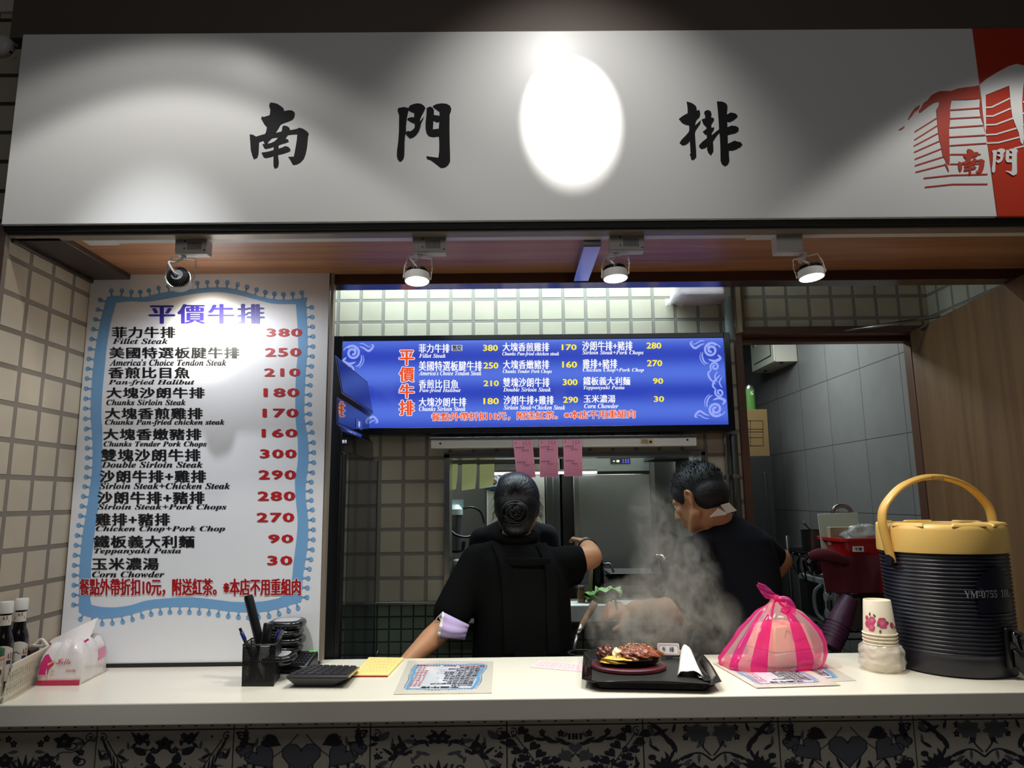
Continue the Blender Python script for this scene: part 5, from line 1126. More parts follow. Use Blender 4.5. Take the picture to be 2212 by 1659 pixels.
def sauce_bottle(c, label, shift=0):
    t = thing('sauce_bottle', tuple(c), label, 'sauce bottle', 'dark sauce bottles in the basket')
    H = .232; sq = 1
    b = MB(); b.lathe([(0, 0), (.024, 0), (.0268, .004), (.0268, .118), (.0255, .132), (.021, .148), (.0165, .160), (.015, .175), (.0145, .215), (0, .215)], c, 28); b.build('glass', M_sauce, t, smooth=True, auto=35)
    b = MB(); b.lathe([(.0165, .208), (.0168, .212), (.0168, .236), (.0155, .239), (0, .239)], c, 28); b.build('cap', M_lampwhite, t, smooth=True, auto=35)
    def wrapped(r, z0, a0): return lambda u, v: c+V((r*math.sin(a0+u/r), -r*math.cos(a0+u/r), z0+v))
    fa = math.atan2(-c.x, c.y)
    def patch(name, r, z0, z1, w, m, dz=0):
        b = MB(); n = 12; g = wrapped(r, 0, fa)
        vs = []
        for i in range(n+1): u = -w/2+w*i/n; vs += [g(u, z0), g(u, z1+dz*(math.sin(math.pi*i/n)))]
        b.add(vs, [(2*i, 2*i+2, 2*i+3, 2*i+1) for i in range(n)]); return b.build(name, m, t, smooth=True, fix=False)
    patch('neck_label', .0158, .176, .203, .034, M_lab); patch('body_label', .0274, .03, .112, .058, M_lab, .012)
    g = wrapped(.0164, 0, fa); b = MB(); put_text(b, bs('A1'), -.009, .1925, .006, .2015, g); b.build('neck_lettering', M_labred, t, fix=False)
    b = MB(); b.poly([[(-.014, .1835), (.010, .1835), (.010, .190), (-.014, .190)]], g); b.build('neck_band', M_labblue, t, fix=False)
    g2 = wrapped(.0280, 0, fa); b = MB(); put_text(b, bs('A1'), .012, .088, .026, .104, g2); put_text(b, '人', -.016, .058, .0, .074, g2, 0, (.0008, .0004)); b.build('body_lettering', M_labred, t, fix=False)
    b = MB(); b.poly([[(.012, .074), (.024, .074), (.024, .084), (.012, .084)]], g2); b.build('body_band', M_labblue, t, fix=False)
    b = MB(); b.stroke([(-.022+.03*i/24, .094+.003*math.sin(i/24*12)) for i in range(25)], .0014, g2); b.build('scroll_print', M_ink, t, fix=False)
    return t
cb1 = V((-1.4055, 2.088, ZB))
sauce_bottle(cb1, 'dark brown sauce bottle with white cap in the basket, the fully visible one')
cb2 = V((-1.4050, 2.026, ZB)); sauce_bottle(cb2, 'dark brown sauce bottle with white cap cut by the picture edge')
cs = V((-1.384, 1.966, ZB))
sq = thing('squeeze_bottle', tuple(cs), 'cloudy chilli sauce bottle with green nozzle cap in the basket', 'sauce bottle')
b = MB(); b.lathe([(0, 0), (.026, 0), (.027, .004), (.027, .082), (.024, .094), (.021, .096), (0, .096)], cs, 28); b.build('body', mat('cloudy_bottle', (206, 186, 172), .25, alpha=.86), sq, smooth=True, auto=35)
b = MB(); b.lathe([(0, .003), (.0255, .003), (.0262, .034), (0, .036)], cs, 24); b.build('sauce', mat('chilli_sauce', (140, 36, 20), .3), sq, smooth=True, auto=35)
b = MB(); b.lathe([(.0225, .094), (.0235, .096), (.0235, .103), (.0225, .105)], cs, 28); b.build('collar', mat('peach_plastic', (226, 158, 124), .4), sq, smooth=True, auto=35)
b = MB(); b.lathe([(0, .105), (.023, .105), (.023, .122), (.012, .127), (.005, .132), (.0035, .162), (0, .162)], cs, 24); b.build('nozzle_cap', mat('green_cap', (26, 84, 52), .4), sq, smooth=True, auto=35)
q = V((-1.408, 2.145, CT+.005))
sh = thing('pepper_jar', tuple(q), 'small square jar with dark brown lid in the basket corner', 'jar')
b = MB(); b.box(q+V((-.016, -.016, 0)), q+V((.016, .016, .062))); b.build('glass', mat('jar_glass', (190, 184, 172), .1, alpha=.6), sh, bevel=.004)
b = MB(); b.box(q+V((-.018, -.018, .062)), q+V((.018, .018, .09))); b.build('lid', mat('dark_brown_lid', (74, 46, 42), .5), sh, bevel=.003)

# tissue pack
M_tisw = mat('tissue_wrap', (236, 228, 226), .22, bump=.5, bump_scale=25, coat=.3); M_tispk = mat('tissue_pink', (214, 40, 120), .25, coat=.3); M_tissue = mat('tissue_paper', (246, 238, 234), .8); M_tisred = mat('tissue_red', (190, 22, 72), .3, coat=.2); M_tisy = mat('tissue_gold', (226, 196, 110), .3)
F0, F1, F2 = [p_+V((.018, .004, 0)) for p_ in (CP(66, 1482), CP(156, 1481), CP(212, 1453))]; F3 = F0+(F2-F1)
tk = thing('tissue_pack', tuple((F0+F2)/2), 'opened soft pack of paper tissues in white and pink wrap with a sheet pulled up', 'tissue pack')
ex = (F1-F0); ey = (F2-F1)
def tp_(u, v, z): return F0+ex*u+ey*v+V((0, 0, z))
rng = random.Random(21); b = MB(); rings = []
prof = [(0, .0), (.0, .012), (-.02, .03), (-.015, .055), (.03, .08), (.12, .098), (.22, .107)]
N_ = 10
for ins, z in prof:
    ring = []
    for k in range(4*N_):
        s_, f_ = divmod(k, N_); f_ /= N_
        u, v = ((f_, 0), (1, f_), (1-f_, 1), (0, 1-f_))[s_]
        u = ins+(1-2*ins)*u; v = ins*.6+(1-1.2*ins)*v
        ring.append(tp_(u, v, z+(.006*math.sin(k*1.7)+.010*u)*(z/.1)**2)+V((rng.uniform(-1, 1), rng.uniform(-1, 1), 0))*.0022*(z > .01))
    rings.append(ring)
loft(b, rings, True, True); b.build('wrapper', M_tisw, tk, smooth=True)
ff = lambda u, v: tp_(u, -.02, v)+V((0, -.0022, 0))
def ffc(u, v):
    ins = 0 if v < .055 else (v-.055)/.045*.09; return F0+ex*u+ey*(-.03+ins*.6)+V((0, 0, v))
b = MB(); b.hexa([tp_(-.012, -.02, .0008), tp_(1.0, -.02, .0008), tp_(1.0, .02, .0008), tp_(-.012, .02, .0008), tp_(-.012, -.03, .014), tp_(1.0, -.03, .014), tp_(1.0, .02, .014), tp_(-.012, .02, .014)]); b.build('bottom_band', M_tisred, tk)
b = MB(); b.poly([[(.0, .030), (.22, .030), (.24, .045), (.36, .058), (.27, .072), (.18, .086), (.1, .082), (.02, .056)]], ffc); b.build('pink_print', M_tispk, tk, fix=False)
b = MB(); b.poly([[(.22, .055), (.34, .064), (.42, .062), (.36, .068), (.2, .06)]], lambda u, v: ffc(u, v)+V((0, -.0007, 0))); b.poly([[(.28, .036), (.36, .037), (.38, .042), (.3, .041)]], lambda u, v: ffc(u, v)+V((0, -.0007, 0))); b.build('gold_print', M_tisy, tk, fix=False)
b = MB(); flower2(b, lambda u, v: ffc(.2+u*1.1, .036+v)+V((0, -.0009, 0)), 0, 0, .013, 5, 0, 0); b.build('flower_print', M_tissue, tk, fix=False)
b = MB(); g = lambda u, v: ffc(u, v)+V((0, -.001, 0)); put_text(b, scr('Hello'), .42, .058, .76, .074, g); put_text(b, '300抽', .66, .036, .90, .045, g); b.build('lettering', M_tisred, tk, fix=False)
fr_ = lambda u, v: tp_(1.015, u, v)+V((.002, 0, 0))
b = MB(); b.poly([[(.62, .045), (.92, .05), (.9, .082), (.64, .08)]], fr_); b.build('side_print', mat('tissue_pale_pink', (236, 140, 176), .3), tk, fix=False)
b = MB(); b.poly([[(.0, .1), (.3, .095), (.98, .116), (.9, .121), (.3, .104)]], lambda u, v: tp_(.6+.4*u, .28, v)+V((0, -.004, 0))); b.build('slit_edge', M_tispk, tk, fix=False)
b = MB(); n, m = 10, 8; vs = []
T0, T1 = W(106, 1420, 2.15), W(190, 1398, 2.19); T2, T3 = W(214, 1333, 2.22), W(112, 1382, 2.17)
for j in range(m+1):
    for i in range(n+1):
        u, v = i/n, j/m; p = T0.lerp(T1, u).lerp(T3.lerp(T2, u), v); vs.append(p+V((0, .012*math.sin(u*5+v*2)*(1-.4*v)-.01*v, 0)))
vs2 = [p+V((0, .0012, 0)) for p in vs]; m0 = len(vs)
fs_ = [(j*(n+1)+i, j*(n+1)+i+1, (j+1)*(n+1)+i+1, (j+1)*(n+1)+i) for j in range(m) for i in range(n)]
b.add(vs+vs2, fs_+[tuple(reversed([m0+q for q in f])) for f in fs_]); b.build('pulled_tissue', M_tissue, tk, smooth=True)
# second pack just behind
c2 = V((-1.352, 2.278, CT)); 
t2 = thing('tissue_pack', tuple(c2), 'second wrapped tissue pack standing close behind the opened one', 'tissue pack')
b = MB(); loft(b, [[c2+V((q.x, q.y, 0))+V((0, 0, z)) for q in [p-V((0, 0, p.z)) for p in rrect(.158*s_, .045*s_, 0, .018*s_)]] for s_, z in ((.96, .001), (1, .01), (1.02, .07), (.98, .092), (.8, .102))]); b.build('wrapper', M_tisw, t2, smooth=True, auto=40)
b = MB(); b.poly([[(-.078, .05), (-.045, .055), (-.03, .074), (-.026, .09), (-.072, .088), (-.078, .075)]], lambda u, v: c2+V((u, -.0245, v))); b.build('pink_print', M_tispk, t2, fix=False)
b = MB(); b.stroke([(-.052, .05), (-.04, .07), (-.03, .09)], .005, lambda u, v: c2+V((u, -.0252, v))); b.build('gold_print', M_tisy, t2, fix=False)

# mesh pen cup
K = [CP(523, 1483), CP(590, 1483), CP(603, 1464), CP(540, 1466)]
cc_ = sum(K, V())/4; hc = .112
pc = thing('pen_cup', tuple(cc_), 'black wire-mesh pen cup full of pens on the counter', 'pen cup')
kb = [cc_+(p-cc_)*1.0 for p in K]; kt = [cc_+(p-cc_)*1.05+V((0, 0, hc)) for p in K]
M_wire = mat('black_wire_mesh', (14, 14, 15), .4, .2)
b = MB()
for i in range(4):
    a, c_, at, ct = kb[i], kb[(i+1) % 4], kt[i], kt[(i+1) % 4]
    nn = (c_-a).cross(V((0, 0, 1))).normalized(); f = lambda u, v: a.lerp(c_, u).lerp(at.lerp(ct, u), v)
    nu, nv_ = max(6, int((c_-a).length/.0048)), 14
    for iu in range(nu):
        for iv in range(nv_):
            u0, u1, v0, v1 = iu/nu, (iu+1)/nu, .1+.86*iv/nv_, .1+.86*(iv+1)/nv_; w = .3/nu
            for s0, s1 in ((u0, u1), (u1, u0)): b.add([f(s0-w, v0), f(s0+w, v0), f(s1+w, v1), f(s1-w, v1)], [(0, 1, 2, 3)])
    b.add([f(0, 0), f(1, 0), f(1, .1), f(0, .1)], [(0, 1, 2, 3)])
    b.tube([a, at], .0016, 6)
b.build('mesh_side', M_wire, pc, fix=False)
b = MB(); b.tube(kt, .0026, 8, closed=True); b.build('rim', M_black, pc, smooth=True)
b = MB(); b.hexa([p for p in kb]+[p+V((0, 0, .003)) for p in kb]); b.build('base', M_black, pc)
def stick(name, bottom, top, r, parts, label, cat='pen', grp='pens in the mesh cup'):
    t = thing(name, tuple(bottom), label, cat, grp); d = top-bottom
    for nm, f0, f1, r0, r1, m_ in parts:
        b = MB(); b.tube([bottom+d*f0, bottom+d*(f0+(f1-f0)*.04), bottom+d*(f1-(f1-f0)*.04), bottom+d*f1], [r0*.9, r0, r1, r1*.88], 14); b.build(nm, m_, t, smooth=True, auto=45)
M_blackpen = mat('black_pen', (18, 18, 20), .35); M_navy = mat('navy_pen', (30, 36, 110), .3); M_silver = mat('silver_pen', (150, 152, 156), .3, .8); M_mk = mat('white_marker_body', (206, 206, 200), .4)
zc_ = .006
def inside(u, v): return cc_+V((u, v, zc_))
stick('black_stick', inside(.014, .02), W(536, 1286, cc_.y+.03), .0, [('shaft', 0, 1, .0135, .0135, M_blackpen)], 'long thick black stick standing tallest in the mesh pen cup', 'stick')
stick('marker', inside(-.002, -.004), W(580, 1346, cc_.y+.012), 0, [('barrel', 0, .62, .0125, .0135, M_mk), ('cap', .62, 1, .0145, .0135, M_blackpen)], 'fat marker with black cap and white barrel in the mesh pen cup', 'marker')
stick('ballpoint_pen', inside(.012, -.022), W(518, 1357, cc_.y-.01), 0, [('barrel', 0, .78, .0045, .0055, M_blackpen), ('grip', .78, .93, .0058, .0055, M_navy), ('button', .93, 1, .004, .004, M_blackpen)], 'slim pen leaning out to the left of the mesh pen cup')
stick('ballpoint_pen', inside(.004, .024), W(606, 1352, cc_.y+.04), 0, [('barrel', 0, .74, .0055, .0065, M_blackpen), ('grip', .74, .92, .007, .0065, M_navy), ('button', .92, 1, .005, .005, M_blackpen)], 'blue-and-black pen behind the fat marker in the mesh pen cup')
stick('ballpoint_pen', inside(-.012, .006), W(618, 1350, cc_.y+.02), 0, [('barrel', 0, .72, .004, .005, M_blackpen), ('grip', .72, .9, .0052, .005, M_silver), ('button', .9, 1, .004, .0035, M_blackpen)], 'thin grey-topped pen leaning furthest right in the mesh pen cup')

# pager stack and keypad transmitter
KB = [CP(560, 1454), CP(660, 1457), CP(688, 1440), CP(592, 1440)]
kd = thing('keypad_base', tuple(sum(KB, V())/4), 'black keypad base with a green indicator beside the pen cup', 'keypad')
b = MB(); up = [p+V((0, 0, h)) for p, h in zip(KB, (.022, .022, .05, .05))]; b.hexa(KB+up); b.build('body', M_black, kd, bevel=.008, seg=3)
b = MB(); fk = lambda u, v, o=0: up[0].lerp(up[1], u).lerp(up[3].lerp(up[2], u), v)+V((0, -o*.4, o))
M_key = mat('dark_key', (40, 40, 44), .45)
for i in range(6):
    for j in range(5):
        u, v = .5+.075*i, .12+.15*j
        b.hexa([fk(u, v), fk(u+.055, v), fk(u+.055, v+.11), fk(u, v+.11)]+[fk(u+.005, v+.01, .004), fk(u+.05, v+.01, .004), fk(u+.05, v+.1, .004), fk(u+.005, v+.1, .004)])
b.build('keys', M_key, kd)
b = MB(); b.add([fk(.8, .86, .001), fk(.97, .86, .001), fk(.97, .97, .001), fk(.8, .97, .001)], [(0, 1, 2, 3)]); b.build('indicator', mat('green_lcd', (60, 150, 70), .3, emit=(70, 190, 80), estr=.5), kd, fix=False)
M_pager = mat('black_pager', (20, 20, 21), .22); M_pagerl = mat('pager_rim', (46, 46, 48), .3); M_plabel = mat('pager_label', (176, 178, 180), .4)
cpg = W(622, 1432, 2.31); cpg = V((cpg.x, 2.262, 0))
def pager(c, label):
    t = thing('pager', tuple(c), label, 'pager', 'guest pagers stacked on the keypad base')
    b = MB(); w = .105
    loft(b, [[c+V((p.x, p.y, z)) for p in rrect(w*s_, w*s_, 0, .034*s_, 6)] for s_, z in ((.9, 0), (.98, .004), (1, .009), (1, .015), (.97, .020), (.86, .0235))]); b.build('shell', M_pager, t, smooth=True, auto=50)
    b = MB(); b.tube([c+V((p.x, p.y, .012)) for p in rrect(w*.995, w*.995, 0, .034, 6)], .0022, 6, closed=True); b.build('bumper_ring', M_pagerl, t, smooth=True)
    b = MB(); b.poly([[(p.x, p.y) for p in rrect(w*.7, w*.7, 0, .02, 4)]], lambda x, y: c+V((x, y, .0238))); b.build('face_label', M_plabel, t, fix=False)
zk = up[3].z+.001
for i, lab in enumerate(('lowest of the four stacked black pagers', 'second lowest of the four stacked black pagers', 'second highest of the four stacked black pagers', 'topmost of the four stacked black pagers, label showing')):
    pager(V((cpg.x+.008*(i % 2), 2.262, zk+.0245*i)), lab)
cp2 = W(598, 1426, 2.15); pager(V((cp2.x, 2.152, max(cp2.z-.006, CT+.036))), 'single black pager lying in front of the pager stack')

# calculator
Q = [CP(640, 1472, .0), CP(728, 1473, .0), CP(765, 1447, 0), CP(690, 1448, 0)]
cl_ = thing('calculator', tuple(sum(Q, V())/4), 'large black desk calculator tilted towards the yellow pad', 'calculator')
top = [W(617, 1461, 2.02), W(752, 1461, 2.02), W(776, 1441, 2.25), W(668, 1438, 2.25)]
lift = lambda p, h: V((p.x, p.y, h))
hT = [CT+.05, CT+.05, CT+.022, CT+.022]
top = []
for (px, py), h in zip(((617, 1460), (752, 1460), (775, 1440), (672, 1437)), (.034, .034, .022, .022)): top.append(CP(px, py, h))
bot = [CP(628, 1484), CP(735, 1484), CP(770, 1448), CP(672, 1445)]
b = MB(); b.hexa([V((p.x, p.y, CT+.0005)) for p in (bot[0].lerp(bot[1], .12), bot[0].lerp(bot[1], .82), bot[2], bot[3])]+[p-V((0, 0, .006)) for p in top]); b.hexa([p-V((0, 0, .006)) for p in top]+top)
b.build('body', mat('dark_calculator', (46, 46, 48), .4), cl_, bevel=.003)
b = MB(); ft = lambda u, v, o=0: top[0].lerp(top[1], u).lerp(top[3].lerp(top[2], u), v)+V((0, 0, o))
for i in range(7):
    for j in range(5):
        u, v = .03+.137*i, .05+.185*j
        b.hexa([ft(u, v), ft(u+.115, v), ft(u+.115, v+.145), ft(u, v+.145)]+[ft(u+.01, v+.015, .005), ft(u+.105, v+.015, .005), ft(u+.105, v+.13, .005), ft(u+.01, v+.13, .005)])
b.build('keys', M_key, cl_)
b = MB(); b.hexa([top[1]-V((0, 0, .006)), top[2]-V((0, 0, .006)), top[2]-V((0, 0, .006))+V((.003, 0, 0)), top[1]-V((0, 0, .006))+V((.003, 0, 0)), top[1], top[2], top[2]+V((.003, 0, 0)), top[1]+V((.003, 0, 0))]); b.build('gold_edge', mat('gold_edge', (190, 172, 120), .3, .6), cl_)

# yellow order pad
def quad_fn(c, o): return lambda u, v: c[0].lerp(c[1], u).lerp(c[3].lerp(c[2], u), v)+V((0, 0, o))
def sheet(name, c, h, m_, label, cat, build_print=None, group=None, th=.0012):
    t = thing(name, tuple(sum(c, V())/4), label, cat, group)
    lo_ = [p+V((0, 0, h)) for p in c]; b = MB(); b.hexa(lo_+[p+V((0, 0, th)) for p in lo_]); b.build('paper', m_, t)
    if build_print: build_print(t, quad_fn(c, h+th+.0004))
    return t
NP = [CP(797, 1424), CP(873, 1425), CP(838, 1463), CP(762, 1463)]   # far-left, far-right, near-right, near-left
def pad_print(t, f):
    b = MB(); rng = random.Random(4)
    for i in range(5):
        v = .1+.17*i
        for k in range(9):
            if rng.random() < .75: u = .1+.09*k; b.stroke([(u, v), (u+.03+.03*rng.random(), v+rng.uniform(-.02, .02))], .012, f)
        b.stroke([(.06, v+.07), (.94, v+.07)], .004, f)
    b.build('form_print', mat('pad_print', (170, 140, 80), .6), t, fix=False)
    b = MB(); b.hexa([NP[3]+V((0, 0, .0005)), NP[2]+V((0, 0, .0005)), NP[2]+V((0, .003, .0005)), NP[3]+V((0, .003, .0005)), NP[3]+V((0, -.001, .004)), NP[2]+V((0, -.001, .004)), NP[2]+V((0, .003, .004)), NP[3]+V((0, .003, .004))]); b.build('red_binding', mat('red_binding', (176, 40, 30), .5), t)
sheet('order_pad', NP, .0006, mat('yellow_paper', (244, 220, 140), .6), 'yellow order pad with a red bottom edge beside the calculator', 'order pad', pad_print, th=.006)
# laminated menu sheets, facing the far side
M_lam = mat('laminate', (232, 226, 212), .12, coat=.6); M_lamprint = mat('menu_paper', (222, 228, 238), .15, coat=.6)
M_sheetblue = mat('menu_sheet_blue', (120, 176, 222), .15, coat=.5)
def menu_print(t, f):
    def g(o): return lambda px, py: f(.06+.88*(1-(px-150)/540), .06+.88*(1-(py-590)/790))+V((0, 0, o))
    b = MB(); b.poly([[(205, 650), (655, 650), (660, 1000), (648, 1310), (200, 1310), (200, 1000)]], g(0)); b.build('menu_ground', M_lamprint, t, fix=False)
    b = MB(); b.poly([OUT[:-1], inn], g(.0003)); fringe(b, g(.0005)); b.build('wavy_border', M_sheetblue, t, fix=False)
    b = MB(); rect_text(b, '平價牛排', (323,569,657,699), g(.0005), (3, 1), res=1)
    for z, e, p, rz_, re_, rp_ in MENU: rect_text(b, z, rz_, g(.0005), (1.5, .5), res=1); rect_text(b, bi(e), re_, g(.0005), res=1)
    b.build('dish_lettering', M_ink, t, fix=False)
    b = MB()
    for z, e, p, rz_, re_, rp_ in MENU: rect_text(b, p, rp_, g(.0005), (2.2, .8), res=1)
    rect_text(b, NOTE, (172,649,1250,1287), g(.0007), (1.2, .5), res=1); b.build('price_lettering', M_pricered, t, fix=False)
MS = [CP(882, 1428), CP(1066, 1430), CP(1062, 1498), CP(850, 1501)]
sheet('menu_sheet', MS, .0006, M_lam, 'laminated menu sheet lying on the counter in front of the person in black polo', 'menu sheet', menu_print)
MS2 = [CP(1572, 1424), CP(1752, 1416), CP(1850, 1471), CP(1686, 1478)]
sheet('menu_sheet', MS2, .0006, M_lam, 'laminated menu sheet half hidden under another by the pink bag, nearer the paper cups', 'menu sheet', menu_print, th=.0008)
MS3 = [CP(1540, 1434), CP(1702, 1428), CP(1816, 1482), CP(1634, 1488)]
sheet('menu_sheet', MS3, .0022, M_lam, 'laminated menu sheet lying directly under the pink striped bag', 'menu sheet', menu_print, th=.0008)
PS = [CP(1166, 1427), CP(1262, 1436), CP(1262, 1452), CP(1145, 1442)]
def pink_print(t, f):
    b = MB(); rng = random.Random(8)
    for i in range(4):
        for k in range(10): u = .08+.085*k; b.stroke([(u, .2+.18*i), (u+.05*rng.random()+.02, .2+.18*i+.03)], .02, f)
    b.build('print', M_pinkline, t, fix=False)
sheet('order_form', PS, .0006, mat('pale_pink_form', (246, 202, 206), .6), 'pale pink order form lying flat left of the black tray', 'order form', pink_print, th=.0006)

# ------------------------------------------------------------------ tray with sizzling steak
ta = math.radians(7); tc_ = V((.402, 2.152, CT)); tr_ = V((math.cos(ta), -math.sin(ta), 0)); tf_ = V((math.sin(ta), math.cos(ta), 0))
def TP(u, v, z): return tc_+tr_*u+tf_*v+V((0, 0, z))
M_tray = mat('black_lacquer_tray', (14, 14, 15), .16, coat=.4); M_trayin = mat('speckled_tray_bottom', (40, 40, 38), .4, noise_amt=.5, noise_scale=500)
tt = thing('serving_tray', tuple(tc_), 'black lacquer serving tray holding the sizzling steak near the counter edge', 'tray')
def octo(w, d, ch): return [(-w+ch, -d), (w-ch, -d), (w, -d+ch), (w, d-ch), (w-ch, d), (-w+ch, d), (-w, d-ch), (-w, -d+ch)]
def dense(poly, n=5):
    out = []
    for i in range(len(poly)):
        a, c_ = V(poly[i]), V(poly[(i+1) % len(poly)])
        for k in range(n): out.append(tuple(a.lerp(c_, k/n)))
    return out
def rimz(p, lo_, hi): return lo_+(hi-lo_)*max(0, 1-((abs(p[0])/.17)*(abs(p[1])/.19))**1.2)
rings = []
for w, d, ch, z0, z1, zz in ((.150, .175, .03, 0, 0, 0), (.168, .190, .034, .008, .010, 1), (.182, .204, .036, .022, .030, 1), (.186, .208, .037, .0225, .0305, 1), (.186, .208, .037, .024, .032, 1), (.180, .202, .036, .024, .032, 1), (.166, .188, .033, .006, .007, 1), (.160, .183, .031, .005, .005, 0)):
    rings.append([TP(p[0], p[1], rimz(p, z0, z1)+.0006) for p in dense(octo(w, d, ch))])
b = MB(); loft(b, rings, True, False); b.build('tray_body', M_tray, tt, smooth=True, auto=40)
b = MB(); b.poly([octo(.160, .183, .031)], lambda u, v: TP(u, v, .0057)); b.build('tray_bottom', M_trayin, tt, fix=False)
pcx = CP(1356, 1424, .03); uv = (pcx-tc_); pu, pv = uv.dot(tr_), uv.dot(tf_)
pu, pv = max(-.05, min(.05, pu)), pv
def PP(u, v, z): return TP(pu+u, pv+v, z)
wd = thing('plate_base', tuple(PP(0, 0, .006)), 'maroon oval board under the iron plate', 'board')
def oval(rx, ry, n=48, c=(0, 0)): return [(c[0]+rx*math.cos(2*math.pi*i/n), c[1]+ry*math.sin(2*math.pi*i/n)) for i in range(n)]
b = MB(); loft(b, [[PP(x, y, z) for x, y in oval(rx, ry)] for rx, ry, z in ((.106, .088, .0065), (.112, .094, .009), (.112, .094, .016), (.108, .090, .019))]); b.build('board', mat('maroon_board', (92, 34, 44), .35, noise_amt=.15), wd, smooth=True, auto=40)
ip = thing('iron_plate', tuple(PP(0, 0, .02)), 'black cast-iron oval plate on the maroon board', 'plate')
b = MB(); loft(b, [[PP(x, y+.004, z) for x, y in oval(rx, ry)] for rx, ry, z in ((.078, .06, .0195), (.09, .07, .026), (.099, .079, .040), (.102, .082, .041), (.098, .078, .0415), (.088, .068, .030), (.0, .0, .028))], True, False); b.build('plate', mat('cast_iron', (18, 18, 19), .4, .4), ip, smooth=True, auto=40)
def blob(name, c, r, amp, freq, m_, parent, seed=0, n=48, mm=26, flat=None, label=None):
    b = MB(); vs = []
    for i in range(mm+1):
        t = math.pi*i/mm
        for j in range(n):
            a = 2*math.pi*j/n; d = V((math.sin(t)*math.cos(a), math.sin(t)*math.sin(a), math.cos(t)))
            k = 1+amp*noise.noise(d*freq+V((seed, 0, 0)))+amp*.5*noise.noise(d*freq*2.7+V((0, seed, 0)))
            vs.append(PP(c[0]+d.x*r[0]*k, c[1]+d.y*r[1]*k, c[2]+max(d.z, -.25)*r[2]*k))
    fs_ = [(i*n+j, (i+1)*n+j, (i+1)*n+(j+1) % n, i*n+(j+1) % n) for i in range(mm) for j in range(n)]
    b.add(vs, fs_); return b.build(name, m_, parent, smooth=True, label=label)
M_steak = mat('sauced_steak', (88, 40, 24), .12, noise_amt=.55, noise_scale=45, bump=.8, bump_scale=110, coat=.7)
M_sauceb = mat('pepper_sauce', (132, 66, 30), .1, noise_amt=.35, noise_scale=60, bump=.5, bump_scale=160, coat=.7)
M_egg = mat('egg_yellow', (244, 190, 72), .2, noise_amt=.15, noise_scale=30, coat=.5); M_eggw = mat('egg_white', (246, 226, 180), .25, coat=.4); M_noodle = mat('noodle', (206, 160, 96), .3, coat=.4)
st = thing('steak', tuple(PP(.02, .01, .04)), 'thick grilled steak under glossy brown pepper sauce on the iron plate', 'steak')
blob('meat', (.024, .002, .040), (.072, .058, .024), .3, 2.2, M_steak, st, 3.1)
blob('sauce', (.028, -.004, .044), (.066, .056, .024), .34, 3.2, M_sauceb, st, 8.4)
rng = random.Random(12)
b = MB()
for i in range(60):
    a, r_ = rng.uniform(0, 6.28), rng.random()**.5; p = PP(.024+.055*r_*math.cos(a), .004+.043*r_*math.sin(a), .047+.024*(1-r_*r_)**.5+.003); s_ = rng.uniform(.0014, .003); b.ell(p, (s_, s_, s_*.7), 6, 4)
b.build('pepper_bits', mat('garlic_bits', (222, 170, 104), .25, coat=.4), st, smooth=True)
st2 = thing('steak', tuple(PP(-.06, .012, .04)), 'smaller browned meat piece at the left side of the iron plate', 'meat')
blob('meat', (-.062, .016, .042), (.03, .038, .022), .35, 2.6, M_steak, st2, 5.7)
eg = thing('fried_egg', tuple(PP(-.03, -.02, .04)), 'runny fried egg between the two meat pieces', 'egg')
blob('white', (-.018, -.040, .034), (.068, .030, .011), .35, 2.4, M_egg, eg, 2.2, label='yellow egg and sauce spread along the plate')
blob('fold', (-.034, -.022, .046), (.015, .026, .019), .3, 2.0, M_eggw, eg, 6.6, label='pale folded egg white')
nd = thing('noodles', tuple(PP(-.05, -.04, .032)), 'thin noodles under the egg at the plate rim', 'noodles'); nd['kind'] = 'stuff'
b = MB()
for i in range(40):
    a = rng.uniform(2.2, 5.6); r0 = rng.uniform(.6, .97); pts = []
    for k in range(5): aa = a+.16*k; rr = r0+.04*math.sin(k*1.9+i); pts.append(PP(.085*rr*math.cos(aa), .066*rr*math.sin(aa), .031+.0035*rng.random()+.003*(1-r0)))
    b.tube(catmull(pts, 3), .0013, 5)
nb_ = b.build('noodle_strands', M_noodle, nd, smooth=True); nb_['kind'] = 'stuff'
# name card at the back of the tray
cd0 = W(1445, 1404, 2.30); cu = (cd0-tc_).dot(tr_); cv_ = .168
cw, chh = .034, .034
def CD(u, v, o=0): return TP(cu+u, cv_+.01*v/.03-o, .034+v-.016)
cdt = thing('name_card', tuple(CD(0, 0)), 'small white card with a red border standing at the back of the tray', 'card')
b = MB(); o2 = [(p.x, p.y) for p in rrect(cw*2, chh, 0, .005, 3, c=(0, chh/2))]; b.poly([o2], lambda u, v: CD(u, v), 0, .0015, (0, -1, 0)); b.build('card', M_white, cdt)
b = MB(); o3 = [(p.x, p.y) for p in rrect(cw*2-.008, chh-.008, 0, .004, 3, c=(0, chh/2))]; b.stroke(o3+[o3[0]], .0012, lambda u, v: CD(u, v, .0022)); b.build('red_border', M_pricered, cdt, fix=False)
b = MB(); put_text(b, '牛', -.019, .010, -.009, .024, lambda u, v: CD(u, v, .0022), 0, (.0004, .0002)); put_text(b, '排', .003, .010, .017, .024, lambda u, v: CD(u, v, .0022), 0, (.0004, .0002)); b.build('lettering', M_ink, cdt, fix=False)
b = MB(); b.hexa([TP(cu-.01, cv_-.004, .006), TP(cu+.01, cv_-.004, .006), TP(cu+.01, cv_+.006, .006), TP(cu-.01, cv_+.006, .006), CD(-.01, .004, -.0004), CD(.01, .004, -.0004), CD(.01, .004, -.004), CD(-.01, .004, -.004)]); b.build('foot', M_black, cdt)
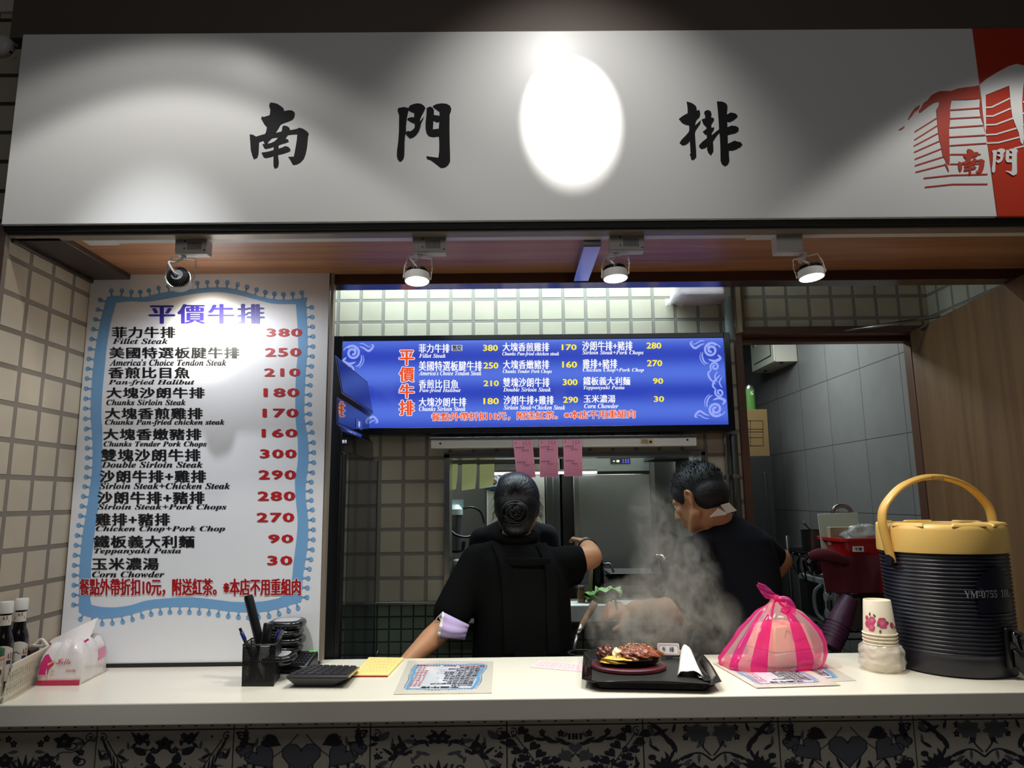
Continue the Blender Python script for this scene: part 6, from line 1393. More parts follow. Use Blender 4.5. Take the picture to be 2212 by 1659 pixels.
# napkin-wrapped cutlery
nk = thing('napkin', tuple(TP(.125, .02, .008)), 'white paper napkin folded round cutlery at the right of the tray', 'napkin')
b = MB(); n, m = 8, 14; vs = []
for j in range(m+1):
    v = j/m; cxu = .1195+.013*v; cyv = -.065+.205*v+(-.012*math.sin(j*2.1) if j == 0 else 0); w = .0375-.016*v
    for i in range(n+1):
        u = i/n*2-1; edge = (1-u*u)**.5
        vs.append(TP(cxu+w*u+(.012*(1-v)*(u < -.3)*0), cyv-.012*u*(1-v)**2, .008+(.018+.030*v)*edge+.002*math.sin(u*6+v*3)))
b.add(vs, [(j*(n+1)+i, j*(n+1)+i+1, (j+1)*(n+1)+i+1, (j+1)*(n+1)+i) for j in range(m) for i in range(n)]); nkm = mat('napkin_paper', (240, 236, 226), .85)
o_ = b.build('folded_napkin', nkm, nk, smooth=True); so = o_.modifiers.new('t', 'SOLIDIFY'); so.thickness = .002
b = MB(); b.hexa([TP(.150, -.105, .0085), TP(.172, -.105, .0085), TP(.160, -.03, .0085), TP(.135, -.03, .0085), TP(.150, -.105, .0105), TP(.172, -.105, .0105), TP(.160, -.03, .016), TP(.135, -.03, .016)]); ck = thing('cutlery', tuple(TP(.16, -.08, .009)), 'dark knife handle poking out of the white napkin', 'cutlery'); b.build('knife_handle', M_black, ck, bevel=.002)
b = MB(); b.hexa([TP(.138, -.085, .0115), TP(.148, -.088, .0115), TP(.145, -.04, .017), TP(.133, -.04, .017), TP(.138, -.085, .0135), TP(.148, -.088, .0135), TP(.145, -.04, .019), TP(.133, -.04, .019)]); b.build('fork_handle', M_steel, ck, bevel=.001)

# ------------------------------------------------------------------ pink striped bag with a box in it
pb = thing('plastic_bag', (.80, 2.25, CT), 'knotted pink-and-white striped plastic bag with a takeaway box inside', 'plastic bag')
def film(name, rgb, alpha):
    m = mat(name, rgb, .16, coat=.3); nt = m.node_tree; b0 = bsdf(m); out = nt.nodes['Material Output']
    tl = nt.nodes.new('ShaderNodeBsdfTranslucent'); tl.inputs[0].default_value = srgb(*rgb); mx = nt.nodes.new('ShaderNodeMixShader'); mx.inputs[0].default_value = .35
    tp2 = nt.nodes.new('ShaderNodeBsdfTransparent'); tp2.inputs[0].default_value = tuple(min(1, c*1.05+.06) for c in srgb(*rgb)[:3])+(1,); m2 = nt.nodes.new('ShaderNodeMixShader'); m2.inputs[0].default_value = alpha
    nt.links.new(b0.outputs[0], mx.inputs[1]); nt.links.new(tl.outputs[0], mx.inputs[2]); nt.links.new(tp2.outputs[0], m2.inputs[1]); nt.links.new(mx.outputs[0], m2.inputs[2]); nt.links.new(m2.outputs[0], out.inputs['Surface'])
    return m
M_fp, M_fw = film('pink_bag_film', (244, 70, 160), .56), film('white_bag_film', (250, 226, 222), .36)
zb0_ = CT+.0036; ap = W(1676, 1294, 2.25)
NS = 72; b = MB(); rings = []
levels = [(0.0, .96), (.02, 1.02), (.08, 1.04), (.2, .98), (.35, .89), (.5, .78), (.65, .64), (.78, .47), (.88, .28), (.95, .13), (1.0, .05)]
base_c = V((.795, 2.25, 0))
for t, k in levels:
    ring = []
    for j in range(NS):
        a = 2*math.pi*j/NS; ca, sa = math.cos(a), math.sin(a)
        ex_ = abs(ca)**.75*(1 if ca > 0 else -1); ey_ = abs(sa)**.75*(1 if sa > 0 else -1)
        kk = k
        if ca > 0: kk = k*(1-.0*ca)+ca*.22*math.sin(math.pi*min(1, t*1.05))*(1-t*.3)
        else: kk = k-(-ca)*.17*math.sin(math.pi*min(1, t*.98))**1.0
        fold = 1+.045*math.sin(9*a+2*t)*(.15+t)+.03*math.sin(17*a-3*t)*(.2+t)+.05*noise.noise(V((ca*3, sa*3, t*5)))
        rx_, ry_ = (.152 if ca > 0 else .150), .105
        cx_ = base_c.x+(ap.x-base_c.x)*t**1.3; cy_ = base_c.y+(ap.y-base_c.y)*t
        x = cx_+ex_*rx_*kk*fold; y = cy_+ey_*ry_*kk*fold-ex_*.03*(1-t)*(1 if ca < 0 else 0)*0 + (-.03*ca*(1-t) if ca < 0 else -.0*ca)*-1
        z = zb0_+(ap.z-zb0_)*t**(.92)+(.006*noise.noise(V((ca*4, sa*4, t*7))) if 0 < t < 1 else 0)
        if t == 0: z = zb0_
        ring.append(V((x, y, z)))
    rings.append(ring)
n0 = len(b.v); vs = [p for r in rings for p in r]
fs_, mi_ = [], []
for i in range(len(rings)-1):
    for j in range(NS):
        b.add([], []); fs_.append((i*NS+j, i*NS+(j+1) % NS, (i+1)*NS+(j+1) % NS, (i+1)*NS+j)); mi_.append(0 if (j // 4) % 2 == 0 else 1)
fs_.append(tuple(range(NS-1, -1, -1))); mi_.append(0)
b.add(vs, fs_); b.mi = mi_
b.build('bag', [M_fp, M_fw], pb, smooth=True)
b = MB(); b.ell(ap, (.017, .015, .014), 14, 8); b.build('knot', M_fp, pb, smooth=True)
def ribbon(pts, ws, name, m_):
    pts = catmull(pts, 6); b = MB(); k = len(pts); vs = []
    for i, p in enumerate(pts):
        f_ = i/(k-1)*(len(ws)-1); w = ws[int(f_)]+(ws[min(len(ws)-1, int(f_)+1)]-ws[int(f_)])*(f_-int(f_)); t = (pts[min(i+1, k-1)]-pts[max(i-1, 0)]).normalized(); s_ = t.cross(V((0, -1, .2))).normalized()
        for u in (-1, -.5, 0, .5, 1): vs.append(p+s_*w*u+V((0, -.006*math.cos(u*4+i*.3), 0)))
    b.add(vs, [(5*i+j, 5*i+j+1, 5*i+j+6, 5*i+j+5) for i in range(k-1) for j in range(4)]); return b.build(name, m_, pb, smooth=True)
ribbon([ap+V((.004, -.004, .004)), W(1660, 1283, 2.24), W(1648, 1272, 2.235), W(1636, 1262, 2.23)], [.006, .016, .015, .006], 'handle_end', M_fp)
ribbon([ap+V((0, -.012, 0)), W(1700, 1298, 2.215), W(1708, 1314, 2.21), W(1700, 1326, 2.205), W(1686, 1318, 2.21)], [.008, .013, .014, .012, .008], 'handle_end', M_fp)
ribbon([ap+V((-.01, -.008, 0)), W(1664, 1306, 2.2), W(1655, 1324, 2.185)], [.008, .01, .012], 'handle_end', M_fw)
tb = thing('takeaway_box', (.84, 2.25, zb0_), 'pale takeaway box seen through the pink striped bag', 'box')
b = MB(); ab = math.radians(24); Rb = Matrix.Rotation(ab, 3, 'Z'); cbx = V((.835, 2.245, zb0_+.001))
b.hexa([cbx+Rb @ V(p) for p in ((-.07, -.055, 0), (.07, -.055, 0), (.07, .055, 0), (-.07, .055, 0), (-.078, -.062, .045), (.078, -.062, .045), (.078, .062, .045), (-.078, .062, .045))]); b.build('tray', mat('cream_box', (236, 222, 196), .6), tb, bevel=.004)
b = MB(); b.hexa([cbx+Rb @ V(p) for p in ((-.078, -.062, .046), (.078, -.062, .046), (.078, .062, .046), (-.078, .062, .046), (-.062, -.046, .118), (.062, -.046, .118), (.062, .046, .118), (-.062, .046, .118))]); b.build('lid', mat('peach_box_lid', (240, 190, 160), .6), tb, bevel=.004)
gl2 = lambda u, v: cbx+Rb @ V((u, -.0635+.016*max(0, (v-.046))/.072, v))
b = MB(); b.stroke(catmull([V((-.03, .085, 0)), V((-.018, .105, 0)), V((0, .09, 0)), V((.0, .075, 0)), V((.05, .08, 0))], 5), .004, gl2); b.build('swash_print', M_redprint, tb, fix=False)

# ------------------------------------------------------------------ paper cups
M_cup = mat('paper_cup', (240, 228, 204), .45); M_rose = mat('rose_print', (206, 74, 116), .5, noise_amt=.35, noise_scale=160); M_leafp = mat('rose_leaf_print', (92, 104, 72), .5)
ccu = CP(1893, 1440); ccu = V((ccu.x, 2.165, CT))
def wz(px, py, y): return W(px, py, y).z
z_top, z_rim, z_rimlo, z_wr = wz(1888, 1295, 2.165), wz(1888, 1368, 2.165), wz(1888, 1390, 2.165), wz(1888, 1392, 2.165)
dpx = 2.13/FPX
r_top, r_rim = 52/2*dpx, 66/2*dpx
Hc = z_top-z_rim
pitch_ = (z_rim-z_rimlo)/3
def paper_cup(zr, label, roses=False):
    t = thing('paper_cup', (ccu.x, ccu.y, zr), label, 'paper cup', 'upside-down paper cups in a stack')
    b = MB(); b.lathe([(r_rim*.97, 0), (r_top+.0008, Hc-.001), (r_top, Hc), (r_top*.93, Hc), (r_top*.93, Hc-.006), (0, Hc-.006)], (ccu.x, ccu.y, zr), 40); b.build('wall', M_cup, t, smooth=True, auto=40)
    b = MB(); b.tube([V((ccu.x+r_rim*math.cos(a), ccu.y+r_rim*math.sin(a), zr+.002)) for a in [2*math.pi*i/40 for i in range(40)]], .0022, 8, closed=True); b.build('rolled_rim', M_cup, t, smooth=True)
    if roses:
        fa = math.atan2(ccu.x, ccu.y)
        def g(o): 
            def f(u, v):
                h = v/Hc; r = r_rim*.97+(r_top-r_rim*.97)*h+o; a = u/r_rim-fa*1.0; return V((ccu.x+r*math.sin(a), ccu.y-r*math.cos(a), zr+v))
            return f
        bl = MB(); br_ = MB(); s = Hc/73
        def rose(x, y, r):
            br_.disc((x, y), r, g(.0004+.00002*(x+30*s)/s*.05), 0, 14); 
            for k in range(6): a = k*1.05; br_.disc((x+r*.62*math.cos(a), y+r*.62*math.sin(a)), r*.5, g(.0007+.00005*k), 0, 10)
        for x, y, r in ((7, 27, 11), (-13, 31, 8), (-15, 16, 8), (-24, 22, 7), (27, 22, 6), (-25, 35, 5)): rose(x*s*1.15, y*s, r*s)
        b = MB()
        for x, y, a in ((-5, 39, 2.4), (-4, 20, .7), (2, 13, -1.8), (20, 26, 2.6), (-18, 40, 1.4), (33, 18, -.4)): leaf2(b, g(.0009), x*s*1.15, y*s, a, 9*s, 5*s, 0)
        br_.build('rose_print', M_rose, t, fix=False); b.build('leaf_print', M_leafp, t, fix=False)
        bi_ = MB()
        for x, y, r in ((7, 27, 11), (-13, 31, 8), (-15, 16, 8)): bi_.stroke([(x*s*1.15+r*s*.6*(1-t2/20)*math.cos(t2*.75), y*s+r*s*.6*(1-t2/20)*math.sin(t2*.75)) for t2 in range(20)], 1.1*s, g(.0012))
        bi_.build('petal_print', mat('pale_petal', (236, 150, 176), .5), t, fix=False)
    return t
for i, lab in enumerate(('topmost upside-down paper cup, printed with pink roses', 'second paper cup from the top of the stack, only its rim showing', 'third paper cup from the top of the stack, only its rim showing', 'fourth paper cup from the top, its rim just above the clear wrap')):
    paper_cup(z_rim-pitch_*i, lab, i == 0)
ws = thing('cup_sleeve', tuple(ccu), 'bundle of paper cups in bunched clear plastic under the rose-printed cup', 'cup bundle')
b = MB(); prof = [(r_rim*1.0, 0), (r_rim*1.03, .004), (r_rim*1.0, .012), (r_rim*.99, z_rim-pitch_*3-CT-.004), (0, z_rim-pitch_*3-CT-.004)]; b.lathe(prof, ccu+V((0, 0, .0006)), 40); 
b.build('cups_inside', M_cup, ws, smooth=True, auto=40)
b = MB(); NR, NA = 16, 60; vs = []; hz = z_wr-CT+.002
for i in range(NR+1):
    t = i/NR; bul = 1.03+.37*math.sin(math.pi*min(1, t*1.02))**.7*(1-.15*t)+.05*math.sin(9*t)
    for j in range(NA):
        a = 2*math.pi*j/NA; k = bul*(1+.10*noise.noise(V((math.cos(a)*2.2, math.sin(a)*2.2, t*9+.6*math.cos(a))))); vs.append(ccu+V((r_rim*k*math.cos(a), r_rim*k*math.sin(a), .001+hz*t+.006*noise.noise(V((math.cos(a)*3, math.sin(a)*3, t*6)))*(0 < i < NR))))
b.add(vs, [(i*NA+j, i*NA+(j+1) % NA, (i+1)*NA+(j+1) % NA, (i+1)*NA+j) for i in range(NR) for j in range(NA)])
b.build('plastic_wrap', mat('bunched_clear_plastic', (236, 228, 214), .14, alpha=.5, bump=.9, bump_scale=45, coat=.5), ws, smooth=True)

# ------------------------------------------------------------------ insulated drink barrel
bc = V((1.337, 2.195, CT))
dbr = thing('drink_barrel', tuple(bc), 'large dark navy insulated drink barrel with a yellow lid and carrying handle', 'drink barrel')
M_nav = mat('navy_barrel', (17, 15, 32), .4); M_yel = mat('mustard_plastic', (226, 186, 104), .4); M_yelh = mat('mustard_handle', (214, 170, 88), .34)
zl0, zl1 = 1.333-CT, 1.418-CT
R0, R1 = .1665, .171
prof = [(0, .0006), (R0*.93, .0006), (R0*.97, .006), (R0, .05)]
nrg = 25; za, zb2 = .06, zl0-.004
for i in range(nrg*6+1):
    t = i/(nrg*6); ph = (i % 6)/6; prof.append((R0+(R1-R0)*t+.0024*math.sin(2*math.pi*ph), za+(zb2-za)*t))
prof += [(R1*.96, zl0), (0, zl0)]
b = MB(); b.lathe(prof, bc, 96); b.build('body', M_nav, dbr, smooth=True, auto=60)
RL = .1785
b = MB(); b.lathe([(R1*.98, zl0-.003), (RL*.995, zl0-.003), (RL, zl0+.003), (RL*.985, zl1-.022), (RL*.97, zl1-.012), (RL*.93, zl1-.006), (RL*.86, zl1-.006), (RL*.84, zl1-.014), (RL*.5, zl1-.014), (RL*.48, zl1-.008), (0, zl1-.008)], bc, 80); b.build('lid', M_yel, dbr, smooth=True, auto=35)
for a in (-150, -95, -55, -15, 30, 80, 130):
    b = MB(); Rz = Matrix.Rotation(math.radians(a), 3, 'Z'); b.hexa([bc+Rz @ V(p) for p in ((RL*.84, -.045, zl1-.013), (RL*.965, -.05, zl1-.013), (RL*.965, .05, zl1-.013), (RL*.84, .045, zl1-.013), (RL*.85, -.038, zl1-.001), (RL*.94, -.043, zl1-.003), (RL*.94, .043, zl1-.003), (RL*.85, .038, zl1-.001))])
    b.build('lid_grip', M_yel, dbr, bevel=.003)
ha = math.radians(10); he = V((math.cos(ha), math.sin(ha), 0)); hn = V((-he.y, he.x, 0))
path = [(-.174, 1.298), (-.190, 1.37), (-.196, 1.425), (-.180, 1.470), (-.125, 1.520), (-.06, 1.546), (0, 1.553), (.06, 1.546), (.125, 1.520), (.180, 1.470), (.196, 1.425), (.190, 1.37), (.178, 1.30)]
pts = catmull([V((bc.x, bc.y, 0))+he*s_+V((0, 0, z)) for s_, z in path], 6)
b = MB(); b.tube(pts, .0175, 12, flat=.5, up=hn); b.build('handle', M_yelh, dbr, smooth=True)
b = MB(); b.tube([p+hn*0+V((0, 0, .004)) for p in pts[8:-8]], .0075, 8, flat=.8, up=hn); b.build('handle_rib', M_yelh, dbr, smooth=True)
for s_ in (-1, 1): b = MB(); c_ = V((bc.x, bc.y, 1.305))+he*s_*.168; b.cyl(c_, c_+he*s_*.02, .016, n=20); b.build('pivot', M_nav, dbr, smooth=True, auto=40)
pl = V((bc.x, bc.y, 1.5525))-hn*.0165; b = MB(); b.hexa([pl+he*u-hn*.0012+V((0, 0, w)) for u, w in ((-.022, -.008), (.022, -.008))]+[pl+he*u+V((0, 0, w)) for u, w in ((.022, -.008), (-.022, -.008))]+[pl+he*u-hn*.0012+V((0, 0, w)) for u, w in ((-.022, .003), (.022, .003))]+[pl+he*u+V((0, 0, w)) for u, w in ((.022, .003), (-.022, .003))]); b.build('handle_plate', mat('dark_mustard', (180, 138, 66), .4), dbr)
b = MB(); put_text(b, 'YEMA', 0, 0, 1, 1, lambda u, v: pl-hn*.002+he*(-.016+.032*u)+V((0, 0, -.006+.007*v)), bold=(.01, .02)); b.build('handle_lettering', M_yel, dbr, fix=False)
# smooth front patch with lettering, spigot
av = math.radians(-84)
def bar_fn(a0, o): return lambda u, v: bc+V(((R0+(R1-R0)*min(1, v/.34)+o)*math.cos(a0+u/R0), (R0+(R1-R0)*min(1, v/.34)+o)*math.sin(a0+u/R0), v))
b = MB(); g = bar_fn(av, .0046); pts_ = []
nU, nV = 14, 8; vs = []
for j in range(nV+1):
    for i in range(nU+1): vs.append(g(-.035+.12*i/nU, .18+.125*j/nV*(1-.35*((2*i/nU-1)**2)*(j > 4))))
b.add(vs, [(j*(nU+1)+i, j*(nU+1)+i+1, (j+1)*(nU+1)+i+1, (j+1)*(nU+1)+i) for j in range(nV) for i in range(nU)]); b.build('front_patch', M_nav, dbr, smooth=True, fix=False)
b = MB(); g = bar_fn(av, .0056); put_text(b, bs('YM-0755')+'  '+bs('10L'), -.066, .222, .072, .243, g); b.build('lettering', mat('grey_print', (150, 150, 150), .5), dbr, fix=False)
sa_ = math.radians(-64); so_ = V((math.cos(sa_), math.sin(sa_), 0)); ss_ = V((-so_.y, so_.x, 0))
def SP(o, s_, z): return bc+so_*(R0-.004+o)+ss_*s_+V((0, 0, z))
sg_ = MB(); sg_.hexa([SP(0, -.026, .03), SP(.018, -.026, .03), SP(.018, .026, .03), SP(0, .026, .03), SP(0, -.026, .14), SP(.016, -.026, .14), SP(.016, .026, .14), SP(0, .026, .14)])
sg_.hexa([SP(.016, -.014, .04), SP(.05, -.012, .0), SP(.05, .012, .0), SP(.016, .014, .04), SP(.016, -.014, .085), SP(.052, -.012, .055), SP(.052, .012, .055), SP(.016, .014, .085)])
sg_.build('spigot', M_black, dbr, bevel=.005)
b = MB(); b.hexa([SP(.018, -.018, .10), SP(.045, -.018, .075), SP(.045, .018, .075), SP(.018, .018, .10), SP(.018, -.018, .135), SP(.04, -.018, .125), SP(.04, .018, .125), SP(.018, .018, .135)]); b.build('spigot_lever', M_blackgloss, dbr, bevel=.006)
# black box at the right end of the counter
q = CP(2204, 1438); b = MB(); b.box((1.56, 2.30, CT+.0006), (1.9, 2.385, CT+.055)); tag(b.build('black_box', M_black, bevel=.004), 'low black box at the right end of the counter behind the barrel', 'box')
# ------------------------------------------------------------------ people
def dull(m, sp=.12): bsdf(m).inputs['Specular IOR Level'].default_value = sp; return m
M_skin = mat('skin', (196, 142, 104), .5, sss=.12, noise_amt=.06, noise_scale=14)
M_skin2 = mat('skin_pale', (214, 168, 130), .5, sss=.12, noise_amt=.05, noise_scale=14)
M_hair = mat('black_hair', (18, 16, 18), .34, bump=.6, bump_scale=70)
def hair_mat(name, rgb, axis=2):
    m = mat(name, rgb, .36 if axis == 2 else .62); nt = m.node_tree; tc = nt.nodes.new('ShaderNodeTexCoord'); mp = nt.nodes.new('ShaderNodeMapping'); mp.inputs['Scale'].default_value = (260, 60, 28) if axis == 2 else (60, 60, 60)
    n = nt.nodes.new('ShaderNodeTexNoise'); n.inputs['Scale'].default_value = 1; n.inputs['Detail'].default_value = 3
    bp = nt.nodes.new('ShaderNodeBump'); bp.inputs['Strength'].default_value = .7; bp.inputs['Distance'].default_value = .004
    nt.links.new(tc.outputs['Object'], mp.inputs[0]); nt.links.new(mp.outputs[0], n.inputs['Vector']); nt.links.new(n.outputs['Fac'], bp.inputs['Height']); nt.links.new(bp.outputs['Normal'], bsdf(m).inputs['Normal'])
    return m
M_hairw = hair_mat('combed_black_hair', (17, 16, 19)); M_hairm = hair_mat('short_black_hair', (24, 23, 25), 0)
M_shirt = mat('black_polo', (9, 9, 10), .9, bump=.25, bump_scale=24); M_shirtn = mat('dark_navy_tshirt', (26, 27, 34), .9, bump=.25, bump_scale=18); M_apron = mat('black_apron', (10, 10, 11), .9)
for _m in (M_shirt, M_shirtn, M_apron): dull(_m)
M_trouser = mat('black_trousers', (14, 14, 15), .85)
class FIG(MB):
    def cap(s, p, q, r0, r1=None, n=16):
        p, q = V(p), V(q); r1 = r0 if r1 is None else r1
        s.ell(p, (r0,)*3, n, 8); s.ell(q, (r1,)*3, n, 8); s.tube([p, q], [r0, r1], n); return s
    def limb(s, pts, rs, n=16):
        for i in range(len(pts)-1): s.cap(pts[i], pts[i+1], rs[i], rs[i+1], n)
        return s
    def hand(s, wrist, fwd, up, curl=.5, sc=1.0, thumb=1):
        """palm, four fingers of different lengths bent towards -up, thumb from the side of the palm"""
        f = V(fwd).normalized(); u = V(up); u = (u-f*u.dot(f)).normalized(); sd = f.cross(u)*thumb
        w = V(wrist)
        for k in (-1, -.33, .33, 1): s.cap(w+f*.01, w+f*.085*sc+sd*.028*k*sc, .016*sc, .0125*sc, 10)
        for k, L in ((-1, .068), (-.33, .078), (.33, .082), (1, .072)):
            p = w+f*.088*sc+sd*.028*k*sc; d = f.copy(); a = curl*.9
            for seg, r in ((.42, .0092), (.32, .0085), (.26, .0078)):
                d = (d*math.cos(a)-u*math.sin(a)).normalized() if True else d; q = p+d*L*seg*sc; s.cap(p, q, r*sc, r*.92*sc, 8); p = q
                u2 = u; u = (u*math.cos(a)+f*0).normalized(); u = u2
                a = curl*.9+.0; d = d
                a += curl*.5
        p = w+f*.03*sc+sd*.03*sc; q = p+(sd*.8+f*.5-u*.3).normalized()*.036*sc; r_ = q+(f*.9+sd*.1-u*.5).normalized()*.03*sc
        s.cap(p, q, .0125*sc, .0105*sc, 8); s.cap(q, r_, .0105*sc, .009*sc, 8); return s
def head(s, c, R, sc=1.0, open_face=True):
    """R turns head axes (x right, y forward, z up) into the world"""
    T = lambda *p: V(c)+R @ (V(p)*sc)
    s.ell(T(0, -.012, .03), (.076*sc, .094*sc, .088*sc), 24, 16, M=R); s.ell(T(0, .012, -.03), (.062*sc, .078*sc, .085*sc), 24, 16, M=R)
    s.ell(T(0, .052, -.082), (.032*sc, .03*sc, .026*sc), 14, 10, M=R)                # chin
    for k in (-1, 1):
        s.cap(T(.058*k, -.0, -.05), T(.03*k, .05, -.088), .022*sc, .02*sc, 12)       # jaw
        s.ell(T(.04*k, .062, -.012), (.02*sc, .018*sc, .016*sc), 10, 8, M=R)        # cheekbone
        s.cap(T(.016*k, .084, .022), T(.046*k, .068, .022), .011*sc, .009*sc, 8)     # brow
    s.cap(T(0, .088, .016), T(0, .106, -.024), .008*sc, .0125*sc, 10); s.ell(T(0, .098, -.028), (.016*sc, .012*sc, .009*sc), 10, 8, M=R)  # nose
    s.cap(T(-.018, .084, -.054), T(.018, .084, -.054), .0075*sc, .0075*sc, 8); s.cap(T(-.015, .083, -.064), T(.015, .083, -.064), .008*sc, .008*sc, 8)  # lips
    return T
def ear(s, T, k, sc=1.0):
    pts = [T(.074*k, -.004, -.03), T(.08*k, -.014, -.012), T(.086*k, -.024, .012), T(.083*k, -.014, .03), T(.077*k, -.0, .026), T(.074*k, .002, .005)]
    s.tube(catmull(pts, 4), .0062*sc, 8); s.ell(T(.073*k, -.008, .0), (.006*sc, .012*sc, .022*sc), 10, 8); s.ell(T(.075*k, -.002, -.03), (.006*sc, .009*sc, .01*sc), 8, 6)
def eyes(T, parent, R, sc=1.0):
    for k in (-1, 1):
        b = MB(); b.ell(T(.031*k, .073, .006), (.0125*sc, .0105*sc, .0085*sc), 12, 8, M=R); e = b.build('eye', mat('eye_white', (226, 220, 212), .25), parent, smooth=True)
        b = MB(); b.ell(T(.031*k, .0825, .005), (.0055*sc, .0025*sc, .0055*sc), 10, 6, M=R); b.build('iris', mat('dark_iris', (30, 20, 16), .2), e, smooth=True)
        b = MB(); b.tube([T(.015*k, .089, .028), T(.031*k, .088, .033), T(.049*k, .074, .028)], [.003*sc, .0042*sc, .002*sc], 8); b.build('eyebrow', M_hair, parent, smooth=True)
def basis(fwd, up=(0, 0, 1)):
    f = V(fwd).normalized(); x = f.cross(V(up)).normalized(); z = x.cross(f); return Matrix((x, f, z)).transposed()

# ---- person in black polo, seen from behind
YW = 2.64
g = lambda px, py, dy=0: W(px, py, YW+dy)
hc = g(1117, 1094, .03); Rw = basis((.05, 1, -.42))
wp = thing('person', (hc.x, YW, 0), 'person in black polo and apron straps seen from behind, one arm on the counter', 'person')
nk_ = g(1115, 1172, .01); shL, shR = g(1035, 1214, .0), g(1194, 1222, .01)
elL, haL = g(962, 1352, -.08), g(872, 1438, -.185); elR, wrR = g(1278, 1204, .03), g(1266, 1176, .19)
hip = V((g(1128, 1480).x, YW, .86))
s = FIG(); T = head(s, hc, Rw, .96)
ear(s, T, 1, .96); ear(s, T, -1, .96)
s.cap(T(0, -.03, -.06), nk_+V((0, 0, -.03)), .052, .056)
s.limb([shL, elL.lerp(shL, .1), elL, elL.lerp(haL, .35), haL], [.05, .046, .041, .041, .027]); s.limb([shR, elR.lerp(shR, .1), elR, elR.lerp(wrR, .4), wrR], [.05, .046, .041, .040, .029])
s.cap(shL, nk_-V((0, 0, .05)), .05, .06); s.cap(shR, nk_-V((0, 0, .05)), .05, .06); s.cap(nk_-V((0, 0, .12)), hip, .10, .11)
s.hand(haL, (haL-elL)+V((-.02, .0, -.02)), (0, -.2, 1), .5); s.hand(wrR, (wrR-elR)*.6+V((.02, .02, -.03)), (.5, 0, .8), 1.1, thumb=-1)
for k in (-1, 1): s.limb([hip+V((.085*k, 0, -.04)), V((hip.x+.09*k, YW+.01, .48)), V((hip.x+.095*k, YW, .09))], [.088, .055, .038])
s.build('body', M_skin, wp, remesh=.0065, smoothmod=4)
s = FIG()
for z, rx, ry, dx, dy in ((1.335, .10, .07, 0, .0), (1.30, .165, .095, .0, 0), (1.24, .185, .115, .0, 0), (1.16, .178, .12, .0, 0), (1.06, .172, .115, 0, .0), (.96, .176, .115, 0, 0), (.86, .185, .125, 0, 0)):
    pass
def torso(s, rows, y0):
    n = 28; rings = []
    for cx, z, rx, ry, dy in rows: rings.append([V((cx+rx*(abs(math.cos(a))**.8*(1 if math.cos(a) > 0 else -1)), y0+dy+ry*math.sin(a), z)) for a in [2*math.pi*j/n for j in range(n)]])
    loft(s, rings, True, True)
tz = lambda py: W(1120, py, YW).z
tx = lambda px, py: W(px, py, YW).x
rows = []
for py, l, r, ry, dy in ((1163, 1092, 1142, .05, .01), (1172, 1080, 1156, .062, .01), (1186, 1052, 1180, .08, .0), (1205, 1030, 1205, .098, 0), (1235, 1022, 1224, .112, 0), (1280, 1022, 1232, .12, 0), (1330, 1024, 1234, .12, 0), (1380, 1022, 1236, .118, 0), (1430, 1018, 1240, .12, 0), (1520, 1008, 1250, .13, 0)):
    rows.append(((tx(l, py)+tx(r, py))/2, tz(py), (tx(r, py)-tx(l, py))/2, ry, dy))
torso(s, rows[::-1], YW)
s.limb([shL+V((0, 0, -.005)), shL.lerp(elL, .5), shL.lerp(elL, .80)], [.074, .072, .070]); s.cap(shL, nk_-V((0, 0, .03)), .064, .06)
s.limb([shR, shR.lerp(elR, .4), shR.lerp(elR, .55)], [.066, .063, .06]); s.cap(shR, nk_-V((0, 0, .03)), .064, .06)
s.cap(shR+V((0, 0, -.03)), shR.lerp(elR, .5)+V((0, 0, -.045)), .06, .045)
s.build('shirt', M_shirt, wp, remesh=.009, smoothmod=5)
b = MB(); b.tube([nk_+V((.066*math.cos(a), .06*math.sin(a)+.006, .022+.012*math.sin(a))) for a in [2*math.pi*i/24 for i in range(24)]], .021, 8, closed=True, flat=1.0); b.build('collar', M_shirt, wp, smooth=True)
def on_back(px, py, off): 
    return W(px, py, YW-off+.009)
for nm, pts in (('apron_strap', [(1072, 1172, .03), (1082, 1192, .085), (1090, 1214, .111), (1096, 1250, .124), (1100, 1330, .128), (1102, 1420, .126)]), ('apron_strap', [(1168, 1176, .05), (1180, 1196, .085), (1188, 1216, .106), (1192, 1250, .117), (1194, 1330, .121), (1196, 1420, .119)]), ('apron_band', [(1090, 1212, .112), (1120, 1214, .121), (1150, 1214, .121), (1188, 1213, .108)])):
    b = MB(); b.tube(catmull([on_back(*p) for p in pts], 5), .022 if 'strap' in nm else .014, 10, flat=.22, up=(1, 0, 0) if 'strap' in nm else (0, 0, 1)); b.build(nm, M_apron, wp, smooth=True)
b = FIG(); b.ell(hip, (.18, .125, .14), 20, 12)
for k in (-1, 1): b.limb([hip+V((.09*k, 0, -.06)), V((hip.x+.092*k, YW+.01, .48)), V((hip.x+.096*k, YW, .10))], [.105, .075, .062])
b.build('trousers', M_trouser, wp, remesh=.012, smoothmod=3)
for k in (-1, 1): b = MB(); b.ell((hip.x+.097*k, YW+.05, .04), (.045, .125, .04), 14, 8); b.build('shoe', M_black, wp, smooth=True)
s = FIG()
s.ell(T(0, -.018, .034), (.086, .101, .092), 28, 18, M=Rw); s.ell(T(0, -.05, -.012), (.082, .072, .085), 24, 16, M=Rw); s.ell(T(0, -.055, -.06), (.072, .056, .062), 20, 12, M=Rw); s.ell(T(0, -.045, -.095), (.056, .05, .045), 20, 12, M=Rw)
for k in (-1, 1): s.ell(T(.066*k, -.012, .0), (.024, .055, .055), 14, 10, M=Rw)
s.build('hair', M_hairw, wp, remesh=.007, smoothmod=4)
b = MB(); rng = random.Random(31); d1 = V((-.05, -.93, -.22)).normalized()
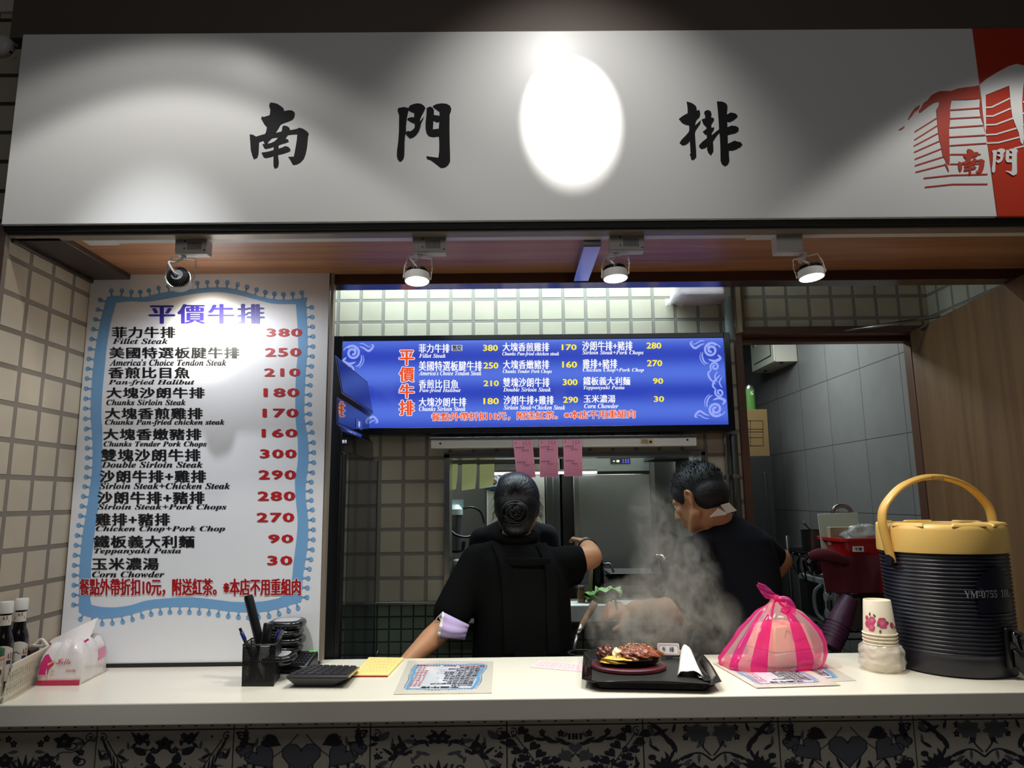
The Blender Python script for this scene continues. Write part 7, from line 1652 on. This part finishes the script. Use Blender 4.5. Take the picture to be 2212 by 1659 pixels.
for i in range(150):     # combed locks running back to the bun
    a = math.radians(-128+256*(i+rng.random())/150); d0 = V((math.sin(a)*.93, .32*math.cos(a)-.1, .8*max(-.45, math.cos(a)))).normalized(); pts = []
    for k in range(9):
        t = k/8*.9; d = d0.slerp(d1, t) if d0.angle(d1) > .05 else d1; r_ = 1.0+rng.uniform(-.004, .012)
        pts.append(T(d.x*.0885*r_, -.024+d.y*.1*r_, .018+d.z*.1*r_))
    b.tube(pts, [.0012]+[.0034]*7+[.002], 5)
b.build('hair_locks', mat('hair_lock', (17, 15, 19), .42), wp, smooth=True)
s = FIG(); bc_ = g(1112, 1108, -.075)
s.ell(bc_, (.050, .036, .042), 20, 14); s.ell(bc_+V((.012, -.006, .012)), (.034, .034, .03), 16, 10); s.ell(bc_+V((-.02, 0, -.014)), (.03, .03, .028), 16, 10); s.build('bun', dull(hair_mat('bun_hair', (13, 12, 14)), .15), wp, remesh=.006, smoothmod=3)
b = MB(); rng = random.Random(5)
for i in range(46):
    a0 = rng.uniform(0, 6.28); rr_ = rng.uniform(.04, .98); pts = []
    for k in range(7):
        a = a0+k*.22; pts.append(bc_+V((.053*rr_*math.cos(a), -.040*(1-rr_*rr_*.92)**.5-.0, .045*rr_*math.sin(a))))
    b.tube(pts, [.001]+[.0028]*5+[.001], 5)
b.build('bun_locks', mat('bun_lock', (14, 13, 15), .45), wp, smooth=True)
b = MB(); rng = random.Random(9)
for i in range(46):
    k = 1 if i % 3 else -1; p = T(.084*k, -.03+.05*rng.random(), -.04+.09*rng.random()); d = V((k*rng.uniform(.006, .022), rng.uniform(-.01, .01), rng.uniform(-.045, .0))); b.tube([p, p+d*.5+V((.004*k, 0, 0)), p+d], [.0007, .0006, .0002], 4)
b.build('loose_strands', M_hair, wp)
# watch strap at the raised wrist
b = MB(); d = (wrR-elR).normalized(); q = wrR.lerp(elR, .28); b.tube([q-d*.008, q+d*.008], .038, 20); b.build('wrist_strap', M_black, wp, smooth=True)
eyes(T, wp, Rw, .96)
# lilac mask hooked on her arm
mk = thing('face_mask', tuple(g(975, 1358, -.12)), 'lilac pleated face mask hooked over the bent arm of the person in black polo', 'face mask')
M_lil = mat('lilac_mask', (206, 186, 236), .75); M_maskw = mat('mask_white', (236, 234, 240), .8)
b = MB(); n, m = 14, 10; vs = []
cA, cB, cC, cD_ = g(945, 1326, -.135), g(962, 1330, -.16), g(1012, 1360, -.13), g(948, 1382, -.14)
P00, P10, P11, P01 = g(957, 1322, -.15), g(1014, 1350, -.12), g(1004, 1382, -.115), g(944, 1378, -.14)
for j in range(m+1):
    for i in range(n+1):
        u, v = i/n, j/m; p = P00.lerp(P10, u).lerp(P01.lerp(P11, u), v); bul = math.sin(math.pi*v)*math.sin(math.pi*min(1, .25+u*.75))
        vs.append(p+V((.012*bul*u, -.030*bul-.004*math.sin(v*math.pi*6), -.012*bul)))
b.add(vs, [(j*(n+1)+i, j*(n+1)+i+1, (j+1)*(n+1)+i+1, (j+1)*(n+1)+i) for j in range(m) for i in range(n)])
o_ = b.build('pleated_cloth', M_lil, mk, smooth=True); so = o_.modifiers.new('t', 'SOLIDIFY'); so.thickness = .0018
b = MB(); e = [vs[j*(n+1)] for j in range(m+1)]; e2 = [vs[j*(n+1)+1] for j in range(m+1)]; w_ = [a.lerp(c_, 1)+V((0, -.0022, 0)) for a, c_ in zip(e, e2)]
b.add([p+V((-.002, -.002, 0)) for p in e]+w_, [(j, j+1, m+2+j, m+1+j) for j in range(m)]); b.build('white_edge', M_maskw, mk, fix=False)
b = MB(); b.tube(catmull([e[0], g(942, 1338, -.12), g(941, 1352, -.115), g(944, 1366, -.12), e[-1]], 6), .0022, 6); b.tube(catmull([e[0], g(950, 1334, -.14), g(956, 1344, -.15), vs[2*(n+1)]], 6), .002, 6); b.build('ear_loop', M_maskw, mk, smooth=True)

# ---- person in navy T-shirt bending over the grill
YMn = 2.86
g = lambda px, py, dy=0: W(px, py, YMn+dy)
hcm = g(1509, 1080, 0); Rm = basis((-.68, .64, -.42)); MS_ = 1.13
mp_ = thing('person', (g(1580, 1250).x, YMn, 0), 'person in dark navy T-shirt with white collar, head bowed over the steam', 'person')
nkm_ = g(1556, 1128, .02); sL, sR = g(1497, 1202, -.09), g(1636, 1180, .07)
eL, wL = g(1478, 1322, -.17), g(1372, 1318, -.20); eR, wR = g(1686, 1212, .12), g(1640, 1260, .2)
wR = V((wR.x-.02, min(wR.y, 3.0), wR.z)); eR.y = 2.97
hipm = V((g(1590, 1480).x, YMn+.0, .90))
s = FIG(); T = head(s, hcm, Rm, MS_); ear(s, T, -1, .95); ear(s, T, 1, .95)
s.cap(T(0, -.035, -.05), nkm_+V((.004, 0, -.02)), .056, .064); s.cap(T(0, .02, -.07), nkm_+V((-.03, 0, -.03)), .04, .055)
s.limb([sL, sL.lerp(eL, .9), eL, eL.lerp(wL, .35), wL], [.055, .052, .05, .052, .034]); s.limb([sR, sR.lerp(eR, .9), eR, eR.lerp(wR, .4), wR], [.055, .05, .045, .044, .03])
s.cap(sL, nkm_-V((0, 0, .06)), .055, .07); s.cap(sR, nkm_-V((0, 0, .06)), .055, .07); s.cap(nkm_-V((0, 0, .14)), hipm, .11, .12)
s.hand(wL, (wL-eL)+V((0, .06, -.02)), (0, -.55, .8), 1.0, 1.08, thumb=-1); s.hand(wR, (-.6, .2, -.3), (0, 0, 1), .6)
for k in (-1, 1): s.limb([hipm+V((.09*k, 0, -.04)), V((hipm.x+.095*k, YMn, .48)), V((hipm.x+.1*k, YMn, .09))], [.09, .06, .04])
s.build('body', M_skin, mp_, remesh=.006, smoothmod=3)
s = FIG(); rows = []
for py, l, r, ry, dy in ((1112, 1535, 1592, .055, .02), (1122, 1522, 1612, .07, .02), (1138, 1512, 1638, .092, .01), (1162, 1500, 1662, .112, .0), (1200, 1496, 1676, .125, 0), (1250, 1498, 1684, .135, 0), (1310, 1502, 1688, .138, 0), (1380, 1508, 1684, .136, 0), (1440, 1512, 1684, .136, 0), (1540, 1508, 1690, .14, 0)):
    z = W(1580, py, YMn).z; x0_, x1_ = W(l, py, YMn).x, W(r, py, YMn).x; rows.append(((x0_+x1_)/2, z, (x1_-x0_)/2, ry, dy))
torso(s, rows[::-1], YMn)
s.limb([sL, sL.lerp(eL, .5), sL.lerp(eL, .84)], [.08, .08, .082]); s.cap(sL, nkm_-V((0, 0, .05)), .066, .06)
s.limb([sR, sR.lerp(eR, .5), sR.lerp(eR, .66)], [.07, .06, .056]); s.cap(sR, nkm_-V((0, 0, .05)), .07, .06)
s.build('shirt', M_shirtn, mp_, remesh=.009, smoothmod=5)
b = MB(); b.tube([nkm_+V((.078*math.cos(a), .066*math.sin(a), -.002+.012*math.cos(a))) for a in [2*math.pi*i/26 for i in range(26)]], .009, 8, closed=True); b.build('neckband', M_shirtn, mp_, smooth=True)
b = MB()
b.poly([[(1534, 1117), (1552, 1098), (1570, 1108), (1568, 1112)]], lambda x, y: W(x, y, YMn-.125), 0, .004, (0, -1, 0)); b.poly([[(1557, 1091), (1575, 1086), (1592, 1103), (1570, 1109)]], lambda x, y: W(x, y, YMn-.12), 0, .004, (0, -1, 0)); b.build('white_collar', mat('white_collar', (226, 220, 206), .8), mp_)
b = MB(); b.tube(catmull([on for on in (g(1521, 1255, -.15), g(1527, 1258, -.155), g(1530, 1272, -.155), g(1524, 1300, -.155), g(1516, 1320, -.15))], 5), .0016, 6); b.build('apron_string', mat('grey_string', (150, 150, 150), .7), mp_, smooth=True)
b = FIG(); b.ell(hipm, (.175, .14, .14), 20, 12)
for k in (-1, 1): b.limb([hipm+V((.09*k, 0, -.06)), V((hipm.x+.096*k, YMn, .48)), V((hipm.x+.1*k, YMn, .10))], [.108, .078, .064])
b.build('trousers', M_trouser, mp_, remesh=.012, smoothmod=3)
for k in (-1, 1): b = MB(); b.ell((hipm.x+.1*k, YMn+.05, .04), (.048, .13, .04), 14, 8); b.build('shoe', M_black, mp_, smooth=True)
s = FIG(); s.ell(T(0, -.016, .046), (.083*MS_, .101*MS_, .084*MS_), 28, 18, M=Rm); s.ell(T(0, -.05, .002), (.080*MS_, .066*MS_, .07*MS_), 22, 14, M=Rm)
for k in (-1, 1): s.ell(T(.066*k, .03, .035), (.018, .03, .035), 12, 8, M=Rm); s.cap(T(.073*k, .034, .03), T(.071*k, .03, -.004), .009, .006, 8)
s.build('hair', M_hairm, mp_, remesh=.006, smoothmod=3)
b = MB(); rng = random.Random(17)
for i in range(900):
    u = rng.uniform(-1, 1); a = rng.uniform(0, 2*math.pi); ph = math.acos(rng.uniform(-.05, 1)); d = V((math.sin(ph)*math.cos(a), math.sin(ph)*math.sin(a), math.cos(ph)))
    p = T(d.x*.082, -.016+d.y*.1, .046+d.z*.082); L = rng.uniform(.008, .024)*(.5+.7*max(0, d.z)); dw = Rm @ (V((d.x, d.y*1.0+.25, d.z+.2))+V((rng.uniform(-.3, .3), rng.uniform(-.3, .3), rng.uniform(-.2, .2)))).normalized()
    s1 = dw.cross(V((.3, .2, .9))).normalized()*.0016; s2 = dw.cross(s1).normalized()*.0016
    b.add([p+s1, p-s1*.5+s2, p-s1*.5-s2, p+dw*L], [(0, 1, 3), (1, 2, 3), (2, 0, 3)])
ob = b.build('hair_tufts', M_hairm, mp_, fix=False); ob['kind'] = 'stuff'
eyes(T, mp_, Rm, MS_)
# steel tongs in his hand
tg = thing('tongs', tuple(g(1350, 1320, -.2)), 'steel tongs in the hand of the person in navy T-shirt in the steam', 'tongs')
d0 = wL+(wL-eL).normalized()*.075+V((0, .01, -.03))
for k in (-1, 1): b = MB(); b.hexa([d0+V((-.002, .006*k, .06)), d0+V((.006, .006*k, .06)), d0+V((.006, .006*k+.002, .06)), d0+V((-.002, .006*k+.002, .06)), d0+V((.02, .016*k, -.12)), d0+V((.03, .016*k, -.12)), d0+V((.03, .016*k+.002, -.12)), d0+V((.02, .016*k+.002, -.12))]); b.build('arm', M_steel, tg)

# ---- third person beyond the opening, mostly hidden behind the person in black polo
YP = 3.46
g = lambda px, py, dy=0: W(px, py, YP+dy)
hp_ = g(1113, 1078, 0); Rp = basis((.1, 1, -.2))
pp = thing('person', (hp_.x, YP, 0), 'person in black cap and dark shirt standing beyond the pass-through opening', 'person')
np_ = g(1112, 1130); pl_, pr2 = g(1042, 1168), g(1178, 1160)
hpp = V((np_.x, YP, .9))
s = FIG(); T = head(s, hp_, Rp, .95); ear(s, T, 1); ear(s, T, -1); s.cap(T(0, -.02, -.06), np_, .052, .056)
ew, hw = g(1034, 1250), g(1060, 1300, .12); ew2, hw2 = g(1190, 1250), g(1165, 1300, .12)
s.limb([pl_, ew, hw], [.05, .042, .03]); s.limb([pr2, ew2, hw2], [.05, .042, .03]); s.hand(hw, (.2, 1, -.2), (0, 0, 1), .6); s.hand(hw2, (-.2, 1, -.2), (0, 0, 1), .6)
s.cap(pl_, np_-V((0, 0, .05)), .05, .06); s.cap(pr2, np_-V((0, 0, .05)), .05, .06); s.cap(np_-V((0, 0, .1)), hpp, .1, .11)
for k in (-1, 1): s.limb([hpp+V((.085*k, 0, 0)), V((hpp.x+.09*k, YP, .5)), V((hpp.x+.095*k, YP, .09))], [.09, .06, .04])
s.build('body', M_skin, pp, remesh=.01, smoothmod=5)
s = FIG(); rows = []
for py, l, r, ry in ((1122, 1088, 1140, .05), (1132, 1070, 1158, .07), (1150, 1046, 1176, .09), (1180, 1034, 1188, .105), (1230, 1036, 1188, .11), (1300, 1040, 1184, .11), (1400, 1040, 1184, .115)):
    x0_, x1_ = W(l, py, YP).x, W(r, py, YP).x; rows.append(((x0_+x1_)/2, W(1112, py, YP).z, (x1_-x0_)/2, ry, 0))
torso(s, rows[::-1], YP); s.cap(pl_, pl_.lerp(ew, .75), .066, .062); s.cap(pr2, pr2.lerp(ew2, .75), .066, .062); s.cap(pl_, np_, .055, .05); s.cap(pr2, np_, .055, .05)
s.build('shirt', M_shirtn, pp, remesh=.011, smoothmod=4)
b = FIG(); b.ell(hpp-V((0, 0, .02)), (.16, .12, .12), 18, 10)
for k in (-1, 1): b.limb([hpp+V((.085*k, 0, -.04)), V((hpp.x+.09*k, YP, .5)), V((hpp.x+.095*k, YP, .1))], [.1, .074, .06])
b.build('trousers', M_trouser, pp, remesh=.014, smoothmod=3)
for k in (-1, 1): b = MB(); b.ell((hpp.x+.096*k, YP+.05, .04), (.045, .12, .04), 12, 8); b.build('shoe', M_black, pp, smooth=True)
s = FIG(); s.ell(T(0, -.014, .032), (.084, .1, .088), 24, 14, M=Rp); s.ell(T(0, -.04, -.02), (.078, .068, .075), 20, 12, M=Rp); s.build('hair', M_hair, pp, remesh=.008, smoothmod=3)
b = MB(); b.lathe([(.09, .04), (.09, .07), (.082, .1), (.06, .122), (0, .13)], tuple(hp_+Rp @ V((0, -.006, -.004))), 28, M=Rp, sy=1.12); b.build('cap', M_blackmatt, pp, smooth=True)
b = MB(); b.ell(T(0, .11, .042), (.06, .055, .006), 18, 8, M=Rp); b.build('cap_brim', M_blackmatt, pp, smooth=True)
eyes(T, pp, Rp, .95)

# ------------------------------------------------------------------ steam over the sizzling plate
b = MB(); q0 = W(1405, 1390, 2.32)
cS = V((.50, 2.42, 1.25)); b.ell(cS, (.36, .21, .33), 28, 18)
M_steam = bpy.data.materials.new('steam'); M_steam.use_nodes = True; nt = M_steam.node_tree; nt.nodes.clear()
out = nt.nodes.new('ShaderNodeOutputMaterial'); pv = nt.nodes.new('ShaderNodeVolumePrincipled'); pv.inputs['Color'].default_value = (1, .89, .76, 1); pv.inputs['Anisotropy'].default_value = .1
nt.links.new(pv.outputs[0], out.inputs['Volume'])
ge = nt.nodes.new('ShaderNodeNewGeometry')
def mth(op, a, b_=None, c_=None, clamp=False):
    m = nt.nodes.new('ShaderNodeMath'); m.operation = op; m.use_clamp = clamp
    for i, x in enumerate((a, b_, c_)):
        if x is None: continue
        if isinstance(x, (int, float)): m.inputs[i].default_value = x
        else: nt.links.new(x, m.inputs[i])
    return m.outputs[0]
sx = nt.nodes.new('ShaderNodeSeparateXYZ'); nt.links.new(ge.outputs['Position'], sx.inputs[0])
def gauss(cx, cy, cz, rx, ry, rz):
    a = mth('DIVIDE', mth('SUBTRACT', sx.outputs['X'], cx), rx); b2 = mth('DIVIDE', mth('SUBTRACT', sx.outputs['Y'], cy), ry); c2 = mth('DIVIDE', mth('SUBTRACT', sx.outputs['Z'], cz), rz)
    d2 = mth('ADD', mth('ADD', mth('MULTIPLY', a, a), mth('MULTIPLY', b2, b2)), mth('MULTIPLY', c2, c2)); return mth('MAXIMUM', mth('SUBTRACT', 1.0, d2), 0.0)
g1 = gauss(.43, 2.40, 1.09, .19, .15, .16); g2 = gauss(.56, 2.44, 1.20, .17, .16, .22); g3 = gauss(.50, 2.44, 1.42, .10, .12, .14); g4 = gauss(.66, 2.40, 1.08, .14, .12, .13)
env = mth('ADD', mth('ADD', mth('MULTIPLY', g1, 1.3), mth('MULTIPLY', g2, .6)), mth('ADD', mth('MULTIPLY', g3, .4), mth('MULTIPLY', g4, .45)))
nz = nt.nodes.new('ShaderNodeTexNoise'); nz.inputs['Scale'].default_value = 15; nz.inputs['Detail'].default_value = 6; nz.inputs['Roughness'].default_value = .6; nz.inputs['Distortion'].default_value = 1.6
mp2 = nt.nodes.new('ShaderNodeMapping'); mp2.inputs['Scale'].default_value = (1, 1, .75); nt.links.new(ge.outputs['Position'], mp2.inputs[0]); nt.links.new(mp2.outputs[0], nz.inputs['Vector'])
dn = mth('MULTIPLY', mth('MULTIPLY', mth('MAXIMUM', mth('SUBTRACT', nz.outputs['Fac'], .43), 0), 80.0), env)
nt.links.new(dn, pv.inputs['Density'])
stm = b.build('steam', M_steam)
tag(stm, 'pale swirling steam rising from the sizzling plate in front of the person in navy T-shirt', 'steam', kind='stuff')
